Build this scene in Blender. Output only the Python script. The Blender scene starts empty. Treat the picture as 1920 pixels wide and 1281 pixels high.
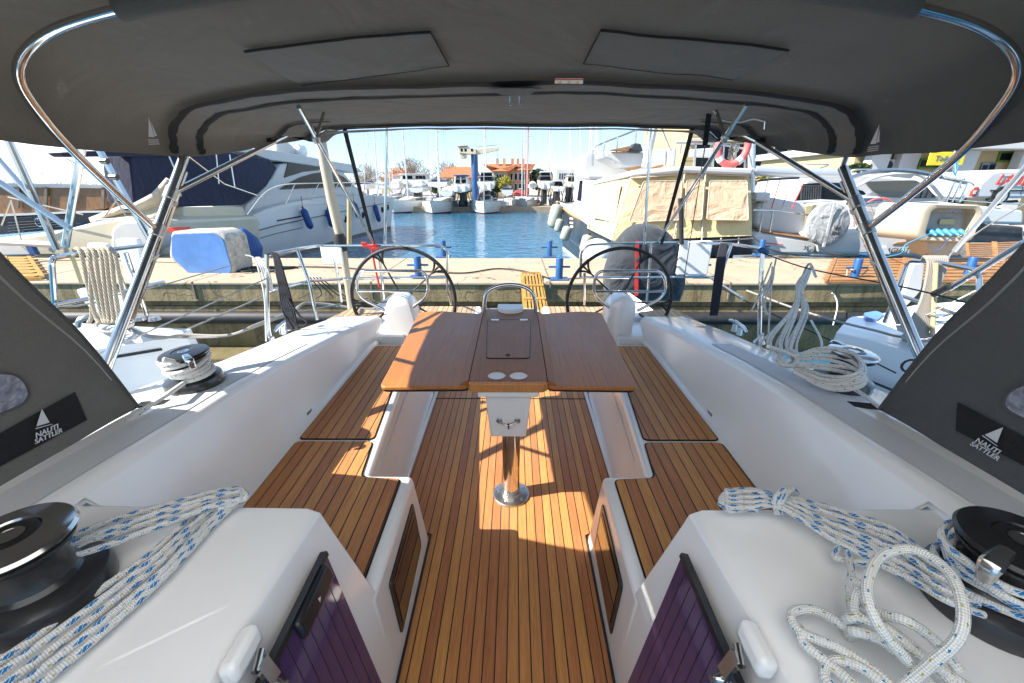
import bpy, bmesh, math, random
from mathutils import Vector, Matrix, noise
random.seed(7)
S = bpy.context.scene; C = S.collection
PI = math.pi; R = math.radians
# ---------------------------------------------------------------- camera frame
EYE = Vector((0, 0, 1.65)); FPX = 800.0; CX, CY = 960.0, 640.5
def basis(vpx, vpy):
    p = math.atan2(CY-vpy, FPX); a = -math.atan2(vpx-CX, FPX)
    cp, sp = math.cos(p), math.sin(p)
    f = Vector((math.sin(a)*cp, math.cos(a)*cp, -sp)); r = Vector((math.cos(a), -math.sin(a), 0))
    return r, r.cross(f), f
BW = basis(965, 350)      # the place: true level
BB = basis(965, 312)      # the yacht, trimmed a little stern-up
TRIM = Matrix.Rotation(math.atan2(CY-312, FPX)-math.atan2(CY-350, FPX), 3, 'X')
FR = ['w']
def out(v):               # yacht frame -> world
    v = Vector(v)
    return TRIM @ (v-EYE) + EYE if FR[0] == 'b' else v
def P(px, py, x=None, y=None, z=None):
    r, u, f = BB if FR[0] == 'b' else BW
    d = r*((px-CX)/FPX) + u*((CY-py)/FPX) + f
    t = x/d.x if x is not None else y/d.y if y is not None else (z-EYE.z)/d.z
    return EYE + d*t
cam = bpy.data.cameras.new('camera'); cam.lens = 36*FPX/1920; cam.sensor_width = 36; cam.clip_end = 3000; cam.clip_start = 0.02
co = bpy.data.objects.new('camera', cam); C.objects.link(co); S.camera = co
m = Matrix((BW[0], BW[1], -BW[2])).transposed().to_4x4(); m.translation = EYE; co.matrix_world = m
# ---------------------------------------------------------------- mesh builder
def cat(pts, n=6, closed=False):
    pts = [Vector(p) for p in pts]
    if len(pts) < 3: return pts
    o = []; N = len(pts)
    for i in range(N if closed else N-1):
        if closed: a, b, c, d = pts[(i-1) % N], pts[i], pts[(i+1) % N], pts[(i+2) % N]
        else:
            b, c = pts[i], pts[i+1]; a = pts[i-1] if i else b*2-c; d = pts[i+2] if i+2 < N else c*2-b
        for k in range(n):
            t = k/n
            o.append(0.5*((2*b)+(c-a)*t+(2*a-5*b+4*c-d)*t*t+(3*b-a-3*c+d)*t**3))
    if not closed: o.append(pts[-1])
    return o
def fillet(pts, r, n=5):
    pts = [Vector(p) for p in pts]; o = [pts[0]]
    for i in range(1, len(pts)-1):
        p = pts[i]; a = pts[i-1]-p; b = pts[i+1]-p
        k = min(r, a.length*.48, b.length*.48); A = p+a.normalized()*k; B = p+b.normalized()*k
        for j in range(n+1):
            t = j/n; o.append(A*(1-t)**2+p*2*t*(1-t)+B*t*t)
    o.append(pts[-1]); return o
class MB:
    def __init__(s): s.v = []; s.f = []; s.uv = {}
    def add(s, vs, fs, uvs=None):
        k = len(s.v); s.v += [Vector(v) for v in vs]
        for i, f in enumerate(fs):
            if uvs: s.uv[len(s.f)] = uvs[i]
            s.f.append([a+k for a in f])
        return s
    def box(s, x0, x1, y0, y1, z0, z1):
        return s.add([(x, y, z) for z in (z0, z1) for y in (y0, y1) for x in (x0, x1)],
            [(0,2,3,1),(4,5,7,6),(0,1,5,4),(2,6,7,3),(0,4,6,2),(1,3,7,5)])
    def obox(s, c, dx, dy, dz, ax=None, ay=None, az=None):
        c = Vector(c); ax = Vector(ax or (1,0,0)).normalized(); ay = Vector(ay or (0,1,0)).normalized(); az = Vector(az) if az else ax.cross(ay)
        vs = [c+ax*i*dx/2+ay*j*dy/2+az*k*dz/2 for k in (-1,1) for j in (-1,1) for i in (-1,1)]
        return s.add(vs, [(0,2,3,1),(4,5,7,6),(0,1,5,4),(2,6,7,3),(0,4,6,2),(1,3,7,5)])
    def bar(s, a, b, w, h, up=(0,0,1)):
        a, b = Vector(a), Vector(b); d = (b-a); sd = d.cross(Vector(up))
        if sd.length < 1e-6: sd = Vector((1,0,0))
        return s.obox((a+b)/2, d.length, w, h, d, sd)
    def face(s, *p): return s.add(p, [list(range(len(p)))])
    def prism(s, pts, off):       # polygon and its copy moved by off
        n = len(pts); off = Vector(off); pts = [Vector(p) for p in pts]
        return s.add(pts+[p+off for p in pts], [list(range(n))[::-1], list(range(n, 2*n))]+[(i,(i+1)%n,n+(i+1)%n,n+i) for i in range(n)])
    def loft(s, secs, closed=False, caps=False, ring=False):
        n = len(secs[0]); vs = [Vector(p) for q in secs for p in q]; fs = []; M_ = len(secs)
        for i in range(M_ if ring else M_-1):
            j = (i+1) % M_
            for k in range(n if closed else n-1):
                l = (k+1) % n; fs.append((i*n+k, i*n+l, j*n+l, j*n+k))
        if caps: fs += [list(range(n))[::-1], [(M_-1)*n+k for k in range(n)]]
        return s.add(vs, fs)
    def tube(s, path, r, n=8, closed=False, caps=True, sub=0, flat=1.0):
        if sub:
            if isinstance(r, (list, tuple)):
                k0 = len(path); r = [r[min(int(i/sub), k0-1)]*(1-(i % sub)/sub)+r[min(int(i/sub)+1, k0-1)]*((i % sub)/sub) for i in range((k0-1)*sub+1)] if k0 > 2 else r
            path = cat(path, sub, closed)
        path = [Vector(p) for p in path]; N = len(path)
        if N < 2: return s
        rr = r if isinstance(r, (list, tuple)) else [r]*N
        tg = []
        for i in range(N):
            a = path[i-1] if (i or closed) else path[i]; b = path[(i+1) % N] if (i < N-1 or closed) else path[i]
            t = (b-a); tg.append(t.normalized() if t.length > 1e-9 else Vector((0,0,1)))
        up = Vector((0,0,1)) if abs(tg[0].z) < .95 else Vector((0,1,0))
        u = (up-tg[0]*up.dot(tg[0])).normalized(); vs = []; L = [0]
        for i in range(N):
            u = (u-tg[i]*u.dot(tg[i]))
            u = u.normalized() if u.length > 1e-6 else Vector((1,0,0))
            w = tg[i].cross(u)
            for k in range(n):
                a = 2*PI*k/n; vs.append(path[i]+u*math.cos(a)*rr[i]*flat+w*math.sin(a)*rr[i])
            if i: L.append(L[-1]+(path[i]-path[i-1]).length)
        fs = []; uv = []
        for i in range(N if closed else N-1):
            j = (i+1) % N; Lj = L[j] if j else L[-1]+(path[0]-path[-1]).length
            for k in range(n):
                l = (k+1) % n; fs.append((i*n+k, i*n+l, j*n+l, j*n+k))
                uv.append(((k/n, L[i]), ((k+1)/n, L[i]), ((k+1)/n, Lj), (k/n, Lj)))
        if caps and not closed:
            fs += [list(range(n))[::-1], [(N-1)*n+k for k in range(n)]]; uv += [[(.45,0)]*n]*2
        return s.add(vs, fs, uv)
    def lathe(s, prof, c=(0,0,0), ax=(0,0,1), n=32, arc=2*PI, cap=True):
        c = Vector(c); ax = Vector(ax).normalized(); q = ax.to_track_quat('Z', 'Y'); N = len(prof); vs = []
        full = abs(arc-2*PI) < 1e-6; m_ = n if full else n+1
        for k in range(m_):
            a = arc*k/n
            for r, z in prof: vs.append(c+q @ Vector((r*math.cos(a), r*math.sin(a), z)))
        fs = []
        for k in range(n):
            l = (k+1) % m_
            for i in range(N-1): fs.append((k*N+i, l*N+i, l*N+i+1, k*N+i+1))
        if full and cap:
            if prof[0][0] > 1e-6: fs.append([k*N for k in range(n)][::-1])
            if prof[-1][0] > 1e-6: fs.append([k*N+N-1 for k in range(n)])
        return s.add(vs, fs)
    def ell(s, c, rx, ry, rz, n=14, m=8, rot=None):
        vs = []; c = Vector(c)
        for i in range(m+1):
            t = PI*i/m
            for k in range(n):
                a = 2*PI*k/n; v = Vector((rx*math.sin(t)*math.cos(a), ry*math.sin(t)*math.sin(a), rz*math.cos(t)))
                vs.append(c+(rot @ v if rot else v))
        return s.add(vs, [(i*n+k, (i+1)*n+k, (i+1)*n+(k+1)%n, i*n+(k+1)%n) for i in range(m) for k in range(n)])
    def xf(s, M_):
        s.v = [M_ @ v for v in s.v]; return s
    def warp(s, fn): s.v = [Vector(fn(v)) for v in s.v]; return s
ORG = {}
def thing(name, label, catg, loc=(0,0,0), group=None):
    o = bpy.data.objects.new(name, None); C.objects.link(o); o.empty_display_size = .1
    o.location = out(loc); ORG[o.name] = Vector(o.location); o['label'] = label; o['category'] = catg
    if group: o['group'] = group
    return o
def obj(name, mb, mat, parent=None, smooth=True, bevel=0, seg=2, angle=35, solid=0, sub=0, crease=None, label=None):
    vs = [out(v) for v in mb.v]
    if parent is not None: org = ORG[parent.name]
    else:
        xs = [v.x for v in vs]; ys = [v.y for v in vs]; zs = [v.z for v in vs]
        org = Vector(((min(xs)+max(xs))/2, (min(ys)+max(ys))/2, min(zs)))
    me = bpy.data.meshes.new(name); me.from_pydata([v-org for v in vs], [], mb.f)
    if mb.uv:
        ul = me.uv_layers.new(name='UVMap')
        for p in me.polygons:
            u = mb.uv.get(p.index)
            if u:
                for k, li in enumerate(p.loop_indices): ul.data[li].uv = u[k % len(u)]
    bm = bmesh.new(); bm.from_mesh(me)
    bmesh.ops.remove_doubles(bm, verts=bm.verts, dist=1e-5)
    bmesh.ops.recalc_face_normals(bm, faces=bm.faces)
    for f in bm.faces: f.smooth = smooth
    if smooth:
        lim = R(angle)
        for e in bm.edges:
            if len(e.link_faces) == 2 and e.calc_face_angle(0) > lim: e.smooth = False
    bm.to_mesh(me); bm.free()
    me.materials.append(mat)
    o = bpy.data.objects.new(name, me); C.objects.link(o)
    if parent is None: o.location = org
    else: o.parent = parent
    ORG[o.name] = org
    if solid: q = o.modifiers.new('s', 'SOLIDIFY'); q.thickness = solid; q.offset = 0
    if bevel: q = o.modifiers.new('b', 'BEVEL'); q.width = bevel; q.segments = seg; q.limit_method = 'ANGLE'; q.angle_limit = R(28); q.harden_normals = False
    if sub: q = o.modifiers.new('u', 'SUBSURF'); q.levels = sub; q.render_levels = sub
    if label: o['label'] = label
    return o
def tag(o, label, catg, group=None):
    o['label'] = label; o['category'] = catg
    if group: o['group'] = group
    return o
def struct(name, mb, mat, **k):
    o = obj(name, mb, mat, **k); o['kind'] = 'structure'; return o
def copy_tree(o, parent=None):
    c = o.copy(); C.objects.link(c)
    if parent is not None: c.parent = parent
    for ch in [q for q in bpy.data.objects if q.parent == o]: copy_tree(ch, c)
    return c
def text_mb(s, size, origin, right, up, ext=.002, shear=0, bold=0, spacing=1.0, align='CENTER'):
    cu = bpy.data.curves.new('t', 'FONT'); cu.body = s; cu.size = size; cu.extrude = ext; cu.align_x = align; cu.align_y = 'CENTER'
    cu.shear = shear; cu.offset = bold; cu.space_character = spacing; cu.resolution_u = 3
    o = bpy.data.objects.new('t', cu); C.objects.link(o)
    dg = bpy.context.evaluated_depsgraph_get(); me = bpy.data.meshes.new_from_object(o.evaluated_get(dg))
    r = Vector(right).normalized(); u = Vector(up); u = (u-r*u.dot(r)).normalized(); n = r.cross(u); b = MB(); og = Vector(origin)
    b.add([og+r*v.co.x+u*v.co.y+n*v.co.z for v in me.vertices], [list(p.vertices) for p in me.polygons])
    bpy.data.objects.remove(o); bpy.data.curves.remove(cu); bpy.data.meshes.remove(me)
    return b
# ---------------------------------------------------------------- materials
def new(name):
    m = bpy.data.materials.new(name); m.use_nodes = True; nt = m.node_tree; b = nt.nodes['Principled BSDF']
    return m, nt, b
def N(nt, t, **k):
    n = nt.nodes.new(t)
    for a, v in k.items():
        if a in n.inputs: n.inputs[a].default_value = v
        else: setattr(n, a, v)
    return n
def mathn(nt, op, a, b=None, c=None):
    n = nt.nodes.new('ShaderNodeMath'); n.operation = op
    for i, v in enumerate((a, b, c)):
        if v is None: continue
        if isinstance(v, (int, float)): n.inputs[i].default_value = v
        else: nt.links.new(v, n.inputs[i])
    return n.outputs[0]
def mix(nt, fac, a, b, mode='MIX'):
    n = nt.nodes.new('ShaderNodeMix'); n.data_type = 'RGBA'; n.blend_type = mode
    for i, v in ((0, fac), (6, a), (7, b)):
        if isinstance(v, (int, float)): n.inputs[i].default_value = v
        elif isinstance(v, tuple): n.inputs[i].default_value = (*v[:3], 1)
        else: nt.links.new(v, n.inputs[i])
    return n.outputs[2]
def coords(nt, sc=(1,1,1), kind='Object', rot=(0,0,0)):
    t = nt.nodes.new('ShaderNodeTexCoord'); mp = nt.nodes.new('ShaderNodeMapping'); mp.inputs['Scale'].default_value = sc; mp.inputs['Rotation'].default_value = rot
    nt.links.new(t.outputs[kind], mp.inputs[0]); return mp.outputs[0]
def noisen(nt, vec, scale, detail=4, rough=.55, dist=0):
    n = N(nt, 'ShaderNodeTexNoise', Scale=scale, Detail=detail, Roughness=rough, Distortion=dist); nt.links.new(vec, n.inputs['Vector']); return n.outputs[0]
def ramp(nt, v, a, b):
    n = nt.nodes.new('ShaderNodeMapRange'); n.inputs[1].default_value = a; n.inputs[2].default_value = b; nt.links.new(v, n.inputs[0]); return n.outputs[0]
def bump(nt, b, h, st, dist=.01):
    n = N(nt, 'ShaderNodeBump', Strength=st, Distance=dist); nt.links.new(h, n.inputs['Height']); nt.links.new(n.outputs[0], b.inputs['Normal'])
def mt(name, col, rough=.5, metal=0, var=.08, ns=3, bs=0, bscale=60, coat=0, sc=(1,1,1), dirt=None, da=.5, dscale=1.5, rvar=0, alpha=1, trans=0, emit=0, bdist=.004):
    m, nt, b = new(name); v = coords(nt, sc)
    n = noisen(nt, v, ns, 5)
    lo = tuple(max(0, c*(1-var)) for c in col); hi = tuple(min(1, c*(1+var)) for c in col)
    c = mix(nt, ramp(nt, n, .3, .7), lo, hi)
    if dirt:
        d = noisen(nt, v, dscale, 8, .7); c = mix(nt, mathn(nt, 'MULTIPLY', ramp(nt, d, .5, .72), da), c, dirt)
    nt.links.new(c, b.inputs['Base Color'])
    b.inputs['Roughness'].default_value = rough; b.inputs['Metallic'].default_value = metal; b.inputs['Coat Weight'].default_value = coat; b.inputs['Coat Roughness'].default_value = .08
    if rvar: nt.links.new(mathn(nt, 'ADD', mathn(nt, 'MULTIPLY', n, rvar), rough-rvar/2), b.inputs['Roughness'])
    if bs: bump(nt, b, noisen(nt, v, bscale, 3), bs, bdist)
    if trans: b.inputs['Transmission Weight'].default_value = trans
    if alpha < 1: b.inputs['Alpha'].default_value = alpha
    if emit: nt.links.new(c, b.inputs['Emission Color']); b.inputs['Emission Strength'].default_value = emit
    return m
def teak(name, w=.043, base=((.30,.125,.04),(.50,.235,.09)), rough=.5, caulk=.1, off=0.0, axis=0, weather=.3):
    m, nt, b = new(name)
    t = nt.nodes.new('ShaderNodeNewGeometry'); sp = nt.nodes.new('ShaderNodeSeparateXYZ'); nt.links.new(t.outputs['Position'], sp.inputs[0])
    u = mathn(nt, 'DIVIDE', mathn(nt, 'ADD', sp.outputs[axis], 50+off), w); fr = mathn(nt, 'FRACT', u); idx = mathn(nt, 'FLOOR', u)
    L = sp.outputs[1-axis]
    # boards are finite: random butt offsets
    wn = nt.nodes.new('ShaderNodeTexWhiteNoise'); wn.noise_dimensions = '1D'; nt.links.new(idx, wn.inputs['W'])
    rnd = wn.outputs['Value']
    cb = nt.nodes.new('ShaderNodeCombineXYZ')
    nt.links.new(mathn(nt, 'MULTIPLY', sp.outputs[axis], 60.0), cb.inputs[0]); nt.links.new(mathn(nt, 'ADD', mathn(nt, 'MULTIPLY', L, 3.0), mathn(nt, 'MULTIPLY', rnd, 40.0)), cb.inputs[1]); nt.links.new(idx, cb.inputs[2])
    g = noisen(nt, cb.outputs[0], 1.6, 6, .65, .6)
    cb2 = nt.nodes.new('ShaderNodeCombineXYZ')
    nt.links.new(mathn(nt, 'MULTIPLY', sp.outputs[axis], 260.0), cb2.inputs[0]); nt.links.new(mathn(nt, 'MULTIPLY', L, 9.0), cb2.inputs[1]); nt.links.new(idx, cb2.inputs[2])
    g2 = noisen(nt, cb2.outputs[0], 1.5, 4, .7)
    c = mix(nt, ramp(nt, g, .25, .75), base[0], base[1])
    c = mix(nt, mathn(nt, 'MULTIPLY', ramp(nt, g2, .45, .75), .5), c, tuple(q*.45 for q in base[0]))
    hs = nt.nodes.new('ShaderNodeHueSaturation'); nt.links.new(c, hs.inputs['Color']); nt.links.new(mathn(nt, 'ADD', mathn(nt, 'MULTIPLY', rnd, .38), .80), hs.inputs['Value'])
    nt.links.new(mathn(nt, 'ADD', mathn(nt, 'MULTIPLY', rnd, .02), .49), hs.inputs['Hue'])
    pat = noisen(nt, t.outputs['Position'], 2.2, 5)
    c = mix(nt, mathn(nt, 'MULTIPLY', ramp(nt, pat, .45, .75), weather), hs.outputs[0], (.42,.27,.15))
    ck = mathn(nt, 'LESS_THAN', mathn(nt, 'ABSOLUTE', mathn(nt, 'SUBTRACT', fr, .5)), .5-caulk/2)
    c = mix(nt, ck, (.006,.006,.007), c)
    nt.links.new(c, b.inputs['Base Color'])
    nt.links.new(mathn(nt, 'ADD', mathn(nt, 'MULTIPLY', g2, .25), rough-.12), b.inputs['Roughness'])
    bump(nt, b, mathn(nt, 'ADD', mathn(nt, 'MULTIPLY', ck, 1.0), mathn(nt, 'MULTIPLY', g2, .3)), .5, .0015)
    return m
def veneer(name, base=((.31,.100,.020),(.48,.185,.046)), rough=.32, sc=1.0):
    m, nt, b = new(name); v = coords(nt, (70*sc, 2.2*sc, 20*sc)); g = noisen(nt, v, 1.5, 7, .65, .4); v2 = coords(nt, (300, 7, 60)); g2 = noisen(nt, v2, 1.2, 4, .7)
    c = mix(nt, ramp(nt, g, .25, .75), base[0], base[1]); c = mix(nt, mathn(nt, 'MULTIPLY', ramp(nt, g2, .5, .7), .45), c, tuple(q*.55 for q in base[0]))
    p = noisen(nt, coords(nt), 3, 4); c = mix(nt, mathn(nt, 'MULTIPLY', ramp(nt, p, .5, .8), .3), c, tuple(min(1, q*1.5) for q in base[1]))
    nt.links.new(c, b.inputs['Base Color']); nt.links.new(mathn(nt, 'ADD', mathn(nt, 'MULTIPLY', p, .3), rough-.1), b.inputs['Roughness']); bump(nt, b, g2, .15, .0006); return m
def rope(name, col=(.72,.70,.66), f1=None, f2=None, braid=1, k=1.0, ftype='fleck', bright=1):
    # UV: u around, v metres along; braid relief plus coloured tracer flecks that wind round the rope
    m, nt, b = new(name); t = nt.nodes.new('ShaderNodeTexCoord'); sp = nt.nodes.new('ShaderNodeSeparateXYZ'); nt.links.new(t.outputs['UV'], sp.inputs[0])
    u, v = sp.outputs[0], sp.outputs[1]
    a = mathn(nt, 'SINE', mathn(nt, 'MULTIPLY', mathn(nt, 'ADD', mathn(nt, 'MULTIPLY', u, 6.0), mathn(nt, 'MULTIPLY', v, 110*k)), 2*PI))
    d = mathn(nt, 'SINE', mathn(nt, 'MULTIPLY', mathn(nt, 'SUBTRACT', mathn(nt, 'MULTIPLY', u, 6.0), mathn(nt, 'MULTIPLY', v, 110*k if braid else 0)), 2*PI))
    h = mathn(nt, 'MULTIPLY', a, d) if braid else a
    c = mix(nt, ramp(nt, h, -1, .6), tuple(q*.72 for q in col), col)
    w = coords(nt); gr = noisen(nt, w, 14, 4); c = mix(nt, mathn(nt, 'MULTIPLY', ramp(nt, gr, .5, .8), .3), c, tuple(q*.55 for q in col))
    def fleck(cc, q, off, wid, per, duty):
        s = mathn(nt, 'FRACT', mathn(nt, 'ADD', mathn(nt, 'ADD', mathn(nt, 'MULTIPLY', u, 2.0), mathn(nt, 'MULTIPLY', v, 9*k)), off))
        e = mathn(nt, 'FRACT', mathn(nt, 'ADD', mathn(nt, 'MULTIPLY', v, per*k), mathn(nt, 'MULTIPLY', u, -2.0)))
        z = mathn(nt, 'FRACT', mathn(nt, 'ADD', mathn(nt, 'MULTIPLY', v, 110*k), mathn(nt, 'MULTIPLY', u, 6.0)))
        mk = mathn(nt, 'MULTIPLY', mathn(nt, 'MULTIPLY', mathn(nt, 'LESS_THAN', s, wid), mathn(nt, 'LESS_THAN', e, duty)), mathn(nt, 'LESS_THAN', z, .85))
        return mix(nt, mk, cc, q)
    if f1: c = fleck(c, f1, 0, .36 if ftype == 'fleck' else .12, 20 if ftype == 'fleck' else 34, .5 if ftype == 'fleck' else .22)
    if f2: c = fleck(c, f2, .45, .10, 31, .2)
    nt.links.new(c, b.inputs['Base Color']); b.inputs['Roughness'].default_value = .8; bump(nt, b, h, .9, .0012*(1 if braid else 3)); return m
def canvas(name, col, ws=900, fold=.35, rough=.9, thru=0):
    m, nt, b = new(name); v = coords(nt); n = noisen(nt, v, 1.3, 5); c = mix(nt, ramp(nt, n, .3, .7), tuple(q*.86 for q in col), tuple(q*1.12 for q in col))
    wv = coords(nt, (1, 4, 1)); wn = noisen(nt, wv, 160, 2); c = mix(nt, ramp(nt, wn, .3, .7), c, tuple(q*1.35 for q in col), 'MIX')
    sp = noisen(nt, v, 9, 6, .75); c = mix(nt, mathn(nt, 'MULTIPLY', ramp(nt, sp, .62, .8), .25), c, (.4,.38,.35))
    nt.links.new(c, b.inputs['Base Color']); b.inputs['Roughness'].default_value = rough; b.inputs['Sheen Weight'].default_value = .15
    h = mathn(nt, 'ADD', mathn(nt, 'MULTIPLY', noisen(nt, v, 2.2, 3, .5, 1.2), fold*8), mathn(nt, 'MULTIPLY', noisen(nt, v, 420, 2), .12)); bump(nt, b, h, .6, .022)
    if thru:
        tl = nt.nodes.new('ShaderNodeBsdfTranslucent'); nt.links.new(mix(nt, 1.0, c, (1,.93,.82), 'MULTIPLY'), tl.inputs['Color']); mx = nt.nodes.new('ShaderNodeMixShader'); mx.inputs[0].default_value = thru
        nt.links.new(b.outputs[0], mx.inputs[1]); nt.links.new(tl.outputs[0], mx.inputs[2]); nt.links.new(mx.outputs[0], nt.nodes['Material Output'].inputs[0])
    return m
def glassm(name, col, rough=.03, spec=.8):
    m, nt, b = new(name); n = noisen(nt, coords(nt), 2, 3); c = mix(nt, n, tuple(q*.7 for q in col), tuple(q*1.3 for q in col)); nt.links.new(c, b.inputs['Base Color'])
    b.inputs['Roughness'].default_value = rough; b.inputs['Specular IOR Level'].default_value = spec; b.inputs['Coat Weight'].default_value = .6; b.inputs['Coat Roughness'].default_value = .02; return m
def chrome(name, col=(.66,.65,.63), rough=.13):
    m, nt, b = new(name); v = coords(nt); n = noisen(nt, v, 8, 5); c = mix(nt, ramp(nt, n, .35, .7), tuple(q*.85 for q in col), col); nt.links.new(c, b.inputs['Base Color'])
    b.inputs['Metallic'].default_value = 1; nt.links.new(mathn(nt, 'ADD', mathn(nt, 'MULTIPLY', n, .12), rough-.05), b.inputs['Roughness']); return m
K = {}
K['gel'] = mt('white_gelcoat', (.86,.85,.83), .24, var=.025, ns=2, coat=.5, rvar=.12, dirt=(.60,.58,.54), da=.12, dscale=3)
K['gelgrey'] = mt('grey_nonskid', (.62,.625,.63), .7, var=.08, ns=300, bs=.5, bscale=420, bdist=.002)
K['gelblue'] = mt('aged_gelcoat', (.70,.71,.72), .35, var=.04, ns=1.2, coat=.3, dirt=(.45,.43,.38), da=.25, dscale=1.6)
K['cream'] = mt('cream_gelcoat', (.58,.52,.38), .4, var=.05, ns=2, coat=.2, dirt=(.45,.38,.26), da=.2)
K['teak'] = teak('teak_sole', .0435, ((.39,.150,.043),(.60,.265,.088)), off=.028+.0217, weather=.14)
K['teakb'] = teak('teak_bench', .0475, ((.41,.160,.043),(.63,.285,.090)), off=.028, weather=.14)
K['teakl'] = teak('teak_weathered', .048, ((.33,.20,.10),(.52,.36,.21)), weather=.6)
K['caulk'] = mt('black_caulk', (.008,.008,.009), .5)
K['veneer'] = veneer('table_veneer'); K['veneer2'] = veneer('table_core', ((.25,.080,.019),(.38,.140,.038)), .4)
K['trimwood'] = veneer('varnished_teak', ((.45,.17,.045),(.62,.27,.08)), .3)
K['steel'] = chrome('polished_steel'); K['steel2'] = chrome('brushed_steel', (.55,.54,.52), .3); K['alu'] = mt('anodised_mast', (.62,.63,.64), .38, .6, var=.05)
K['black'] = mt('black_plastic', (.012,.012,.013), .35, var=.2, ns=20, coat=.2); K['rubber'] = mt('black_rubber', (.02,.02,.021), .6, var=.3, ns=12, bs=.2, bscale=40)
K['winch'] = mt('satin_black_drum', (.022,.022,.024), .28, var=.3, ns=14, bs=.1, bscale=90, coat=.35)
K['bimini'] = canvas('grey_canvas', (.080,.075,.066), thru=.085); K['milky'] = canvas('milky_diffuser', (.78,.80,.84), thru=.62); K['flap'] = canvas('grey_canvas_double', (.118,.110,.096)); K['hood'] = canvas('charcoal_canvas', (.070,.070,.070), thru=.08); K['blackband'] = mt('black_webbing', (.010,.010,.011), .85, var=.3, ns=60, bs=.4, bscale=200)  # milky serves the added hood roof that softens sunlight
K['stitch'] = mt('pale_thread', (.45,.45,.44), .8); K['logo'] = mt('white_print', (.62,.63,.64), .7)
K['purple'] = glassm('smoked_violet_acrylic', (.080,.042,.115), .05, .6)
K['smoke'] = glassm('smoked_glass', (.010,.011,.013)); K['darkglass'] = mt('dark_window', (.010,.012,.016), .22, var=.3, ns=1)
K['white'] = mt('white_paint', (.53,.53,.52), .4, var=.03, dirt=(.5,.48,.44), da=.15); K['whitep'] = mt('white_plastic', (.82,.82,.80), .35, var=.02, coat=.3)
K['ropeb'] = rope('rope_white_blue', (.90,.89,.86), (.01,.22,.55), (.45,.42,.05)); K['ropew'] = rope('rope_white_specked', (.84,.83,.79), (.04,.05,.06), None, 1, 1.0, 'dot')
K['ropes'] = rope('rope_white_fleck', (.90,.89,.84), (.02,.22,.45), (.42,.40,.04), 1, .9, 'dot')
K['ropet'] = rope('rope_tan_laid', (.55,.47,.35), None, None, 0, .35); K['ropeg'] = rope('rope_grey_mooring', (.34,.31,.27), None, None, 1, .6); K['ropek'] = rope('rope_navy_black', (.018,.019,.03), None, None, 1, .6)
K['red'] = mt('red_cord', (.62,.03,.02), .6, var=.15, bs=.5, bscale=150); K['redp'] = mt('red_paint', (.60,.05,.03), .45)
K['blue'] = mt('blue_paint', (.015,.085,.24), .45, var=.15, ns=8, bs=.2, bscale=30, dirt=(.18,.09,.04), da=.6, dscale=5); K['bluef'] = mt('blue_fender', (.012,.06,.22), .55, var=.2, ns=6)
K['darkglass'].node_tree.nodes['Principled BSDF'].inputs['Specular IOR Level'].default_value = .12
K['navy'] = canvas('navy_canvas', (.006,.008,.030)); K['lblue'] = mt('faded_blue_panel', (.10,.23,.52), .4, var=.18, ns=3, dirt=(.2,.28,.48), da=.25, dscale=4, coat=.3)
K['mossy'] = mt('weathered_fibreglass', (.45,.42,.36), .8, var=.25, ns=10, bs=.5, bscale=30, dirt=(.12,.10,.07), da=.75, dscale=7)
K['yellowcanvas'] = canvas('cream_canvas', (.54,.43,.22), fold=.8); K['curtain'] = canvas('pink_curtain', (.50,.33,.21), fold=.9)
K['darkhull'] = mt('grey_black_hull', (.035,.037,.042), .35, var=.2, ns=1.5, dirt=(.2,.19,.17), da=.25, dscale=3, coat=.2)
K['hullw'] = mt('white_topsides', (.62,.62,.60), .3, var=.03, ns=1, coat=.4, dirt=(.55,.50,.40), da=.25, dscale=1.2); K['antired'] = mt('red_antifoul', (.16,.02,.015), .7, var=.3)
K['fender'] = mt('grey_green_fender', (.33,.35,.29), .5, var=.15, ns=5, dirt=(.2,.2,.14), da=.5, dscale=5)
K['orangeroof'] = mt('terracotta_tiles', (.38,.12,.04), .85, var=.35, ns=3, bs=.6, bscale=6); K['ochre'] = mt('ochre_render', (.44,.33,.18), .9, var=.15, ns=.6, dirt=(.35,.26,.15), da=.4)
K['yellowwall'] = mt('yellow_render', (.46,.36,.20), .9, var=.08, ns=.4); K['greenframe'] = mt('green_window_frame', (.09,.22,.03), .5); K['orangewall'] = mt('salmon_render', (.45,.23,.12), .9, var=.12, ns=.5)
K['bark'] = mt('bark', (.16,.13,.10), .9, var=.3); K['bronze'] = mt('pale_bronze', (.42,.36,.2), .4)
K['leaf'] = mt('leaf_green', (.06,.10,.03), .8, var=.4, ns=2); K['leafy'] = mt('leaf_yellow', (.28,.25,.03), .8, var=.4, ns=4); K['twig'] = mt('twig_grey', (.25,.20,.16), .9, var=.3)
K['wooden'] = veneer('brown_hull_wood', ((.13,.06,.025),(.28,.14,.06)), .35, .1); K['tarp'] = canvas('white_tarp', (.62,.60,.60), fold=1.0); K['beigecover'] = canvas('beige_cover', (.46,.40,.30), fold=.8)
K['gangy'] = mt('yellow_grating', (.38,.20,.03), .6, var=.25, ns=8, dirt=(.2,.12,.04), da=.4, dscale=6); K['gangw'] = mt('orange_wood_slat', (.30,.14,.045), .6, var=.3, ns=6, dirt=(.2,.13,.08), da=.4, dscale=6)
K['pinkring'] = mt('faded_red_ring', (.66,.13,.12), .6, var=.2, ns=8); K['cargrey'] = glassm('silver_car', (.25,.27,.30), .2); K['carred'] = glassm('dark_red_car', (.2,.02,.03), .2); K['carblue'] = glassm('blue_car', (.03,.06,.13), .2)
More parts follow.
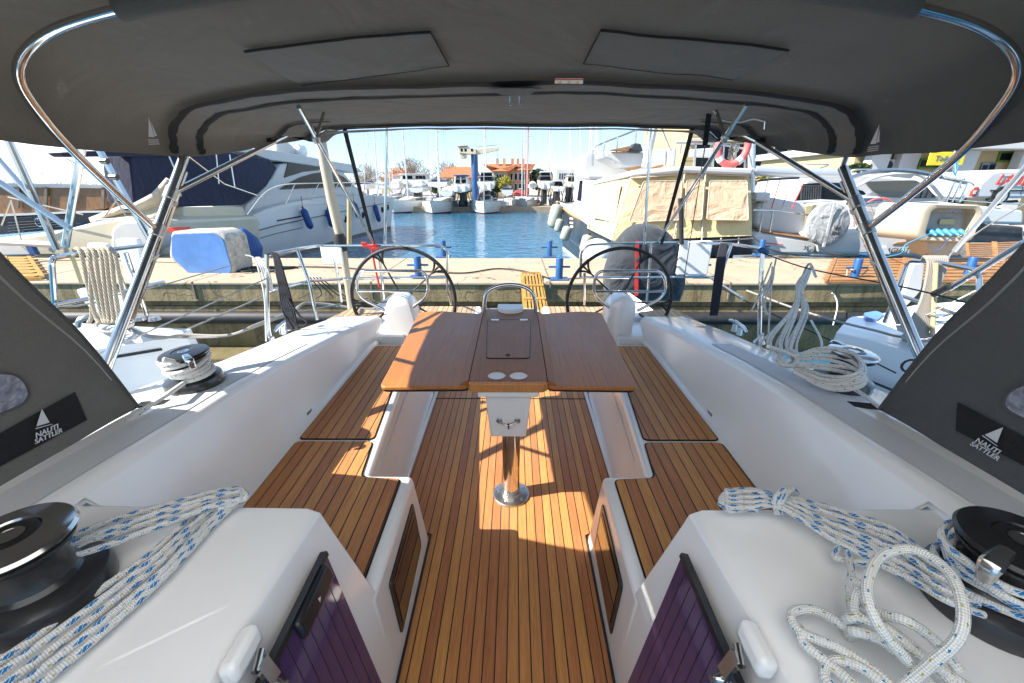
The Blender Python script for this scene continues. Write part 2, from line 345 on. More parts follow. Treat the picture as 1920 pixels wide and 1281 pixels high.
K['greycover'] = canvas('grey_cover', (.024,.028,.034), fold=1.2); K['silvercover'] = canvas('silver_cover', (.28,.29,.29), fold=1.2); K['lifelink'] = mt('dark_print', (.03,.03,.03), .7)
K['tyre'] = mt('tyre', (.02,.02,.02), .8); K['yellowsign'] = mt('yellow_sign', (.75,.60,.03), .5); K['beige'] = mt('beige_pedestal', (.47,.40,.29), .45, var=.05, ns=3, dirt=(.4,.33,.25), da=.25); K['skyblue'] = mt('blue_plug', (.05,.28,.52), .4)
K['clearwin'] = mt('scratched_vinyl', (.20,.23,.30), .3, var=.5, ns=40, dirt=(.6,.6,.62), da=.8, dscale=60, coat=.6)
# ================================================================ THE YACHT (trimmed frame)
FR[0] = 'b'
XC = -.028
def U(s, u, y, z): return Vector((XC+s*u, y, z))
def lerp(t, y):
    for (a, b), (c, d) in zip(t, t[1:]):
        if y <= c: return b+(d-b)*max(0, (y-a)/(c-a))
    return t[-1][1]
UT = [(.2,1.30),(.9,1.22),(1.45,1.16),(1.87,1.13),(2.47,1.05),(3.0,.98)]
ZT = [(.2,.825),(1.0,.81),(1.6,.79),(2.0,.755),(2.5,.70),(3.0,.62),(3.3,.56)]
UO = [(.2,1.78),(1.0,1.72),(1.45,1.62),(1.9,1.44),(2.4,1.37),(2.8,1.33),(3.6,1.24),(4.2,1.16)]
deck = thing('yacht_cockpit', 'white cockpit of the near sailing yacht with teak planked sole and benches', 'yacht cockpit', (0, 2, 0))
NOSET = {}
def rnd(pts, r, n=4):       # closed polygon with rounded corners
    pts = [Vector(p) for p in pts]; o = []; N_ = len(pts)
    for i in range(N_):
        p = pts[i]; a = pts[i-1]-p; b = pts[(i+1) % N_]-p; k = min(r, a.length*.45, b.length*.45)
        A = p+a.normalized()*k; B = p+b.normalized()*k
        for j in range(n+1): t = j/n; o.append(A*(1-t)**2+p*2*t*(1-t)+B*t*t)
    return o
# sole
m_ = MB().box(XC-.60, XC+.60, .1, 3.0, -.03, -.004); m_.box(XC-1.15, XC+1.15, 3.0, 4.15, -.03, -.004); obj('sole_tray', m_, K['gel'], deck)
m_ = MB().face((XC-.575,.1,0),(XC+.575,.1,0),(XC+.575,2.98,0),(XC-.575,2.98,0)); m_.face((XC-.95,2.984,0),(XC+.95,2.984,0),(XC+.95,4.1,0),(XC-.95,4.1,0)); obj('teak_sole', m_, K['teak'], deck)
m_ = MB()
for y in (2.86,): m_.box(XC-.575, XC+.575, y, y+.008, .0, .003)
obj('sole_joint', m_, K['caulk'], deck)
for s in (-1, 1):
    # bench body
    top = [U(s,.407,.9,.42),U(s,.407,1.482,.42),U(s,.598,1.482,.42),U(s,.655,2.2,.42),U(s,.70,2.95,.42),U(s,1.06,2.95,.42),U(s,1.06,.9,.42)]
    bot = [U(s,.378,.9,-.02),U(s,.378,1.545,-.02),U(s,.578,1.545,-.02),U(s,.59,2.2,-.02),U(s,.60,2.95,-.02),U(s,1.06,2.95,-.02),U(s,1.06,.9,-.02)]
    b_ = MB(); n = 7
    b_.loft([bot, [p.lerp(q, .5) for p, q in zip(bot, top)], top], closed=True, caps=True)
    obj('bench_body', b_, K['gel'], deck, bevel=.026, seg=4)
    # recessed front fascia line and locker panel
    l_ = MB(); a = U(s,.5885,1.62,.31); 
    l_.tube([U(s,.586,1.60,.04), U(s,.603,1.60,.335), U(s,.63,2.1,.335), U(s,.66,2.8,.335)], .004, 6); obj('locker_gap', l_, K['gelblue'], deck)
    for y, z in ((1.78,.27),(1.72,.10)):
        k_ = MB().lathe([(0,0),(.017,0),(.015,.006),(.008,.009),(0,.009)], U(s,.585+.055*z/.42+.03*(y-1.5)/.7,y,z), (-s,0,.12), 16); obj('locker_latch', k_, K['steel'], deck)
    # teak seats
    for nm, pts in (('front', [(.448,.93),(.448,1.452),(.622,1.462),(.648,1.716),(1.025,1.716),(1.03,.93)]), ('aft', [(.650,1.727),(.69,2.2),(.74,2.90),(1.0,2.90),(1.022,1.727)])):
        base = rnd([U(s,u,y,.4235) for u, y in pts], .03)
        c0 = sum(base, Vector())/len(base)
        obj('seat_caulk', MB().add(base, [list(range(len(base)))]), K['caulk'], deck)
        inn = rnd([U(s,u,y,.4275) for u, y in [(u+(.006 if u < .7 else -.006), y+(.006 if y < (1.1 if nm == 'front' else 2) else -.006)) for u, y in pts]], .026)
        obj('teak_seat', MB().add(inn, [list(range(len(inn)))]), K['teakb'], deck)
    # companionway cheek + shelf
    secs = []
    for y, us in ((.1,.585),(.5,.558),(.94,.524)):
        p = [U(s,.378,y,-.02),U(s,.392,y,.2),U(s,(.41 if y > .9 else .437),y,.42),U(s,us-.012,y,.70),U(s,us,y,.735),U(s,us+.035,y,.752),U(s,.9,y,.756),U(s,1.24,y,.758)]; secs.append(p)
    b_ = MB().loft(secs); 
    e = secs[-1]; b_.face(*(e[2:]+[U(s,1.24,.94,.40),U(s,.44,.94,.40)][:1]))
    obj('companionway_cheek', b_, K['gel'], deck, bevel=.006, angle=50)
    # scallop moulded in the shelf
    sc = [P(1470,1215,z=.757) if s > 0 else U(-1, P(1470,1215,z=.757).x-XC, P(1470,1215,z=.757).y, .757)]
    # coaming: slope, rim, non-skid top and gunwale
    secs = []; tops = []
    ys = [.1,.4,.7,.95,1.05,1.3,1.6,1.9,2.2,2.5,2.8,3.0]
    for y in ys:
        ut, zt, uo = lerp(UT,y), lerp(ZT,y), lerp(UO,y); lo = 1.045 if y < 2.9 else 1.0
        if y < 1.0: b0 = U(s,1.20,y,.757); b1 = U(s,1.21,y,.775)
        else: b0 = U(s,lo-.02,y,.418); b1 = U(s,lo+.004,y,.44)
        secs.append([b0, b1, U(s,ut-.018,y,zt-.035), U(s,ut-.006,y,zt-.008), U(s,ut+.018,y,zt), U(s,uo-.03,y,zt), U(s,uo-.008,y,zt-.01), U(s,uo,y,zt-.04), U(s,uo-.02,y,zt-.12), U(s,uo-.04,y,-.1), U(s,uo-.25,y,-1.35)])
        tops.append((U(s,ut+.035,y,zt+.004), U(s,ut+.19-.02*y,y,zt+.004)))
    b_ = MB().loft(secs); obj('coaming', b_, K['gel'], deck, angle=60)
    b_ = MB().loft([list(t) for t in tops if t[0].y < 2.35]); obj('nonskid_strip', b_, K['gelgrey'], deck)
    for y in (1.93,2.62):
        obj('scupper_slot', MB().obox(U(s,1.052,y,.455), .006, .05, .018, (1,0,0)), K['steel2'], deck, bevel=.002)
    # quarter deck aft of the benches
    q = [U(s,.98,2.9,.56),U(s,1.33,2.85,.60),U(s,1.24,3.6,.50),U(s,1.18,4.15,.45),U(s,.40,4.15,.33)]
    b_ = MB()
    seat = [(605,603),(660,577),(722,585),(672,629),(645,619)]
    sp = [P(*k, z=.50) for k in seat]; sp = [U(s, -(p.x-XC), p.y, .50) for p in sp]
    body = [U(s,.80,2.98,.49),U(s,lerp(UO,2.98)-.01,2.98,.49),U(s,1.27,3.4,.49),U(s,1.20,4.15,.49),U(s,1.02,4.15,.49),U(s,.95,3.45,.49)]
    b_.prism([p-Vector((0,0,.03)) for p in body], (0,0,-1.2) if False else (0,0,-.55)); b_.v = [v for v in b_.v]
    obj('helm_seat_body', b_, K['gel'], deck, bevel=.012)
    sp = rnd(sp, .03); obj('helm_seat_caulk', MB().prism(sp, (0,0,-.02)), K['caulk'], deck)
    cc = sum(sp, Vector())/len(sp); ip = [cc+(p-cc)*.975+Vector((0,0,.004)) for p in sp]; obj('helm_seat_teak', MB().add(ip, [list(range(len(ip)))]), K['teakl'], deck)
    # transom beam
    t0, t1 = P(778,573,z=.36), P(876,573,z=.36); ty = t0.y
    b_ = MB().box(*sorted((U(s,.30,0,0).x, U(s,1.2,0,0).x)), ty-.28, ty+.02, -1.2, .35); obj('transom', b_, K['gel'], deck, bevel=.02)
    b_ = MB().box(*sorted((U(s,.36,0,0).x, U(s,1.10,0,0).x)), ty-.25, ty-.01, .35, .356); obj('transom_teak', b_, K['teakl'], deck)
    # quarter hull
    hs = []
    for y in (3.0,3.4,3.8,4.15): uo = lerp(UO,y); hs.append([U(s,uo-.02,y,.50),U(s,uo,y,.46),U(s,uo-.03,y,-.1),U(s,uo-.25,y,-1.35)])
    obj('hull_quarter', MB().loft(hs), K['gel'], deck, angle=60)
    # smoked locker panel in the near seat front
    y0, y1 = (1.10, 1.42); n_ = Vector((-s, 0, .07))
    f = lambda y, z, o: U(s, .378+.027*z/.42-o, y, z)
    pf = rnd([f(1.03,.07,.004), f(1.40,.10,.004), f(1.40,.345,.004), f(1.03,.33,.004)], .02)
    obj('locker_frame', MB().prism(pf, U(s,.012,0,0)-U(s,0,0,0)), K['black'], deck)
    pf = rnd([f(1.055,.095,.007), f(1.375,.12,.007), f(1.375,.32,.007), f(1.055,.305,.007)], .015)
    hd = obj('locker_glass', MB().prism(pf, U(s,.004,0,0)-U(s,0,0,0)), K['smoke'], deck)
    obj('sole_gasket', MB().tube([U(s,.374,.1,.004),U(s,.374,1.55,.004),U(s,.40,1.56,.004)], .005, 6), K['caulk'], deck)
    # folded acrylic companionway door, swung out against the cheek
    dr = [P(*k, x=(XC-.40+.0)) for k in ((585,1035),)]
    def L(px, py, z):       # left-hand pixel at a height, mirrored for the other side
        p = P(px, py, z=z); return U(s, -(p.x-XC), p.y, z)
    A = U(s,.488,.842,.69); Cq = U(s,.488,.60,.688); D = U(s,.366,.768,.26)
    nrm = (Cq-A).cross(D-A).normalized()
    if nrm.dot(Vector((-s,0,0.4))) < 0: nrm = -nrm
    dp = [A, A+(Cq-A)*1.9, A+(Cq-A)*1.9+(D-A)*1.45, A+(D-A)*1.45]
    door = obj('companionway_door', MB().prism(dp, nrm*.010), K['purple'], deck, label='smoked violet acrylic leaf folded open')
    w = (D-A).normalized()
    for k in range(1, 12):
        g0 = A+(Cq-A)*.155*k+nrm*.0102; obj('plank_reflection', MB().bar(g0+w*.004, g0+(D-A)*1.45, .0022, .0008, nrm), K['black'], door)  # dark strips imitating the planks reflected in the smooth acrylic
    obj('door_edge', MB().bar(A-nrm*.0+w*.004+nrm*.006, A+(Cq-A)*1.9+w*.004+nrm*.006, .014, .020, nrm), K['black'], door)
    if s < 0:
        e0 = A+(Cq-A)*.12+nrm*.02; e1 = A+(Cq-A)*.80+nrm*.02
        obj('door_catch', MB().bar(e0+w*.028, e1+w*.028, .05, .022, nrm), K['black'], door, bevel=.008)
        em = (e0+e1)/2+w*.03+nrm*.013; dd = (Cq-A).normalized()
        obj('catch_emblem', MB().face(em-dd*.006, em+dd*.006-w*.006, em+dd*.004+w*.008), K['logo'], door)
    h0 = A+(Cq-A)*(1.22 if s < 0 else 1.15)
    hg = MB(); hg.lathe([(0,0),(.013,0),(.013,.012),(.008,.02),(.008,.03),(0,.03)], h0+w*.035+nrm*.012, nrm, 16); hg.lathe([(0,0),(.010,0),(.010,.01),(0,.014)], h0+w*.06+(Cq-A).normalized()*.03+nrm*.012, nrm, 16)
    hg.bar(h0-w*.03+nrm*.01, h0+w*.02+nrm*.02, .03, .012, nrm); hg.tube([h0-w*.035+(Cq-A).normalized()*-.02, h0-w*.03+(Cq-A).normalized()*.02+nrm*.01], .008, 10)
    obj('door_hinge', hg, K['steel'], door)
    hb = MB().obox(h0-w*.058-nrm*.022, .095, .045, .042, (Cq-A), w); obj('hinge_boss', hb, K['gel'], deck, bevel=.014, seg=3)
# centre transom, folded seat
pz = P(957,573,z=.38)
obj('transom_step', MB().box(XC-.27, XC+.27, pz.y-.35, pz.y-.02, -.1, .36), K['gel'], deck, bevel=.02)
# ---------------------------------------------------------------- table
tb = thing('cockpit_table', 'brown veneered folding table on a steel pillar in the middle of the cockpit', 'table', (XC,1.83,0))
def slab(pts, z0, z1, r, mat, name, par, bev=.004):
    q = rnd([(x, y, z0) for x, y in pts], r, 5); return obj(name, MB().prism(q, (0,0,z1-z0)), mat, par, bevel=bev)
for s in (-1, 1):
    x = lambda u: XC+s*u
    lf = slab([(x(.172),1.665),(x(.566),1.655),(x(.605),2.70),(x(.46),2.72),(x(.172),2.66)], .735, .753, .035, K['veneer'], 'table_leaf', tb)
    slab([(x(.176),1.672),(x(.560),1.662),(x(.597),2.69),(x(.46),2.71),(x(.176),2.65)], .724, .7345, .03, K['caulk'], 'leaf_underside', tb, 0)
    obj('leaf_batten', MB().prism([(x(.176),1.68,.753),(x(.215),1.68,.753),(x(.190),1.68,.771),(x(.176),1.68,.773)], (0,.97,0)), K['veneer2'], tb)
cp = [(XC-.172,1.655),(XC+.172,1.655),(XC+.172,2.70),(XC-.172,2.70)]
# centre board with two real cup holes
def plate_holes(x0, x1, y0, y1, z0, z1, holes, n=28):
    b = MB(); hs = sorted(holes); cuts = [x0]+[(hs[i][0]+hs[i+1][0])/2 for i in range(len(hs)-1)]+[x1]
    yb0, yb1 = holes[0][1]-.05, holes[0][1]+.05
    for (a, c) in ((y0, yb0), (yb1, y1)): b.add([(x0,a,z1),(x1,a,z1),(x1,c,z1),(x0,c,z1)], [(0,1,2,3)])
    for i, (hx, hy, r) in enumerate(hs):
        a, c = cuts[i], cuts[i+1]; ring = []; ou = []
        for k in range(n):
            t = 2*PI*k/n; ct, st = math.cos(t), math.sin(t); ring.append((hx+r*ct, hy+r*st))
            sx = ((c-hx) if ct > 0 else (a-hx))/ct if abs(ct) > 1e-6 else 1e9; sy = ((yb1-hy) if st > 0 else (yb0-hy))/st if abs(st) > 1e-6 else 1e9; q = min(sx, sy); ou.append((hx+q*ct, hy+q*st))
        vs = [(px, py, z1) for px, py in ou]+[(px, py, z1) for px, py in ring]+[(px, py, z0) for px, py in ring]
        b.add(vs, [(k, (k+1)%n, n+(k+1)%n, n+k) for k in range(n)]+[(n+k, n+(k+1)%n, 2*n+(k+1)%n, 2*n+k) for k in range(n)])
        for (cx_, cy_) in ((a,yb0),(c,yb0),(a,yb1),(c,yb1)):
            best = sorted(range(n), key=lambda k: (ou[k][0]-cx_)**2+(ou[k][1]-cy_)**2)[:2]; b.add([(cx_,cy_,z1),(*ou[best[0]],z1),(*ou[best[1]],z1)], [(0,1,2)])
    for x in (x0, x1): b.add([(x,y0,z0),(x,y1,z0),(x,y1,z1),(x,y0,z1)], [(0,1,2,3)])
    for y in (y0, y1): b.add([(x0,y,z0),(x1,y,z0),(x1,y,z1),(x0,y,z1)], [(0,1,2,3)])
    return b
h1, h2 = P(931,704,z=.775), P(972,704,z=.775)
obj('table_core', plate_holes(XC-.172, XC+.172, 1.675, 2.70, .738, .775, [(h1.x,h1.y,.041),(h2.x,h1.y,.041)]), K['veneer2'], tb)
for h in (h1, h2): obj('cup_well', MB().lathe([(0,.0),(.040,.0),(.0415,.012),(.0415,.02)], (h.x, h1.y, .752), n=24), K['whitep'], tb)
for h in (h1, h2): obj('cup_hole_rim', MB().lathe([(.041,0),(.043,.0015),(.046,0)], (h.x, h1.y, .7755), n=28, cap=False), K['veneer2'], tb)
a, b, c, d = [P(*k, z=.776) for k in ((914,600),(995,600),(993,672),(912,672))]
rp = rnd([a,b,c,d], .02); lidg = obj('locker_lid', MB().prism([v-Vector((0,0,.004)) for v in rnd([a*.996+c*.004, b, c, d], .02)], (0,0,.0055)), K['veneer2'], tb)
obj('lid_gap', MB().tube(rp, .0028, 6, closed=True), K['caulk'], lidg)
for px in (928,982):
    h = P(px,600,z=.779); obj('lid_hinge', MB().obox(h, .05, .025, .004), K['steel'], lidg, bevel=.002)
h = P(952,666,z=.7775); obj('lid_finger_hole', MB().lathe([(0,0),(.011,0),(.013,.001),(.014,0)], h, n=20), K['black'], lidg)
fr = MB().prism([(XC-.178,1.675,.728),(XC-.158,1.650,.728),(XC+.158,1.650,.728),(XC+.178,1.675,.728)], (0,0,.046)); obj('table_front_trim', fr, K['trimwood'], tb, bevel=.006, seg=3)
obj('table_shell_lip', MB().box(XC-.135, XC+.135, 1.66, 2.66, .700, .7275), K['whitep'], tb, bevel=.004)
zb = P(957,820,y=1.70).z
bx = MB().loft([[(XC-.085,1.70,zb),(XC+.085,1.70,zb),(XC+.085,2.58,zb+.03),(XC-.085,2.58,zb+.03)],[(XC-.105,1.685,.70),(XC+.105,1.685,.70),(XC+.115,2.62,.70),(XC-.115,2.62,.70)]], closed=True, caps=True)
obj('table_shell', bx, K['whitep'], tb, bevel=.010, seg=3)
kz = P(953,790,y=1.685); kb = MB()
for dx in (-.042, .042):
    kb.lathe([(0,0),(.015,0),(.014,.006),(.009,.008),(.009,.014),(0,.015)], (XC+dx,1.694,kz.z), (0,-1,0), 18)
kb.tube([(XC-.042,1.68,kz.z),(XC-.02,1.672,kz.z-.008),(XC,1.670,kz.z-.012),(XC+.02,1.672,kz.z-.004),(XC+.042,1.68,kz.z)], .0045, 8, sub=4); kb.tube([(XC,1.67,kz.z),(XC+.002,1.668,kz.z-.03)], .0045, 8)
obj('shell_latch', kb, K['steel'], tb)
obj('table_pillar', MB().lathe([(.046,0),(.046,.62)], (XC+.012,1.83,.02), n=36), K['steel'], tb)
fl = obj('pillar_flange', MB().lathe([(0,.0),(.098,.0),(.098,.008),(.092,.012),(.052,.012),(.050,.030),(.046,.032)], (XC+.012,1.83,.001), n=40), K['steel2'], tb)
for k in range(5):
    t = 2*PI*k/5+.5; obj('flange_bolt', MB().lathe([(0,0),(.008,0),(.006,.003),(0,.004)], (XC+.012+.076*math.cos(t), 1.83+.076*math.sin(t), .0125), n=12), K['steel'], fl)
hy = P(907,585,z=.775).y
hl = [P(907,586,y=hy), P(911,552,y=hy+.01), P(930,538,y=hy+.02), P(956,534,y=hy+.02), P(982,538,y=hy+.02), P(1000,553,y=hy+.01), P(1005,586,y=hy)]
hl[0].z = hl[-1].z = .76
obj('table_grab_rail', MB().tube(cat(hl, 6), .0125, 12), K['steel'], tb)
a = P(957,583,z=.78); pod = [(a.x+.085*math.cos(t)*1.0, a.y+.03-.075*math.sin(t) if math.sin(t) > 0 else a.y+.05, .765) for t in [PI*k/14 for k in range(15)]]+[(a.x-.085,a.y+.09,.765),(a.x+.085,a.y+.09,.765)]
obj('instrument_pod', MB().prism(pod, (0,0,.035)), K['whitep'], tb, bevel=.008, seg=3)
# ---------------------------------------------------------------- helm stations
def helm(s):
    side = 'port' if s < 0 else 'starboard'
    pc = P(747,552,y=3.12); ux = -(pc.x-XC)
    t = thing('steering_pedestal', 'white steering pedestal with a steel guard loop on the %s of the brown table' % ('left' if s < 0 else 'right'), 'helm pedestal', U(s,ux,3.2,0), 'steering pedestals')
    n = 16; prof = []
    w0, w1 = .104, .140; zt = pc.z
    for k in range(n+1):
        a = PI*k/n; prof.append((w0*math.cos(a), zt-w0+w0*math.sin(a)))
    pts = [(w1*1.05, 0)]+prof+[(-w1*1.05, 0)]
    q = lambda dx, z, y: U(s, ux, y, z)+Vector((dx,0,0))
    secs = []
    for y, sc, dz in ((3.06,.90,-.02),(3.075,.97,-.004),(3.10,1,0),(3.22,1,0),(3.27,.93,-.02)):
        secs.append([q(x*sc-s*.10*(1-z/zt), max(0,z+dz), y+(.10*(1-z/zt)*-1 if False else -(0.04)*(1-z/zt))) for x, z in pts])
    obj('pedestal_body', MB().loft(secs, caps=True), K['gel'], t, angle=50)
    obj('pedestal_shoulder', MB().tube([q(-.10,.30,3.03), q(.0,.26,3.02), q(.10,.30,3.03)], .012, 8, sub=4), K['gel'], t)
    obj('instrument_face', MB().obox(q(0,zt-.09,3.285), .13, .02, .12), K['black'], t, bevel=.01)
    def G(px, py, y=3.08): p = P(px,py,y=y); return U(s, -(p.x-XC), p.y, p.z)
    ring = [G(722,582),G(680,561),G(668,545),G(671,518),G(681,508),G(790,508),G(800,517),G(803,545),G(796,560),G(774,576)]
    obj('guard_rail', MB().tube(fillet(ring, .04, 5), .0115, 12), K['steel'], t)
    obj('guard_crossbar', MB().tube([G(670,546), G(802,546)], .0095, 10), K['steel'], t)
    # throttle and lever plate
    pl = [G(721,588,3.5)]
    lp = MB().box(*sorted((U(s,ux+.13,0,0).x, U(s,ux+.32,0,0).x)), 3.30, 3.33, .05, .44)
    sp = obj('side_console', MB().prism([q(-s*0+s*.10,.02,3.30), q(s*.34,.02,3.30), q(s*.34,.47,3.36), q(s*.16,.50,3.34)], (0,.10,0)), K['gelblue'], t, bevel=.008)
    obj('engine_lever', MB().tube([q(s*.2,.22,3.28), q(s*.2,.36,3.27)], .006, 8).ell(q(s*.2,.375,3.27), .022,.012,.010), K['steel'], t)
    # wheel
    wc = P(757,562,y=3.38); wx = -(wc.x-XC); wz = P(757,465,y=3.38).z-.425; r = .425
    w = thing('helm_wheel', 'large black steering wheel behind the %s white pedestal' % ('left' if s < 0 else 'right'), 'steering wheel', U(s,wx,3.38,wz), 'steering wheels')
    ce = U(s, wx, 3.38, wz); pts = [ce+Vector((math.cos(a)*r, 0, math.sin(a)*r)) for a in [2*PI*k/72 for k in range(72)]]
    obj('rim', MB().tube(pts, .0145, 12, closed=True), K['rubber'], w)
    hub = obj('hub', MB().lathe([(0,-.02),(.045,-.02),(.05,0),(.045,.05),(.02,.06),(.02,.14)], ce, (0,-1,0), 24), K['black'], w)
    for k in range(5):
        a = PI/2+.42*s*-1+2*PI*k/5; d = Vector((math.cos(a),0,math.sin(a))); e = Vector((-math.sin(a),0,math.cos(a)))
        sb = MB(); sb.tube([ce+d*.04, ce+d*.2, ce+d*(r-.06), ce+d*(r-.002)], [.012,.010,.009,.014], 8, flat=.7)
        sb.tube([ce+d*(r-.10), ce+d*(r-.045)+e*.02, ce+d*(r-.006)+e*.055], [.006,.008,.010], 8, sub=3); sb.tube([ce+d*(r-.10), ce+d*(r-.045)-e*.02, ce+d*(r-.006)-e*.055], [.006,.008,.010], 8, sub=3)
        obj('spoke', sb, K['rubber'], w)
helm(-1); helm(1)
# ---------------------------------------------------------------- winches
def winch(name, label, c, ax, sc, wraps=0, rmat=None, cov='steel', grp='cockpit winches'):
    c = Vector(c); t = thing(name, label, 'winch', c, grp); q = lambda r, z: (r*sc, z*sc)
    obj('base', MB().lathe([q(0,0),q(1.0,0),q(1.02,.06),q(1.02,.22),q(.97,.38),q(.80,.46),q(.66,.50),q(.60,.58)], c, ax, 48), K['winch'], t)
    obj('drum', MB().lathe([q(.60,.58),q(.56,.7),q(.55,1.0),q(.60,1.12),q(.70,1.18)], c, ax, 48), K['winch'], t)
    obj('stripper_ring', MB().lathe([q(.70,1.18),q(.76,1.20),q(.77,1.26),q(.72,1.29),q(.62,1.31)], c, ax, 48), K['black'], t)
    obj('self_tailer', MB().lathe([q(.60,1.31),q(.80,1.33),q(.84,1.38),q(.80,1.44),q(.62,1.48),q(.40,1.50),q(.38,1.46)], c, ax, 48), K[cov], t)
    obj('top_cap', MB().lathe([q(.38,1.47),q(.30,1.50),q(.22,1.48),q(.20,1.42)], c, ax, 32), K['black'], t)
    obj('handle_socket', MB().lathe([q(.20,1.485),q(.16,1.49),q(.13,1.44),q(0,1.40)], c, ax, 12), K['steel'], t)
    Q = Vector(ax).normalized().to_track_quat('Z','Y')
    obj('feeder_arm', MB().tube([c+Q@Vector((.5*sc,.2*sc,1.47*sc)), c+Q@Vector((.95*sc,.42*sc,1.42*sc)), c+Q@Vector((.98*sc,.45*sc,1.1*sc))], [.12*sc,.15*sc,.10*sc], 8, sub=4, flat=.5), K['steel'], t)
    return t, Q
def coil_on(c, Q, sc, n, r0, z0, pitch, rr):
    pts = []
    for k in range(n*28+1):
        a = 2*PI*k/28; r = r0+.05*sc*math.sin(a*.37+1)+.012*math.sin(a*2.1); pts.append(c+Q@Vector((math.cos(a)*r, math.sin(a)*r, z0+pitch*k/28+.004*math.sin(a*1.3))))
    return pts
lw = P(368,722,z=.785); t, Q = winch('small_winch', 'small black winch wound with white rope on the left coaming', lw, (-.05,-.02,1), .108, cov='black')
r_ = coil_on(lw, Q, .108, 5, .080, .058, .0165, .009)
ty = [P(316,738,z=.85), P(290,754,z=.83), P(262,772,z=.81), P(235,795,z=.79)]
obj('wound_rope', MB().tube(list(reversed(ty))+cat([ty[0], r_[0]], 4)+r_+[r_[-1]+Vector((-.03,-.03,.03))], .0095, 8), K['ropew']); tag(bpy.data.objects['wound_rope'], 'white specked rope wound round the small winch on the left coaming', 'rope')
rw = P(1575,722,z=.785); t, Q = winch('small_winch', 'small black winch with chrome top beside heaped grey rope on the right coaming', rw, (.05,-.02,1), .108)
lb = Vector((XC-1.045,.60,.757)); winch('large_winch', 'large black winch with a chrome top in the bottom left corner', P(85,1120,z=.757), (0,0,1), .125, cov='steel')
rb = P(1850,1130,z=.757); winch('large_winch', 'large black winch with a dark top in the bottom right corner', rb, (0,0,1), .125, cov='black')
SUN = (-.745,-.20,.655); SUNS = 2.7; SKYS = .10; EXPO = 2.32; SKYC = (.93,1.38,1.95)
FR[0]='w'
# ================================================================ CANOPY, SPRAYHOOD, RAILS (yacht frame)
FR[0] = 'b'
bim = thing('bimini', 'dark grey canvas bimini canopy on stainless bows stretched over the cockpit', 'bimini', (0,2.0,.8))
def section(y, zs, zc, w, ze, fwd=0, lean=0):     # side edge height, shoulder, crown
    p = []
    half = [(w+.01, ze), (w+.012, ze+.04), (w, ze+(zs-ze)*.45), (w-.05, zs-.06), (w-.14, zs-.005), (w-.32, zs+(zc-zs)*.30), (w*.55, zs+(zc-zs)*.72), (w*.27, zs+(zc-zs)*.93)]
    for s in (-1, 1):
        h = [Vector((s*u, y, z)) for u, z in half]
        p.append(h)
    a = cat(p[0]+[Vector((0, y, zc))]+p[1][::-1], 4)
    n = len(a)
    for i, v in enumerate(a):
        f = abs(i-(n-1)/2)/((n-1)/2); v.y += lean*max(0, f-.35)
    return a
SECT = [(.55,2.12,2.27,1.50,1.78),(1.08,2.08,2.24,1.55,1.75),(1.42,2.06,2.20,1.555,1.722),(1.52,2.05,2.185,1.56,1.716),(1.75,1.99,2.10,1.56,1.70),(2.0,1.93,2.03,1.56,1.695),(2.16,1.915,2.00,1.56,1.692),(2.30,1.912,1.99,1.555,1.70),(2.6,1.90,1.955,1.53,1.73),(2.85,1.89,1.925,1.50,1.765),(3.08,1.885,1.912,1.43,1.80),(3.2,1.878,1.902,1.34,1.83)]
def wob(v, k): return v+Vector((0, 0, .010*noise.noise(v*2.1)+.006*noise.noise(v*6)))
secs = [[wob(v, 1) for v in section(y, zs, zc, w, ze)] for y, zs, zc, w, ze in SECT]
obj('canopy', MB().loft(secs), K['bimini'], bim, angle=60)
def onroof(i, off=-.006, rng=None):
    a = secs[i]; return [v+Vector((-(.6 if v.x > 0 else -.6)*.0, 0, off)) for v in (a if rng is None else a[rng[0]:rng[1]])]
def yroof(y):
    for (A, B) in zip(range(len(SECT)), range(1, len(SECT))):
        if SECT[A][0] <= y <= SECT[B][0]:
            t = (y-SECT[A][0])/(SECT[B][0]-SECT[A][0]); return [p.lerp(q, t) for p, q in zip(secs[A], secs[B])]
def inset(a, d):      # move a section curve inwards (towards below and centre)
    o = []
    for i, v in enumerate(a):
        t = (a[min(i+1, len(a)-1)]-a[max(i-1, 0)]).normalized(); nn = Vector((t.z, 0, -t.x)); o.append(v+nn*d)
    return o
random.seed(5)
def band(y, w, name, mat, lo=0, hi=None, d=.010, jit=.009):
    a0 = inset(yroof(y-w/2), d); a1 = inset(yroof(y+w/2), d); b = MB(); hi = len(a0) if hi is None else hi
    a0 = [v+Vector((0, random.uniform(-jit, jit), 0)) for v in a0]; a1 = [v+Vector((0, random.uniform(-jit, jit), 0)) for v in a1]
    b.loft([a0[lo:hi], [(p+q)/2+Vector((0,0,-.004)) for p, q in zip(a0[lo:hi], a1[lo:hi])], a1[lo:hi]]); return obj(name, b, mat, bim)
NS = len(secs[0])
# sleeve of the main bow between two zips, and the aft hem
band(2.20, .16, 'bow_sleeve', K['flap'], 0, NS, .026, .002)
band(2.11, .055, 'zip_tape', K['blackband'], 1, NS-1, .030); band(2.285, .045, 'zip_tape', K['blackband'], 1, NS-1, .030)
band(2.86, .045, 'zip_tape', K['blackband'], 1, 22, .012); band(2.86, .045, 'zip_tape', K['blackband'], NS-22, NS-1, .012)
band(3.09, .045, 'zip_tape', K['blackband'], 2, NS-2, .014)
band(3.155, .07, 'aft_hem', K['flap'], 0, NS, .024, .002)
band(1.36, .022, 'zip_tape', K['blackband'], 18, NS-18, .012)
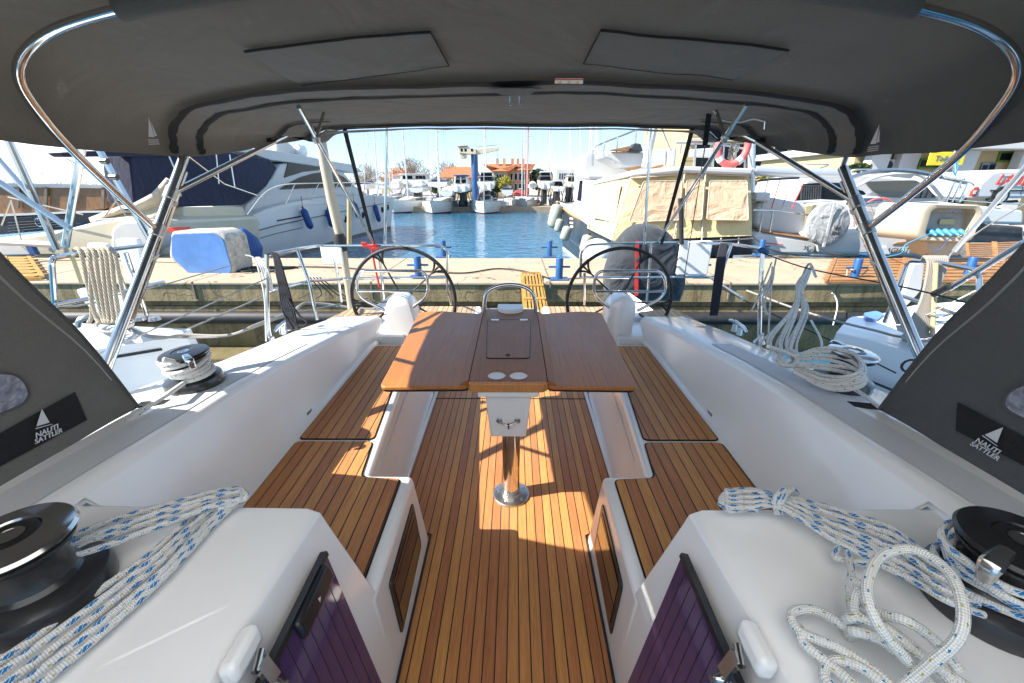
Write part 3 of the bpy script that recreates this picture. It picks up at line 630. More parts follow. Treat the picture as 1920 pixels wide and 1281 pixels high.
# skylight patches stitched under the roof
for s in (-1, 1):
    q4 = [(457,92),(806,56),(842,121),(565,160)] if s < 0 else [(1127,54),(1480,90),(1375,146),(1094,117)]
    def hit(px, py):
        # walk along the pixel ray to the lined roof
        d = P(px, py, y=1.0)-EYE; 
        for k in range(60, 420):
            v = EYE+d*(k/100)
            a = yroof(min(3.19, max(1.09, v.y)))
            zz = min(((abs(q.x-v.x)), q.z) for q in a[6:-6])[1]
            if v.z >= zz-.012: return v
        return v
    c4 = [hit(*k) for k in q4]
    g = []; n = 10
    for i in range(n+1):
        row = []
        for j in range(n+1):
            u, v = i/n, j/n; p = (c4[0].lerp(c4[1], u)).lerp(c4[3].lerp(c4[2], u), v)
            a = yroof(min(3.19, max(1.09, p.y))); best = sorted((abs(w_.x-p.x), k) for k, w_ in enumerate(a))[0][1]
            k2 = best+1 if (a[min(best+1, NS-1)].x-a[best].x)*(p.x-a[best].x) > 0 else best-1; k2 = max(0, min(NS-1, k2)); w1, w2 = a[best], a[k2]
            z = w1.z+(w2.z-w1.z)*((p.x-w1.x)/(w2.x-w1.x) if abs(w2.x-w1.x) > 1e-6 else 0)
            row.append(Vector((p.x, p.y, z-.012-.003*noise.noise(p*9))))
        g.append(row)
    b = MB().loft(g); pa = obj('skylight_flap', b, K['flap'], bim)
    e = [r_[0] for r_ in g]+g[-1][1:]; 
    obj('flap_zip', MB().tube([v+Vector((0,0,-.004)) for v in [r_[0] for r_ in g]], .0045, 6), K['blackband'], pa)
    obj('flap_seam', MB().tube([v+Vector((0,0,-.003)) for v in (g[-1] if s < 0 else g[0])], .0022, 6), K['blackband'], pa)
    obj('flap_seam', MB().tube([v+Vector((0,0,-.003)) for v in [r_[-1] for r_ in g]], .0012, 6), K['blackband'], pa)
# centre cap and hooks, warning sticker
c = yroof(2.2)[NS//2]; w_ = .11
obj('bow_cap', MB().prism([(-w_,2.08,c.z-.042),(w_,2.08,c.z-.042),(w_*.55,2.31,c.z-.040),(-w_*.55,2.31,c.z-.040)], (0,0,.004)), K['bimini'], bim, bevel=.003)
for dx in (-.025,.02): obj('hook', MB().tube([(dx,2.33,c.z-.03),(dx,2.34,c.z-.065),(dx+.008,2.34,c.z-.075),(dx+.014,2.34,c.z-.065)], .002, 6, sub=3), K['steel'], bim)
def sheetpt(px, py, y): 
    return P(px, py, y=y)
s0 = [sheetpt(1040,149,2.20), sheetpt(1092,149,2.20), sheetpt(1091,159,2.25), sheetpt(1039,158,2.25)]
s0 = [EYE+(v+Vector((0,-.03,-.002))-EYE)*.935 for v in s0]
st = obj('warning_sticker', MB().prism(s0, (0,0,.001)), K['whitep'], bim)
obj('sticker_stripe', MB().face(*[v+Vector((0,-.002,-.001)) for v in (s0[0], s0[1], s0[1].lerp(s0[2], .28), s0[0].lerp(s0[3], .28))]), K['redp'], st)
for k in range(3):
    a = s0[3].lerp(s0[2], .12+.30*k); b2 = s0[3].lerp(s0[2], .28+.30*k); t_ = (s0[0].lerp(s0[1], .20+.30*k)).lerp((a+b2)/2, .35)
    obj('warning_triangle', MB().face(*[v+Vector((0,-.003,-.001)) for v in (a.lerp(t_,.1), b2.lerp(t_,.1), t_)]), K['yellowsign'], st)
# frame
tubeR = .0145
for s in (-1, 1):
    X = lambda u, y, z: Vector((s*u, y, z))
    topb = P(345,295,x=-1.555) if s < 0 else P(1580,315,x=1.555)
    basep = X(1.66, 1.44, .775)
    mid = basep.lerp(topb, .5)
    obj('main_post', MB().tube([basep, topb], .021, 14), K['steel'], bim); obj('post_foot', MB().lathe([(.045,0),(.045,.012),(.028,.02),(.026,.06)], basep-Vector((0,0,.005)), (topb-basep), 20), K['steel2'], bim)
    mb_ = inset(yroof(2.20), .006)
    arc = mb_[2:NS//2+1] if s < 0 else mb_[NS//2:NS-2][::-1]
    obj('main_bow', MB().tube([topb]+[v for v in arc], .0135, 10), K['steel'], bim)
    h = lambda f: basep.lerp(topb, f)
    hinge = P(302,430,x=-1.60) if s < 0 else P(1640,430,x=1.60)
    hin = h((hinge.z-basep.z)/(topb.z-basep.z))
    fb = [(.0,0)]
    pts = [hin, X(1.585,1.70,1.655), X(1.545,1.56,1.80), X(1.50,1.49,1.91), X(1.40,1.495,2.0), X(1.2,1.505,2.062), X(.85,1.51,2.115), X(.4,1.51,2.15), X(0,1.51,2.165)]
    obj('front_bow', MB().tube(pts, .0145, 12, sub=6), K['steel'], bim)
    hin2 = h(.83)
    ab = [hin2, P(487,265,x=-1.50) if s < 0 else P(1405,248,x=1.47)]
    pa = inset(yroof(3.13), .004); tail = pa[6:NS//2+1] if s < 0 else pa[NS//2:NS-6][::-1]
    e2 = X(1.47, 2.87, 1.79)
    obj('aft_bow', MB().tube([hin2, e2], .014, 12), K['steel'], bim); obj('aft_bow_arc', MB().tube([e2, X(1.44,2.98,1.83)]+tail, .0125, 10), K['steel'], bim)
    for q_, r_ in ((hin, .026), (hin2, .026)):
        d = (topb-basep).normalized(); obj('bow_hinge', MB().lathe([(r_,-.03),(r_,.03)], q_, d, 14).obox(q_+X(0,.03,0)*1-X(0,0,0), .02,.05,.03), K['steel2'], bim, bevel=.003)
    # sliding second tube on the post
    obj('post_sleeve', MB().tube([h(.30)+X(-.0,.040,0), h(.93)+X(0,.040,0)], .013, 10), K['steel'], bim)
    for f in (.28,.55,.78): obj('post_clamp', MB().obox(h(f)+X(0,.02,0), .036,.062,.022, None, None, (topb-basep)), K['steel2'], bim, bevel=.004)
    # sleeve flap over the front bow, then straps and struts aft
    a0 = P(700,455,y=4.0) if s < 0 else P(1228,462,y=4.0); a1 = (P(560,200,y=2.22) if s < 0 else P(1400,195,y=2.22))
    obj('aft_strut', MB().tube([a1, a0], .0115, 10), K['steel'], bim); mm = a1.lerp(a0, .22)
    a2 = P(607,212,y=2.62) if s < 0 else P(1343,208,y=2.62)
    jn = P(585,238,y=2.75) if s < 0 else P(1364,238,y=2.75)
    obj('strut_branch', MB().tube([a1.lerp(a0,.13), a2], .009, 8), K['steel'], bim)
    obj('strut_joint', MB().ell(a1.lerp(a0,.13), .022,.022,.03, 10, 6), K['steel2'], bim)
    b0 = P(645,238,y=3.15) if s < 0 else P(1298,243,y=3.15); b1 = P(700,456,y=4.0) if s < 0 else P(1240,458,y=4.0)
    obj('webbing_strap', MB().bar(b0, b1, .030, .004, (0,1,0)), K['blackband'], bim)
    if s > 0:
        k = [P(1330,208,y=2.7), P(1325,245,y=2.75), P(1322,272,y=2.76)]; obj('hanging_strap', MB().bar(k[0], k[2], .03, .004, (0,1,0)), K['blackband'], bim)
        obj('light_wire', MB().tube([P(1338,208,y=2.6), P(1352,225,y=2.62), P(1385,230,y=2.64), P(1412,224,y=2.62), P(1432,228,y=2.6)], .0035, 6, sub=5), K['whitep'], bim)
        obj('toggle', MB().tube([P(1434,228,y=2.6), P(1433,243,y=2.6)], .004, 6), K['steel'], bim)
    # sleeve flap
    fl = [P(240,10,y=1.47), P(300,38,y=1.50), P(560,-10,y=1.47), P(330,-40,y=1.40)]
    if s > 0: fl = [P(1688,12,y=1.47), P(1632,38,y=1.50), P(1380,-10,y=1.47), P(1590,-40,y=1.40)]
    tb_ = cat(pts, 6)[20:]
    obj('bow_sleeve', MB().tube([v for v in tb_ if abs(v.x) < 1.20], [.030]*len([v for v in tb_ if abs(v.x) < 1.20]), 12), K['bimini'], bim)
    # print on the side cloth
    lp = P(282,262,x=-1.545) if s < 0 else P(1643,275,x=1.545)
    rt = Vector((0,1,0))*(-1 if s > 0 else 1); up = Vector((-.06*s,0,1)); n_ = Vector((-s,0,0)); lp = lp+n_*.012
    lg = MB()
    for w0, h0, h1 in ((.030,.008,.075),): lg.face(lp-rt*.022+up*.01, lp+rt*.010+up*.01, lp+rt*.004+up*.085); lg.face(lp+rt*.012+up*.014, lp+rt*.026+up*.016, lp+rt*.010+up*.07)
    for k in range(3): lg.face(lp-rt*.03+up*(-.004-.008*k), lp+rt*.03+up*(-.0-.008*k), lp+rt*.03+up*(.003-.008*k), lp-rt*.03+up*(-.001-.008*k))
    obj('sail_print', lg, K['logo'], bim)
# ---------------------------------------------------------------- sprayhood side wings
hood = thing('sprayhood', 'charcoal canvas sprayhood with side wings, pockets and clear windows beside the winches', 'sprayhood', (0,.3,.8))
for s in (-1, 1):
    T = U(s,1.405,1.40,.80); B = U(s,1.44,.10,.835)
    def Lx(px, py, x):
        p = P(px, py, x=x); return U(s, -(p.x-XC), p.y, p.z)
    e1 = Lx(0,480,-1.33)
    e2 = Lx(150,628,-1.385); 
    d = (e1-T)
    edge = [T, e2, e1, T+d*1.75]; TOPW = T+d*1.75
    base = [U(s,1.405,1.40,.80), U(s,1.42,1.25,.803), U(s,1.43,.9,.808), U(s,1.44,.55,.815), U(s,1.44,.05,.825)]
    # ruled cloth between base line and leaning aft edge
    n = 14; g = []
    for i in range(n+1):
        u = i/n; pb = cat(base, 4); bb = pb[int(u*(len(pb)-1))]; ee = cat(edge, 4); ep = ee[int(u*(len(ee)-1))]; row = []
        for j in range(n+1):
            v = j/n; p = bb.lerp(ep, v); p.x += s*.05*math.sin(PI*v)*math.sin(PI*u)+.008*noise.noise(p*4); row.append(p)
        g.append(row)
    obj('wing', MB().loft(g), K['hood'], hood)
    obj('edge_binding', MB().tube([p+U(s,-.003,0,0)-U(s,0,0,0) for p in cat(edge, 5)], .006, 8, flat=.5), K['hood'], hood)
    for off in (.055,.060): obj('stitching', MB().tube([cat(edge,5)[k]+(cat(base,5)[min(k,len(cat(base,5))-1)]-cat(edge,5)[k]).normalized()*off+U(s,-.008,0,0)-U(s,0,0,0) for k in range(3, len(cat(edge,5)))], .0007, 4), K['stitch'], hood)
    obj('tie_strap', MB().obox(T+U(s,-.03,.03,-.0)-U(s,0,0,0), .09, .04, .006, (-s,.5,-.15)), K['blackband'], hood)
    # pocket
    def onwing(px, py, off=.014):
        # intersect a pixel ray with the wing grid (left pixel; mirrored)
        pl = P(px, py, x=-1.0); dr = (pl-EYE).normalized(); dr = Vector((dr.x*(-s if s > 0 else 1), dr.y, dr.z)) if s > 0 else dr
        o_ = EYE.copy()
        best = None
        for i in range(n):
            for j in range(n):
                a, b_, c_, d_ = g[i][j], g[i+1][j], g[i+1][j+1], g[i][j+1]
                for tri in ((a,b_,c_),(a,c_,d_)):
                    nn = (tri[1]-tri[0]).cross(tri[2]-tri[0]); dn = nn.dot(dr)
                    if abs(dn) < 1e-9: continue
                    t_ = nn.dot(tri[0]-o_)/dn; p = o_+dr*t_
                    ok = all(nn.dot((tri[(k+1)%3]-tri[k]).cross(p-tri[k])) >= -1e-9 for k in range(3))
                    if ok and t_ > 0: best = (p, nn.normalized()*(1 if nn.x*-s > 0 else -1))
        return None if best is None else (best[0]+best[1]*off, best[1])
    def patch(q4, name, mat, off, nn=8, corner=0):
        rows = []
        for i in range(nn+1):
            r_ = []
            for j in range(nn+1):
                u, v = i/nn, j/nn; px = (q4[0][0]*(1-u)+q4[1][0]*u)*(1-v)+(q4[3][0]*(1-u)+q4[2][0]*u)*v; py = (q4[0][1]*(1-u)+q4[1][1]*u)*(1-v)+(q4[3][1]*(1-u)+q4[2][1]*u)*v
                h = onwing(px, py, off)
                if h is None: return None
                r_.append(h[0])
            rows.append(r_)
        return obj(name, MB().loft(rows), mat, hood)
    pk = patch([(-60,842),(137,734),(160,788),(-60,905)] if s < 0 else [(-60,852),(140,748),(143,802),(-60,905)], 'pocket', K['blackband'], .007)
    hc = onwing(76, 800 if s < 0 else 822, .010); hr = onwing(110, 786 if s < 0 else 803, .010)
    if hc and hr:
        rt = (hr[0]-hc[0]).normalized(); up = rt.cross(hc[1]) if (rt.cross(hc[1])).z > 0 else -rt.cross(hc[1]); nn = hc[1]
        if s > 0: rt = -rt
        sz = .022; lg = text_mb('NAUTI', sz, hc[0]-up*.016+nn*.001, rt, up, .0008, .25, .0002); l2 = text_mb('SATTLER', sz*.92, hc[0]-up*.033+nn*.001, rt, up, .0008, .25, .0002)
        lg.add(l2.v, l2.f)
        lg.face(hc[0]-rt*.020+up*.010, hc[0]+rt*.016+up*.006, hc[0]+rt*.009+up*.055); lg.face(hc[0]-rt*.024+up*.003, hc[0]+rt*.022-up*.003, hc[0]+rt*.020-up*.001, hc[0]-rt*.024+up*.006)
        lg.v = [v+nn*.003 for v in lg.v]
        obj('pocket_print', lg, K['logo'], hood)
    # window: rounded clear vinyl
    wq = [(-40,698),(20,700),(42,716),(50,735),(46,748),(30,762),(-40,790)] if s < 0 else [(-40,700),(20,716),(44,728),(54,746),(50,760),(20,778),(-40,800)]
    hs_ = [onwing(*k, .006) for k in wq]; hs_ = [h for h in hs_ if h]
    if len(hs_) > 3:
        pp = cat([h[0] for h in hs_], 3); wn = obj('clear_window', MB().add(pp, [list(range(len(pp)))]), K['clearwin'], hood)
        obj('window_binding', MB().tube(pp, .004, 6), K['hood'], wn)
# added milky hood roof, unseen, diffusing sunlight onto the foreground; charcoal sides
wt = TOPW; hw = abs(wt.x-XC); g = []
for y, w, zs, zc in ((wt.y,hw,wt.z,1.97),(wt.y-.15,hw,wt.z+.01,1.99),(.2,hw-.02,wt.z,1.97),(-.35,hw-.05,wt.z-.06,1.90),(-.8,hw-.12,wt.z-.35,1.62)):
    g.append([Vector((XC+math.cos(PI-PI*k/16)*w, y-(.20 if y > .4 else 0)*math.sin(PI*k/16)**.7, zs+(zc-zs)*math.sin(PI*k/16)**.7)) for k in range(17)])
obj('hood_diffuser', MB().loft(g), K['milky'], hood, label='added milky roof panel out of view, diffusing soft light')
for s in (-1, 1):
    a = [U(s,1.44,.05,.825), U(s,1.43,-.1,.83), U(s,1.36,-.9,.84)]; b = [U(s,hw,wt.y,wt.z), U(s,hw-.02,.2,wt.z), U(s,hw-.12,-.8,wt.z-.35)]
    obj('hood_side', MB().loft([a, b]), K['hood'], hood)
obj('coachroof', MB().loft([[U(-1,1.5,-.45,.80),U(-1,1.2,-.45,.98),U(1,1.2,-.45,.98),U(1,1.5,-.45,.80)],[U(-1,1.4,-4,.80),U(-1,.9,-4,1.0),U(1,.9,-4,1.0),U(1,1.4,-4,.80)]]), K['gel'], deck)  # unseen cabin top forward, added to bounce daylight into the cockpit
# ---------------------------------------------------------------- stern rails
def rail(name, label, paths, r=.0125, mat=None, grp='stern rails of the near yacht', extra=None):
    base = min((p for pa in paths for p in pa), key=lambda v: v.z); t = thing(name, label, 'rail', base, grp)
    for i, pa in enumerate(paths): obj('rail_tube' if i < 2 else 'stanchion', MB().tube(fillet(pa, .06, 4) if len(pa) > 2 else pa, r, 10), mat or K['steel'], t)
    return t
YR = 4.05
def Q(px, py, y=YR): return P(px, py, y=y)
rl = rail('stern_rail', 'stainless stern rail behind the left steering wheel', [
    [Q(505,477,2.95), Q(557,467,3.3), Q(595,461,3.9), Q(700,460), Q(826,460), Q(840,470), Q(838,515)],
    [Q(505,545,2.95), Q(580,527,3.3), Q(640,523,3.9), Q(717,521), Q(838,521)],
    [Q(557,467,3.3), Q(580,530,3.25), Q(595,600,3.2)],
    [Q(708,462), Q(717,521), Q(720,570)], [Q(627,484,4.0), Q(634,520,4.0), Q(640,566,4.0)], [Q(838,512), Q(838,540), Q(846,572)]])
obj('white_bracket', MB().obox(Q(623,480,4.0), .20, .02, .16), K['whitep'], rl, bevel=.01)
rr = rail('stern_rail', 'stainless stern rail behind the right steering wheel', [
    [Q(1088,520), Q(1090,470), Q(1105,459), Q(1200,456), Q(1300,455), Q(1372,458,3.6), Q(1425,466,3.1)],
    [Q(1088,520), Q(1200,521), Q(1330,519), Q(1392,560,3.2)],
    [Q(1221,456), Q(1217,520), Q(1212,572)], [Q(1372,458,3.6), Q(1350,520,3.5), Q(1336,590,3.4)], [Q(1096,512), Q(1096,540), Q(1096,572)]])
obj('white_bracket', MB().obox(Q(1301,484,4.02), .29, .05, .32), K['whitep'], rr, bevel=.012)
FR[0] = 'b'
for s, st in ((-1, [(500,477),(501,560),(503,620),(512,646)]), (1, [(1430,470),(1426,540),(1424,625),(1424,640)])):
    pts = [P(*k, y=yy) for k, yy in zip(st, (2.52,2.48,2.42,2.40))]
    t = thing('gate_stanchion', 'stainless gate post on the %s gunwale %s' % (('left', 'hung with black and white rope coils') if s < 0 else ('right', 'with a blue cord knot')), 'stanchion', pts[-1], 'gate posts of the near yacht')
    obj('post', MB().tube(pts, .0125, 10, sub=3), K['steel'], t); obj('foot', MB().lathe([(.035,0),(.03,.01),(.017,.03),(.016,.06)], pts[-1]-Vector((0,0,.01)), (0,0,1), 16), K['steel2'], t)
    if s > 0: obj('cord_knot', MB().ell(pts[0], .03,.02,.02, 8, 6).ell(pts[0]+Vector((.02,0,-.01)), .02,.02,.02,8,6), K['blue'], t)
# guard wires
for s, pth in ((-1, [(505,478,2.5),(300,540,2.0),(0,640,1.2)]), (1, [(1430,472,2.5),(1600,510,2.1),(1815,570,1.5)])):
    a = [P(px,py,y=yy) for px,py,yy in pth]
# low black deck lights / fairlead domes
for s in (-1, 1):
    c = P(603,630,z=.62); c = U(s, -(c.x-XC), c.y, .60)
    t = thing('deck_fairlead', 'black domed fairlead on the %s coaming end by the wheel' % ('left' if s < 0 else 'right'), 'fairlead', c, 'black domed fairleads')
    obj('dome', MB().lathe([(.088,0),(.088,.018),(.075,.03),(.062,.06),(.035,.082),(0,.086)], c, (0,0,1), 28), K['winch'], t)
    for k in range(5):
        a = 2*PI*k/5; obj('roller_window', MB().obox(c+Vector((math.cos(a)*.058, math.sin(a)*.058, .05)), .03,.012,.028, (-math.sin(a),math.cos(a),0)), K['smoke'], t, bevel=.004)
    c2 = P(535,622,z=.63); c2 = U(s, -(c2.x-XC), c2.y, .64)
    t = thing('mooring_cleat', 'steel mooring cleat on the %s gunwale near the gate post' % ('left' if s < 0 else 'right'), 'cleat', c2, 'mooring cleats of the near yacht')
    obj('horn', MB().tube([c2+Vector((-.0,-.12,.035)), c2+Vector((0,-.06,.05)), c2+Vector((0,.06,.05)), c2+Vector((0,.12,.035))], [.008,.013,.013,.008], 10, sub=4), K['steel'], t)
    [obj('foot', MB().lathe([(.022,0),(.016,.05)], c2+Vector((0,dy,-.01)), (0,0,1), 12), K['steel'], t) for dy in (-.035,.035)]
# ================================================================ ROPES ON THE NEAR YACHT
FR[0] = 'b'
random.seed(11)
def rp(name, label, paths, r, mat, group=None, sub=8, n=10, parts='strand', catg='rope'):
    ps = [cat([P(*p[:2], z=p[2]) if len(p) == 3 else Vector(p[0]) for p in pa], sub) for pa in paths]
    if len(ps) == 1:
        b = MB().tube(ps[0], r, n); o = obj(name, b, mat); return tag(o, label, catg, group)
    lo = min((v for p in ps for v in p), key=lambda v: v.z); t = thing(name, label, catg, lo, group)
    for p in ps: obj(parts, MB().tube(p, r, n), mat, t)
    return t
def strands(base, n, spread, zs=.0):
    # base: list of (px,py,z,half width px) -> n side by side strands with small wander
    o = []
    for k in range(n):
        f = (k-(n-1)/2)/max(1, (n-1)/2); pa = []
        for i, (px, py, z, w, ang) in enumerate(base):
            pa.append((px+math.cos(ang)*w*f+random.uniform(-2,2)*spread, py+math.sin(ang)*w*f+random.uniform(-2,2)*spread, z+zs*(k % 2)))
        o.append(pa)
    return o
# left sheet: bundle doubled back at the bench end
d1 = strands([(452,925,.80,9,1.6),(400,935,.795,12,1.5),(300,968,.79,18,1.5),(200,1000,.80,20,1.5),(110,1035,.83,16,1.5)], 4, 1.0, .010)
d2 = strands([(446,932,.775,12,1.9),(385,975,.772,18,.9),(300,1055,.775,24,.9),(190,1145,.775,34,.9),(60,1245,.775,40,.95),(-60,1330,.775,44,.95)], 5, 1.0, .010)
def joinloop(a, b): return a+b
lps = []
for k in range(3):
    lps.append([(430-10*k,948+k*3,.79), (452+k*3,935,.80), (450+2*k,918+3*k,.80), (425,925+3*k,.80)])
rp('sheet_bundle', 'white rope with blue flecks stretched from left winch across the white top', d1+d2+lps, .0082, K['ropeb'])
# right sheet: whipped coil lying from the bench end to the winch
d = strands([(1362,935,.79,14,1.5),(1410,935,.79,16,1.5),(1462,940,.80,11,1.5),(1540,975,.79,32,1.2),(1620,1010,.79,46,1.2),(1690,1040,.80,52,1.2),(1760,1085,.82,44,1.2),(1830,1120,.80,34,1.2)], 8, 1.0, .012)
lp2 = [[(1400,918+8*k,.795),(1362-3*k,925+6*k,.79),(1352+2*k,940+3*k,.79),(1372,952+2*k,.785),(1420,956-2*k,.785)] for k in range(4)]
wrap = [[(1455+6*k,962,.785),(1452+7*k,938,.825),(1470+7*k,918,.83),(1482+6*k,925,.80)] for k in range(3)]
tail = [[(1590,1035,.80),(1596,1075,.80),(1592,1120,.79),(1600,1160,.77),(1606,1180,.73)], [(1570,1028,.79),(1566,1045,.785),(1600,1052,.79),(1650,1060,.80)]]
rp('sheet_coil', 'white rope with blue flecks whipped into a long coil left of the right winch', d+lp2+wrap+tail, .0074, K['ropeb'])
ww = []
c = Vector(rb)
for k in range(4):
    pts = []
    for j in range(30):
        a = PI*.30+1.75*PI*j/29; rr = .095+.010*math.sin(k*2+j*.2)
        pts.append((c+Vector((math.cos(a)*rr*(1+.02*k), math.sin(a)*rr, .068+.021*k+.004*math.sin(j*.9+k))),))
    ww.append(pts)
rp('winch_turns', 'turns of blue flecked rope wound round the drum of the right foreground winch', ww, .0085, K['ropeb'], sub=2)
# thick white tail, looped and flaked in the corner
cx, cy = 1712, 1120
ring = [(1690,1290,.80),(1745,1245,.86),(1800,1190,.92),(1800,1115,.95),(1765,1060,.95),(1705,1030,.94),(1650,1045,.93),(1625,1100,.92),(1640,1160,.90),(1680,1215,.86),(1740,1280,.80),(1790,1330,.79)]
fl = [ring,
 [(1640,1155,.86),(1610,1110,.86),(1604,1150,.84),(1660,1180,.84),(1740,1240,.82),(1830,1300,.80)],
 [(1600,1200,.73),(1590,1180,.80),(1530,1145,.79),(1485,1150,.785),(1500,1185,.785),(1570,1215,.79),(1640,1260,.79),(1700,1320,.79)],
 [(1495,1172,.73),(1500,1185,.78),(1510,1210,.78),(1560,1250,.78),(1620,1300,.78)],
 [(1580,1180,.73),(1590,1160,.83),(1640,1165,.83),(1700,1205,.82),(1760,1255,.81),(1810,1310,.80)],
 [(1590,1200,.73),(1600,1185,.82),(1650,1200,.82),(1700,1240,.81),(1750,1300,.80)],
 [(1560,1290,.775),(1545,1265,.775),(1560,1240,.78),(1610,1250,.79),(1680,1300,.79)],
 [(1620,1100,.84),(1596,1090,.83),(1600,1115,.83),(1650,1150,.84),(1700,1165,.86),(1750,1200,.84),(1800,1260,.82)]]
rp('white_line', 'thick white rope looped and flaked in the bottom right corner', fl, .0098, K['ropes'], n=12)
# left wound rope already placed; right small winch heap
z = .86
def blob(cx, cy, z, n, rx, ry, jit, turns=None):
    o = []
    for k in range(n):
        a0 = random.uniform(0, 6.28); pa = []
        for j in range(9):
            a = a0+2*PI*j/8; q = 1+random.uniform(-jit, jit); pa.append((cx+math.cos(a)*rx*q, cy+math.sin(a)*ry*q, z+.010*math.sin(a*2+k)+.007*k))
        o.append(pa)
    return o
hp = []
for k in range(6):
    j = lambda a: random.uniform(-a, a)
    hp.append([(1482+j(6),668+k*3+j(3),.885),(1545+j(6),655+k*7+j(3),.94-.010*k),(1600+j(6),664+k*8+j(3),.955-.012*k),(1618+j(5),690+k*6,.945-.012*k),(1592+j(8),706+k*5,.92-.012*k),(1540+j(8),704+k*4+j(3),.88-.008*k),(1486+j(6),680+k*3+j(3),.87)])
hp += blob(1478,672,.89,4,18,14,.15)
hp += [[(1440,650,.98),(1470,660,.94),(1490,668,.92)], [(1570,715,.84),(1610,735,.82),(1650,765,.81)], [(1585,712,.84),(1612,725,.82)]]
rp('winch_rope_heap', 'heap of grey speckled rope wrapped over the small right coaming winch', hp, .0078, K['ropew'])
fan = []
for k in range(12):
    f = k/11; j = lambda a: random.uniform(-a, a)
    fan.append([(1522,500,1.20),(1508-14*f+j(5),532+j(4),1.14),(1478+30*f+j(7),585+j(6),1.05),(1432+62*f+j(9),640+j(5),.93),(1440+55*f+j(8),668+j(5),.87)])
fan += [[(1500,530,1.12),(1517,495,1.22),(1530,520,1.15)], [(1520,600,1.0),(1540,640,.92),(1536,668,.86)]]
def at_y(paths, y): return [[tuple([P(p[0], p[1], y=y)]) for p in pa] for pa in paths]
fy = [[tuple([P(p[0], p[1], y=2.35-.30*i/4)]) for i, p in enumerate(pa)] for pa in fan]
rp('hanging_coil', 'pale grey rope coil hanging from the guard wire on the right side', fy, .0062, K['ropew'])
fy = [[(P(1455,485,y=2.5),),(P(1452,500,y=2.5),),(P(1440+4*k,530,y=2.45),),(P(1425+5*k,560,y=2.4),),(P(1440-2*k,590,y=2.4),)] for k in range(3)]+[[(P(1447,492,y=2.5),),(P(1420,560,y=2.42),),(P(1408,585,y=2.4),)], [(P(1448,500,y=2.5),),(P(1440,640,y=2.3),)]]
rp('tied_cord', 'thin white cord tied to the guard wire beside the right gate post', fy, .0045, K['ropew'])
# black coil on the left gate post, and the white one
bk = []
for k in range(11):
    f = k/10; bk.append([(P(498+5*f,476,y=2.52),),(P(512+8*f,478,y=2.50),),(P(520+14*f,520,y=2.45),),(P(532+16*f-6*(k%2),570,y=2.40),),(P(538+18*f,606,y=2.36),),(P(540+20*f,618,y=2.34),)])
bk += [[(P(540,560,y=2.4),),(P(560,590,y=2.38),),(P(576,606,y=2.36),),(P(560,612,y=2.35),),(P(545,600,y=2.36),)]]
rp('black_coil', 'navy black rope coil hanging from the left gate post', bk, .0062, K['ropek'])
wk = [[(P(460,478,y=2.55),),(P(478,486,y=2.55),),(P(488,520,y=2.5),),(P(496,560,y=2.45),),(P(499,640,y=2.38),)]]
for k in range(4): wk.append([(P(480+2*k,482,y=2.53),),(P(490+4*k,505,y=2.5),),(P(500+3*k,535,y=2.5),),(P(510-k,544,y=2.5),),(P(505-3*k,515,y=2.5),),(P(486+k,484,y=2.53),)])
rp('white_coil', 'small white cord coil on the rail left of the black one', wk, .0048, K['ropes'])
bk = []
for k in range(9):
    f = k/8; bk.append([(P(1352+10*f,457,y=3.5),),(P(1346+14*f,480,y=3.45),),(P(1338+14*f,540,y=3.35),),(P(1332+12*f,592,y=3.3),)])
rp('black_coil', 'navy black rope coil hanging from the rail on the right side', bk, .0075, K['ropek'])
rd = [[(P(678+random.uniform(0,10),458+random.uniform(-3,4),y=4.0),) for _ in range(5)]+[(P(700+random.uniform(-4,8),462+random.uniform(-3,6),y=4.0),) for _ in range(4)] for k in range(4)]
rd.append([(P(697,466,y=4.0),),(P(703,500,y=4.0),),(P(713,545,y=3.98),)])
rp('red_cord', 'red cord knotted on the stern rail behind the left wheel', rd, .009, K['red'])
rp('mooring_tail', 'white mooring line leading up from the left winch to the near boat', [[(P(1055,590,y=5.2),),(P(1050,560,y=6),)]] if False else [[(P(0,792,y=1.0),) if False else (P(420,800,y=1.5),),(P(430,795,y=1.52),)]], .004, K['ropew']) if False else None
# guard wires of the near yacht
def wire(name, label, pts, r=.004, mat=None, grp='guard wires and mooring lines', sub=6):
    o = obj(name, MB().tube(cat(pts, sub) if len(pts) > 2 else pts, r, 6), mat or K['steel2']); return tag(o, label, 'line', grp)
wire('guard_wire', 'thin guard wire running forward from the left gate post', [P(505,520,y=2.5), P(300,612,y=1.9), P(150,680,y=1.5)])
wire('guard_wire', 'dark guard line running forward from the right gate post', [P(1430,475,y=2.5), P(1520,505,y=2.25), P(1700,540,y=1.9), P(1840,575,y=1.6)], .0035, K['rubber'])
wire('mooring_line', 'dark mooring line from the right quarter to the quay bollard', [P(1350,540,y=4), P(1450,590,y=3), P(1560,640,y=2.6), P(1680,700,y=2.3)], .005, K['rubber'])
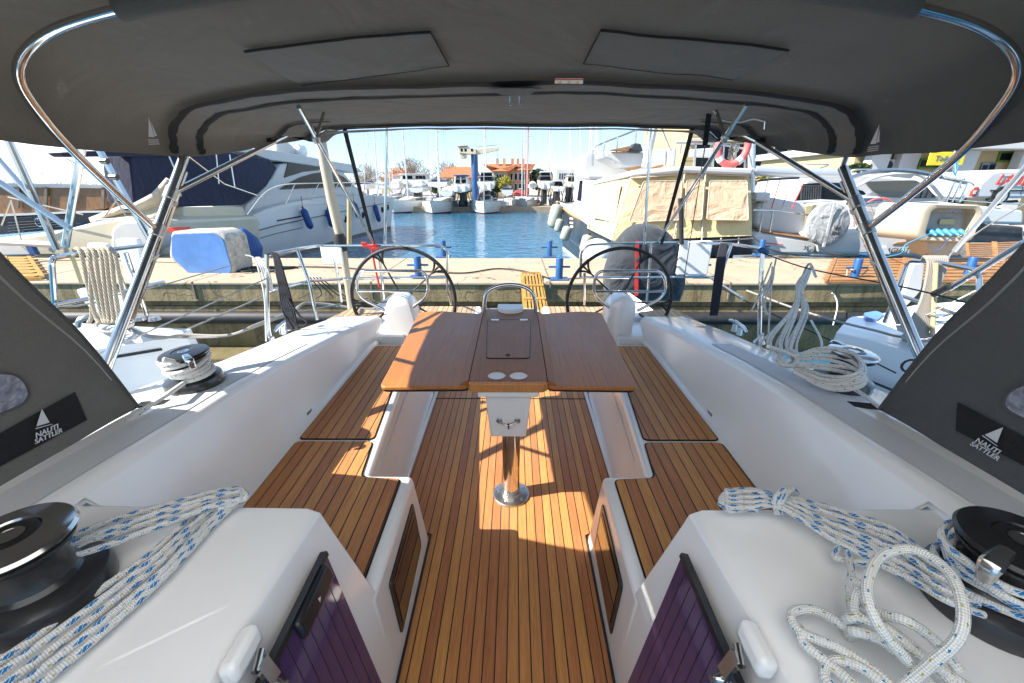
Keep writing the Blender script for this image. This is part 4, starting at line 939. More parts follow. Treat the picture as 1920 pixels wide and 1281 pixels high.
# passerelle pole standing on the stern, its fittings, antenna wires
t = thing('stern_pole', 'thick pale pole with a black joint leaning on the left quarter', 'pole', P(658,590,y=4.1))
obj('pole_tube', MB().tube([P(601,262,y=4.1), P(622,375,y=4.1), P(641,455,y=4.1)], [.045,.045,.042], 16, sub=2), K['beige'], t)
obj('pole_tail', MB().tube([P(641,455,y=4.1), P(652,530,y=4.1), P(660,590,y=4.1)], .034, 14), K['beige'], t)
j = P(638,455,y=4.05); obj('joint', MB().lathe([(.05,-.08),(.056,-.04),(.056,.05),(.048,.08)], j, (P(622,375,y=4.1)-P(641,455,y=4.1)), 20).lathe([(.03,0),(.03,.05),(.015,.055),(0,.05)], j, (0.2,-1,0), 16), K['rubber'], t)
for px0, px1, y, r, m_, lb in ((725,722,4.05,.013,'steel','slim steel pole between the left strut and the wheel'), (1221,1208,4.0,.012,'steel','slim steel pole rising behind the right wheel'), (655,655,4.2,.022,'bronze','short bronze rod with a joint beside the left strut'), (1276,1278,4.0,.020,'rubber','short black rod with joint beside the right strut')):
    y0 = {655:372,1276:372}.get(px0, 236); o = obj('backstay_tube', MB().tube([P(px0,y0,y=y), P(px1,458,y=y)], r, 10), K[m_]); tag(o, lb, 'pole')
o = obj('backstay_wire', MB().tube([P(1322,275,y=3.3), P(1283,520,y=3.9)], .004, 6), K['rubber']); tag(o, 'thin black stay crossing the right strut down to the white bracket', 'line')
# ================================================================ HARBOUR (level frame)
FR[0] = 'w'
random.seed(3)
WZ = -1.18; QZ = .10; QN, QF = 7.25, 9.9
def water():
    m, nt, b = new('harbour_water'); g = nt.nodes.new('ShaderNodeNewGeometry')
    mp = nt.nodes.new('ShaderNodeMapping'); mp.inputs['Scale'].default_value = (.75, 1.5, 1); nt.links.new(g.outputs['Position'], mp.inputs[0])
    n1 = noisen(nt, mp.outputs[0], 1.6, 3, .5, .3); n2 = noisen(nt, mp.outputs[0], .35, 2)
    b.inputs['Base Color'].default_value = (.018,.115,.20,1); b.inputs['Roughness'].default_value = .045; b.inputs['IOR'].default_value = 1.33; b.inputs['Specular IOR Level'].default_value = .5
    bump(nt, b, mathn(nt, 'ADD', n1, mathn(nt, 'MULTIPLY', n2, .8)), 1.0, .10); return m
struct('water', MB().face((-900,-300,WZ),(900,-300,WZ),(900,1500,WZ),(-900,1500,WZ)), water())
def concrete(name, c, stain, mossz=None):
    m, nt, b = new(name); g = nt.nodes.new('ShaderNodeNewGeometry'); v = g.outputs['Position']; n = noisen(nt, v, 1.1, 6, .6); f = noisen(nt, v, 26, 5, .7)
    cc = mix(nt, ramp(nt, n, .3, .7), tuple(q*.84 for q in c), tuple(min(1, q*1.08) for q in c)); cc = mix(nt, mathn(nt, 'MULTIPLY', ramp(nt, f, .45, .75), .4), cc, stain)
    d = noisen(nt, v, .55, 8, .75); cc = mix(nt, mathn(nt, 'MULTIPLY', ramp(nt, d, .54, .66), .6), cc, tuple(q*.7 for q in stain))
    if mossz is not None:
        sp = nt.nodes.new('ShaderNodeSeparateXYZ'); nt.links.new(v, sp.inputs[0]); e = mathn(nt, 'ADD', sp.outputs[2], mathn(nt, 'MULTIPLY', n, .6)); cc = mix(nt, ramp(nt, e, mossz+.75, mossz+.1), cc, (.085,.07,.014))
        mp = nt.nodes.new('ShaderNodeMapping'); mp.inputs['Scale'].default_value = (3,3,.35); nt.links.new(v, mp.inputs[0]); st = noisen(nt, mp.outputs[0], 2, 5, .7); cc = mix(nt, mathn(nt, 'MULTIPLY', ramp(nt, st, .45, .65), .75), cc, (.085,.065,.035))
    ru = noisen(nt, v, 1.7, 7, .72, .8); cc = mix(nt, mathn(nt, 'MULTIPLY', ramp(nt, ru, .60, .72), .55), cc, (.30,.115,.035))
    vo = nt.nodes.new('ShaderNodeTexVoronoi'); vo.feature = 'DISTANCE_TO_EDGE'; vo.inputs['Scale'].default_value = .55; dv = nt.nodes.new('ShaderNodeVectorMath'); dv.operation = 'ADD'; nz = nt.nodes.new('ShaderNodeTexNoise'); nz.inputs['Scale'].default_value = 1.8; nt.links.new(v, nz.inputs['Vector']); nt.links.new(v, dv.inputs[0]); nt.links.new(nz.outputs[1], dv.inputs[1]); nt.links.new(dv.outputs[0], vo.inputs['Vector'])
    cc = mix(nt, mathn(nt, 'MULTIPLY', mathn(nt, 'LESS_THAN', vo.outputs['Distance'], .006), .7), cc, (.07,.05,.03))
    nt.links.new(cc, b.inputs['Base Color']); b.inputs['Roughness'].default_value = .88; bump(nt, b, f, .5, .02); return m
K['quaytop'] = concrete('quay_concrete', (.40,.31,.215), (.27,.19,.12)); K['quaywall'] = concrete('quay_wall_stained', (.31,.235,.12), (.11,.075,.025), WZ)
K['land'] = concrete('hard_standing', (.42,.39,.35), (.3,.28,.25))
qt = MB().box(-70, 70, QN, QF, QZ-.06, QZ); struct('quay', qt, K['quaytop'], bevel=.02)
b = MB().box(-70, 70, QN+.03, QF-.03, QZ-.36, QZ-.062); b.box(-70, 70, QN+.14, QF-.1, QZ-.46, QZ-.36); b.box(-70, 70, QN+.08, QF-.06, WZ-1, QZ-.46)
struct('quay_wall', b, K['quaywall'], bevel=.012)
random.seed(2)
for k in range(-12, 13):
    o = obj('quay_joint', MB().box(k*3.1+.6, k*3.1+.625, QN-.003, QF, QZ-.30, QZ+.003), K['bark'])
    o['kind'] = 'structure'
# low ledge with moss at the wall foot
struct('quay_ledge', MB().box(-70, -1.8, QN-.55, QN+.08, WZ-.5, WZ+.07), K['quaywall'], bevel=.02)
struct('land', MB().box(-400, 7.5, 62, 600, WZ-1, -.35).box(7.5, 400, 34, 600, WZ-1, -.30).box(16, 300, 17.5, 34, WZ-1, -.25), K['land'])
struct('far_pier', MB().box(-30, 9, 52, 55.5, WZ-1, -.55), K['quaytop'])
# rubber fender strip and dark tube between stern and quay
o = obj('rubber_bumper', MB().tube([Vector((-14,QN-.06,QZ-.62)), Vector((14,QN-.06,QZ-.62))], .11, 14), K['rubber']); tag(o, 'long black rubber bumper fixed along the quay wall', 'bumper')
# ---------------------------------------------------------------- bollards
def bollard(px, py, y, lab, h=.36, r=.065):
    c = P(px, py, z=QZ) if y is None else P(px, py, y=y); c.z = QZ
    t = thing('bollard', lab, 'bollard', c, 'blue quay bollards')
    obj('post', MB().lathe([(r,0),(r,h-.015),(r*.9,h),(0,h)], c+Vector((0,0,.02)), n=20), K['blue'], t)
    obj('cross_bar', MB().tube([c+Vector((-.19,0,h*.62)), c+Vector((.19,0,h*.62))], .018, 10), K['blue'], t)
    obj('base_plate', MB().box(c.x-.16, c.x+.16, c.y-.13, c.y+.13, c.z, c.z+.022), K['blue'], t, bevel=.004)
bollard(1048,524,None,'blue bollard on the near quay edge just right of the yellow gangplank')
bollard(785,520,None,'blue bollard on the near quay edge seen through the left wheel')
bollard(1600,526,None,'blue bollard on the near quay edge in front of the orange slatted gangway')
bollard(1030,482,None,'blue bollard on the far quay edge beside the dark trawler bow')
bollard(832,482,None,'blue bollard on the far quay edge behind the left stern rail')
bollard(1425,480,None,'blue bollard on the far quay edge right of the trawler stern')
bollard(1630,478,None,'blue bollard on the far quay edge below the silver round cover')
bollard(1310,520,None,'blue bollard partly hidden below the right white bracket')
bollard(1812,522,None,'blue bollard near the right end of the orange slatted gangway')
bollard(55,474,None,'blue bollard on the far quay edge at the far left')
# ---------------------------------------------------------------- gangplanks
def grating(name, label, a, b_, c, d, n, mat, th=.04, mid=(.45,), frame=.06, grp=None):
    # slats run from edge a-b to edge d-c
    a, b_, c, d = map(Vector, (a, b_, c, d)); t = thing(name, label, 'gangplank', (a+b_+c+d)/4, grp)
    for k in range(n):
        f = (k+.5)/n; p, q = a.lerp(b_, f), d.lerp(c, f); obj('slat', MB().bar(p, q, (a-b_).length/n*.55, th*.6), mat, t)
    for f in (0, *mid, 1): obj('cross_board', MB().bar(a.lerp(d, f)+Vector((0,0,th*.45)), b_.lerp(c, f)+Vector((0,0,th*.45)), frame if f in (0,1) else frame*4 if len(mid) == 1 and n > 7 else frame*1.6, th*.4), mat, t)
    for p, q in ((a,d),(b_,c)): obj('side_rail', MB().bar(p+Vector((0,0,-th*.6)), q+Vector((0,0,-th*.6)), .04, th), mat, t)
grating('slatted_gangplank', 'narrow yellow slatted gangplank leaning from the quay towards the yacht stern', P(978,513,z=QZ+.05), P(1013,513,z=QZ+.05), P(1027,590,y=5.6), P(984,590,y=5.6), 6, K['gangy'], mid=(.38,.7))
grating('slatted_gangplank', 'orange wooden slatted gangway lying along the quay on the right', P(1548,527,z=QZ+.05), P(1566,486,z=QZ+.05), P(1880,482,z=QZ+.05), P(1885,527,z=QZ+.05), 8, K['gangw'], mid=(.44,))
grating('slatted_gangplank', 'orange slatted gangway on the far quay edge behind the beige pedestal', P(1815,482,y=10.2), P(1812,457,y=10.9), P(1930,452,y=10.9), P(1930,482,y=10.2), 7, K['gangw'], mid=(.44,))
grating('slatted_gangplank', 'yellow slatted gangway at the far left of the quay', P(-40,522,z=QZ+.06), P(-40,482,z=QZ+.06), P(54,482,z=QZ+.06), P(80,520,z=QZ+.06), 7, K['gangy'], mid=(.5,))
# ---------------------------------------------------------------- quay service pedestals
t = thing('service_pedestal', 'weathered grey quay pedestal with a large faded blue panel', 'service pedestal', P(395,522,z=QZ))
fy = 8.05
pl = [P(*k, y=fy) for k in ((321,440),(400,437),(417,447),(434,505),(428,517),(356,514),(322,482))]
obj('pedestal_body', MB().prism([v+Vector((0,.02,0)) for v in rnd([P(*k, y=fy) for k in ((318,434),(404,431),(424,443),(440,508),(432,522),(352,519),(314,484))], .08, 6)], (.05,.55,.0)), K['mossy'], t, bevel=.05, seg=3)
obj('blue_panel', MB().prism(rnd(pl, .10, 6), (0,.03,0)), K['lblue'], t)
pz = P(392,521,y=fy).z; obj('plinth', MB().box(P(357,520,y=fy).x, P(432,520,y=fy).x+.1, fy+.1, fy+.5, QZ, pz+.05), K['mossy'], t, bevel=.02)
t = thing('service_pedestal', 'beige rounded quay pedestal with blue plugs in a recessed socket panel', 'service pedestal', P(1770,478,z=QZ))
fy = 9.0
oq = [P(*k, y=fy) for k in ((1742,382),(1836,384),(1842,396),(1826,445),(1812,455),(1726,452),(1716,440),(1730,392))]
iq = [P(*k, y=fy) for k in ((1756,390),(1828,392),(1832,400),(1820,440),(1810,447),(1742,445),(1734,438),(1746,396))]
o_, i_ = rnd(oq, .08, 4), rnd(iq, .06, 4); b = MB(); n = len(o_)
b.loft([[v+Vector((-.32,.75,0)) for v in o_], o_, [v+Vector((0,-.02,0)) for v in [o.lerp(i, .3) for o, i in zip(o_, i_)]], [v for v in i_], [v+Vector((0,.22,0)) for v in i_]], closed=True); b.add([v+Vector((-.32,.75,0)) for v in o_], [list(range(n))]); b.add([v+Vector((0,.22,0)) for v in i_], [list(range(n))])
obj('pedestal_body', b, K['beige'], t, angle=50)
obj('recess_panel', MB().prism([v+Vector((0,.20,0)) for v in rnd([P(*k, y=fy) for k in ((1752,400),(1826,402),(1814,442),(1740,440))], .05)], (0,.01,0)), mt('grey_panel', (.30,.30,.28), .6), t)
obj('meter_window', MB().obox(P(1775,416,y=fy+.17), .30, .03, .12), K['bronze'], t, bevel=.01)
obj('pedestal_lettering', text_mb('YACHT', .085, P(1790,396,y=fy-.03), (1,0,-.02), (0,0,1), .003), K['carblue'], t)
for k in range(5):
    c = P(1742+14*k, 432, y=fy+.10); obj('blue_plug', MB().lathe([(.045,0),(.05,.03),(.045,.10),(.03,.12),(.02,.2)], c, (.1,-1,-.5), 12), K['skyblue'], t)
obj('stand', MB().prism([P(*k, y=fy+.1) for k in ((1735,452),(1812,452),(1800,478),(1745,482))], (0,.5,0)), K['beige'], t, bevel=.02)
for k in range(2):
    o = obj('power_cable', MB().tube(cat([P(1750+40*k,436,y=fy+.05), P(1700+70*k,458,y=fy-.3), P(1690+60*k,475,y=fy-.5), P(1660+60*k,482,z=QZ+.02)], 6), .012, 8), K['carblue' if k else 'skyblue']); tag(o, 'thin power cable hanging from the %s plug of the beige pedestal' % ('right' if k else 'left'), 'cable', 'power cables')
# cables along the quay
random.seed(9)
o = obj('quay_hose', MB().tube(cat([P(px, py, z=QZ+.02) for px, py in ((560,500),(640,502),(720,508),(800,509),(870,512),(930,504),(980,508),(1030,522))], 8), .014, 8), K['rubber']); tag(o, 'thin black hose lying along the quay behind the table', 'hose')
for k in range(3):
    o = obj('cable_heap', MB().tube(cat([P(430+random.uniform(0,140), 500+random.uniform(0,10), z=QZ+.02+.01*k) for _ in range(7)], 8), .016, 8), K['rubber']); tag(o, 'tangled black cable on the quay right of the blue panelled pedestal', 'cable', 'black cable tangle')
# dark cover with the red strap, standing on the quay behind the right wheel
t = thing('covered_liferaft', 'tall dark grey fabric cover with a red strap behind the right wheel', 'covered equipment', P(1195,520,z=QZ))
prof = [(1135,560),(1133,520),(1140,490),(1156,455),(1180,428),(1210,420),(1240,428),(1262,452),(1276,490),(1280,530),(1270,562)]
pp = cat([P(*k, y=6.2) for k in prof], 3); cc = sum(pp, Vector())/len(pp); secs = []
for dy, sc in ((.42,.6),(.30,.88),(.1,1.0),(-.1,1.0),(-.22,.9),(-.28,.7),(-.31,.35)):
    secs.append([cc+(v-cc)*sc+Vector((0,dy+.02*noise.noise(v*3+Vector((dy*4,0,0))),0)) for v in pp])
obj('fabric_cover', MB().loft(secs, closed=True, caps=True), K['greycover'], t, angle=70)
obj('red_strap', MB().bar(P(1195,452,y=5.90), P(1193,555,y=5.88), .05, .006, (0,1,0)), K['red'], t)
# ---------------------------------------------------------------- generic boats
def hull_mb(bow, stern, beam, fb_b, fb_s, n=14, full=.55, transom=.85, rake=.06, flare=.86, deep=.4):
    bow, stern = Vector((*bow, 0)), Vector((*stern, 0)); d = bow-stern; L = d.length; d.normalize(); sd = Vector((d.y, -d.x, 0)); secs = []
    for i in range(n+1):
        t = i/n; w = beam/2*(transom+(1-transom)*math.sin(min(1, t/.5)*PI/2)) if t < .5 else beam/2*max(.012, 1-((t-.5)/.5)**(1.0+full*2.2))
        fb = fb_s+(fb_b-fb_s)*t**1.6; c = stern+d*(L*t); rk = rake*L*t**4; cl = stern+d*(L*t-rk*.0)
        ww = w*flare*(1-.12*t); r = []
        for s, seq in ((-1, ((1,fb,0),(.985,fb*.6,rk*.25),(.90*flare/.86,.12,rk*.8),(.84*flare/.86*(1-.1*t),-.02,rk),(.5,-deep,rk))), (1, ((.5,-deep,rk),(.84*flare/.86*(1-.1*t),-.02,rk),(.90*flare/.86,.12,rk*.8),(.985,fb*.6,rk*.25),(1,fb,0)))):
            for q, z, b_ in seq: r.append(cl-d*b_+sd*(s*w*q)+Vector((0,0,WZ+z)))
        secs.append(r)
    return secs, d, sd, L
def boat_hull(t, bow, stern, beam, fb_b, fb_s, mat=None, stripe='antired', **k):
    secs, d, sd, L = hull_mb(bow, stern, beam, fb_b, fb_s, **k)
    top = [[s_[i] for i in (0,1,2)] for s_ in secs]; 
    b = MB(); b.loft([s_[0:3] for s_ in secs]); b.loft([s_[7:10] for s_ in secs]); b.add([secs[0][i] for i in (0,1,2,7,8,9)], [list(range(6))]); obj('hull', b, mat or K['hullw'], t, angle=60)
    b = MB().loft([s_[2:8] for s_ in secs], caps=True); obj('antifouling', b, K[stripe], t, angle=60)
    b = MB().loft([[s_[0]+Vector((0,0,.0)), (s_[0]+s_[9])/2+Vector((0,0,.05)), s_[9]] for s_ in secs]); obj('deck', b, K['white'], t)
    obj('toe_rail', MB().tube([s_[0]+Vector((0,0,.03)) for s_ in secs]+[s_[9]+Vector((0,0,.03)) for s_ in secs[::-1]], .03, 6), K['steel2'], t)
    return secs, d, sd, L
def sailboat(name, label, bow, stern, beam, fb=(1.35,1.1), mh=15, mast='alu', hoodm=None, boomcover=None, spread=(.42,.68), mpos=.58, lean=0, group=None, rig=True, hullm=None, mr=.09, detail=True):
    t = thing(name, label, 'sailboat', (stern[0], stern[1], WZ), group); secs, d, sd, L = boat_hull(t, bow, stern, beam, *fb, mat=hullm); s0 = Vector((*stern, WZ)); Up = Vector((0,0,1))
    cz = fb[1]+.05; q = lambda f, u, z: s0+d*(L*f)+sd*(beam/2*u)+Up*z
    cb = MB().loft([[q(f,-w,zz),q(f,-w*.86,zz+h),q(f,w*.86,zz+h),q(f,w,zz)] for f, w, h, zz in ((.30,.60,.42,cz),(.45,.58,.42,cz+.02),(.62,.45,.30,cz+.08),(.74,.25,.06,cz+.16))], caps=True); cab = obj('coachroof', cb, K['white'], t, bevel=.03)
    for s in (-1, 1): obj('cabin_window', MB().prism([q(.36,s*.605,cz+.14),q(.58,s*.51,cz+.22),q(.58,s*.49,cz+.30),q(.36,s*.575,cz+.32)], sd*(s*.03)), K['darkglass'], t)
    for s in (-1, 1): obj('hull_window', MB().prism([q(.55,s*.93,fb[0]*.62),q(.62,s*.88,fb[0]*.62),q(.62,s*.885,fb[0]*.75),q(.55,s*.935,fb[0]*.74)], sd*(s*.06)), K['darkglass'], t)
    mb_ = q(mpos,0,cz+.3); mt_ = mb_+Up*mh+sd*lean*mh; obj('mast', MB().tube([mb_, mt_], [mr, mr*.8], 10, flat=1.3), K[mast], t)
    if rig:
        bo = q(mpos-.36,0,cz+1.35); obj('boom', MB().tube([mb_+Up*1.1, bo], .08, 8), K[boomcover or 'alu'], t)
        for f in spread: obj('spreader', MB().tube([mb_.lerp(mt_, f)-sd*beam*.24, mb_.lerp(mt_, f)+sd*beam*.24], .025, 6), K['alu'], t)
        st = MB(); st.tube([q(.985,0,fb[0]+.05), mt_], .028, 5)
        obj('forestay', st, K['white'], t)
        for s in (-1, 1): obj('shroud', MB().tube([q(mpos-.02,s*.9,fb[1]+.05), mb_.lerp(mt_,spread[0])+sd*s*beam*.24, mb_.lerp(mt_,spread[1])+sd*s*beam*.24, mt_], .012, 5), K['steel2'], t)
        obj('backstay', MB().tube([q(.01,0,fb[1]), mt_], .012, 5), K['steel2'], t)
    if detail:
        obj('pulpit', MB().tube(fillet([q(.90,-.38,fb[0]),q(.91,-.36,fb[0]+.6),q(1.0,0,fb[0]+.62),q(.91,.36,fb[0]+.6),q(.90,.38,fb[0])], .25), .022, 8), K['steel2'], t)
        for s in (-1, 1):
            obj('guard_wires', MB().tube([q(.90,s*.40,fb[0]+.55),q(.5,s*.97,fb[1]+.65),q(.05,s*.86,fb[1]+.6)], .010, 5).tube([q(.90,s*.40,fb[0]+.3),q(.5,s*.97,fb[1]+.35),q(.05,s*.86,fb[1]+.3)], .008, 5), K['steel2'], t)
            for f, w in ((.72,.80),(.5,.97),(.3,.96),(.12,.89)): obj('stanchion', MB().tube([q(f,s*w,fb[1]),q(f,s*w,fb[1]+.66)], .014, 6), K['steel2'], t)
        obj('anchor', MB().tube([q(.97,0,fb[0]+.06),q(1.02,0,fb[0]+.05),q(1.025,0,fb[0]-.3)], .05, 8), K['steel2'], t)
    if hoodm: obj('sprayhood', MB().loft([[q(f,-.52,z0),q(f,-.50,z0+h*.7),q(f,-.3,z0+h),q(f,.3,z0+h),q(f,.50,z0+h*.7),q(f,.52,z0)] for f, h, z0 in ((.40,.1,cz+.40),(.35,.75,cz+.3),(.24,.95,cz+.2))]), K[hoodm], t, solid=.02)
    return t, q, beam
far = 'sailing boats moored bow-on across the basin'
def wx(px, py=402):
    return P(px, py, z=WZ)
def farboat(px, py, hx, beam, name_lab, **k):
    b0 = wx(px, py); L = 12.5; sailboat('sailboat', name_lab, (b0.x, b0.y), (b0.x+hx, b0.y+L), beam, group=far, **k)
farboat(809,402,.55,4.1,'white sailboat with twin pale masts and blue canopy behind, left of the crane', mh=17, mpos=.60, hoodm='navy')
farboat(908,402,-.1,4.1,'white sailboat bow-on directly below the blue crane column', mh=18, mpos=.60, hoodm='greycover')
farboat(984,396,-.8,3.3,'small white sailboat with a bright red sprayhood', mh=16, hoodm='redp', mpos=.62)
farboat(735,401,1.6,3.9,'white sailboat half hidden behind the motor yacht bow', mh=16)
# second row behind the pier: masts tell them apart
row2 = [(703,'thin mast rising left of the slim steel pole',58,'alu',17,-.04),(728,'sailboat whose mast crosses the slim left steel pole',60,'alu',17,.0),(818,'sailboat behind whose mast leans beside the twin pale masts',56,'alu',18,-.02),(986,'sailboat behind with a dark red mast',57,'redp',17,-.01),(1027,'sailboat behind with tall white mast over the covered boats',63,'white',20,.0),(1082,'distant sailboat with a short thin mast near the white hall',90,'alu',13,0),(1098,'sailboat with grey mast just left of the trawler flybridge',45,'alu',17,-.02),(1107,'sailboat with a mast behind the trawler flybridge rail',50,'alu',18,.03),(1063,'distant sailboat with thin mast right of the covered boats',95,'alu',16,.0)]
for px, lb, y, mm, mh, ln in row2:
    c = P(px, 350, y=y); sailboat('sailboat', lb, (c.x, y-5), (c.x+.3, y+6), 3.4, mh=mh, mast=mm, lean=ln, group='masts of the boats behind the pier', mr=.10 if mm == 'redp' else .085, mpos=.5, detail=False)
random.seed(21)
for k in range(14):
    px = random.choice([random.uniform(1060,1290), random.uniform(640,800), random.uniform(1290,1420)]); y = random.uniform(70, 120); c = P(px, 350, y=y)
    sailboat('sailboat', 'distant white sailboat with a thin mast in the mast forest beyond the pier', (c.x, y-4.5), (c.x+.3, y+5), 3.2, mh=random.uniform(10,15), group='distant mast forest', mr=.07, detail=False, rig=k % 2 == 0, lean=random.uniform(-.02,.02))
# ================================================================ BIG BOATS BEYOND THE QUAY
FR[0] = 'w'
V = Vector; UP = V((0,0,1))
def reflect(p, a, d):      # mirror p across the vertical plane through a along d
    n = V((d.y, -d.x, 0)).normalized(); return p-n*2*n.dot(p-a)
def px_poly(pts, **k): return [P(x, y, **k) for x, y in pts]
def c5(pts): return [(400+x/5.333, 220+y/5.333) for x, y in pts]
def c7(pts): return [(1000+x/4.3636, 220+y/4.3636) for x, y in pts]
def c8(pts): return [(1400+x/3.66, 230+y/3.66) for x, y in pts]
def c4(pts): return [(x/4, 240+y/4) for x, y in pts]
def bighull(t, G, bow, cl_stern, wl_in, mat, stripe=None, deckm=None, bottom=None):
    a = V((*cl_stern, 0)); d = (V((bow.x, bow.y, 0))-a).normalized(); n = V((d.y,-d.x,0)); rows = []
    pts = cat(G+[bow], 3)
    for i, g in enumerate(pts):
        f = i/(len(pts)-1); side = (g-a).dot(n); m_ = reflect(g, a, d); ins = wl_in*(1-.3*f)
        sg = 1 if side > 0 else -1; k = lambda q, z: V((g.x, g.y, 0))-n*side*q-d*(.0 if f < .6 else (f-.6)*3.2*(g.z-z)/2.2)+UP*z
        kk = lambda q, z: reflect(k(q, z), a, d); z0 = g.z; zs = [z0, z0-.25*(z0-WZ), z0-.6*(z0-WZ), WZ+.12, WZ-.5]; qs = [0, .01, .05+.05*f, .14+.2*f, .5]
        rows.append([k(q, z) for q, z in zip(qs, zs)]+[kk(q, z) for q, z in zip(qs, zs)][::-1])
    obj('hull', MB().loft([r_ for r_ in rows]).add(rows[0], [list(range(10))]), mat, t, angle=60)
    obj('deck', MB().loft([[r_[0], (r_[0]+r_[9])/2+UP*.06, r_[9]] for r_ in rows]), deckm or K['white'], t)
    if stripe: obj('boot_stripe', MB().loft([[r_[3]+(r_[3]-r_[6]).normalized()*.012-UP*.14, r_[3]+(r_[3]-r_[6]).normalized()*.012+UP*.02] for r_ in rows]), stripe, t)
    return rows, a, d, n
# ---------------- motor yacht at left
t = thing('motor_yacht', 'large white motor yacht with black side windows and a navy cockpit cover', 'motor yacht', P(430,480,y=11.5))
G = [P(300,452,x=-9.25), P(437,423,x=-9.3), P(497,393,x=-9.3), P(563,377,x=-9.28), P(606,371,x=-9.25), P(681,367,x=-9.3)]; bow = P(739,371,y=33)
mid = V((G[0].x-2.25, G[0].y, 0)); rows, a, d, n = bighull(t, G, bow, (mid.x, mid.y), .4, K['hullw'], K['darkhull'])
sidep = lambda px, py, off=0: None
def onhull(px, py, rows_=None, off=.03):
    dr = (P(px, py, y=10)-EYE).normalized(); best = None; rows_ = rows_ or rows
    for r0, r1 in zip(rows_, rows_[1:]):
        for k in range(4):
            for tri in ((r0[k],r0[k+1],r1[k+1]),(r0[k],r1[k+1],r1[k])):
                nn = (tri[1]-tri[0]).cross(tri[2]-tri[0]); dn = nn.dot(dr)
                if abs(dn) < 1e-9: continue
                t_ = nn.dot(tri[0]-EYE)/dn; p = EYE+dr*t_
                if t_ > 0 and all(nn.dot((tri[(j+1)%3]-tri[j]).cross(p-tri[j])) >= -1e-7 for j in range(3)):
                    if best is None or t_ < best[1]: best = (p-dr*off, t_)
    return None if best is None else best[0]
def hull_line(pts, w, name, mat, t_, rows_=None, n=10):
    q = []
    for (x0,y0),(x1,y1) in zip(pts, pts[1:]):
        for k in range(n):
            h = onhull(x0+(x1-x0)*k/n, y0+(y1-y0)*k/n, rows_)
            if h: q.append(h)
    if len(q) > 2: obj(name, MB().tube(q, w, 6), mat, t_)
hull_line(c5([(240,1190),(620,1085),(900,1025),(1130,975),(1400,920),(1800,845)]), .022, 'rubbing_strake', K['darkhull'], t)
hull_line(c5([(280,1265),(600,1170),(930,1095)]), .014, 'hull_stripe', K['darkhull'], t); hull_line(c5([(640,1035),(780,1010),(900,985)]), .03, 'hull_vent', K['darkglass'], t)
for x, y in ((1255,1035),(1320,1018),(1495,978),(1690,925),(1745,900)):
    h = onhull(400+x/5.333, 220+y/5.333)
    if h: obj('porthole', MB().lathe([(0,0),(.16,0),(.19,.02),(.20,.0)], h, n, 18), K['darkglass'], t)
hull_line(c5([(460,1075),(470,1040),(560,970),(700,910),(870,875),(1100,860),(1250,865),(1340,890)]), .02, 'moulded_line', K['alu'], t)
XS = -9.7
side = lambda pts, x=XS: [P(px, py, x=x) for px, py in c5(pts)]
body = side([(300,985),(330,870),(430,790),(520,680),(600,600),(665,470),(745,455),(900,470),(1090,500),(1290,540),(1420,690),(1560,780),(1700,800),(1500,830),(1100,800),(870,830),(520,920)])
obj('deckhouse', MB().prism(body, (-3.1,0,0)), K['white'], t, bevel=.04)
win = side([(750,452),(1090,505),(1050,530),(900,545),(710,605)], XS+.03); obj('upper_window', MB().prism(win, (-.05,0,0)), K['darkglass'], t)
win = side([(665,722),(760,655),(870,600),(1000,562),(1180,535),(1310,600),(1400,690)], XS+.04); obj('side_window', MB().prism(win, (-.05,0,0)), K['darkglass'], t)
roof = side([(60,335),(230,310),(560,325),(870,375),(1100,425),(1380,470),(1500,545),(1400,560),(1080,500),(740,450),(560,430),(380,360),(200,352),(60,360)], XS+.1)
obj('hardtop', MB().prism(roof, (-3.3,0,0)), K['white'], t, bevel=.05)
arch = side([(640,175),(700,190),(760,260),(850,330),(860,370),(640,360)], XS-.7); obj('radar_arch', MB().prism(arch, (-1.6,0,0)), K['white'], t, bevel=.05)
dm = P(*c5([(870,340)])[0], x=XS-.6); obj('radar_dome', MB().ell(dm, .32,.32,.34), K['whitep'], t)
for a_, b_ in (((630,165),(760,150)),((760,150),(790,230)),((700,198),(830,198))): obj('antenna', MB().tube([P(*c5([a_])[0], x=XS-.9), P(*c5([b_])[0], x=XS-.9)], .03, 6), K['white'], t)
rl_ = [P(*q, x=XS+.55) for q in c5([(330,975),(480,780),(600,700),(730,670),(900,662),(1300,655),(1560,655),(1720,690),(1800,760)])]
obj('bow_rail', MB().tube(cat(rl_, 5), .028, 6), K['steel'], t)
for x0, y0, x1, y1 in ((815,668,720,868),(1055,660,970,828),(1250,656,1190,800),(1390,655,1340,790),(1520,655,1500,790),(1660,670,1630,790)): obj('rail_stanchion', MB().tube([P(*q, x=XS+.55) for q in c5([(x0,y0),(x1,y1)])], .022, 6), K['steel'], t)
# navy canopy on its hoops
cv = [P(px, py, x=-9.45) for px, py in ((243,292),(345,283),(420,283),(505,298),(520,315),(500,350),(470,375),(455,385),(345,388),(253,380))]
obj('cockpit_cover', MB().prism(cv, (-.7,0,0)), K['navy'], t, bevel=.04)
av = [P(112,287,x=-9.4), P(180,283,x=-9.4), P(345,283,x=-9.4), P(345,292,x=-9.4), P(125,295,x=-9.4)]; obj('awning', MB().prism(av, (-.3,0,0)), K['navy'], t, bevel=.03)
for s0, s1 in (((355,295),(420,345)),((420,345),(492,370)),((405,290),(410,345)),((430,290),(440,352))): obj('canopy_hoop', MB().tube([P(*s0, x=-9.2), P(*s1, x=-9.2)], .022, 6), K['steel'], t)
obj('aft_bulwark', MB().prism([P(*q, x=-9.4) for q in ((345,388),(455,388),(462,402),(450,410),(345,412))], (-.5,0,0)), K['cream'], t, bevel=.03)
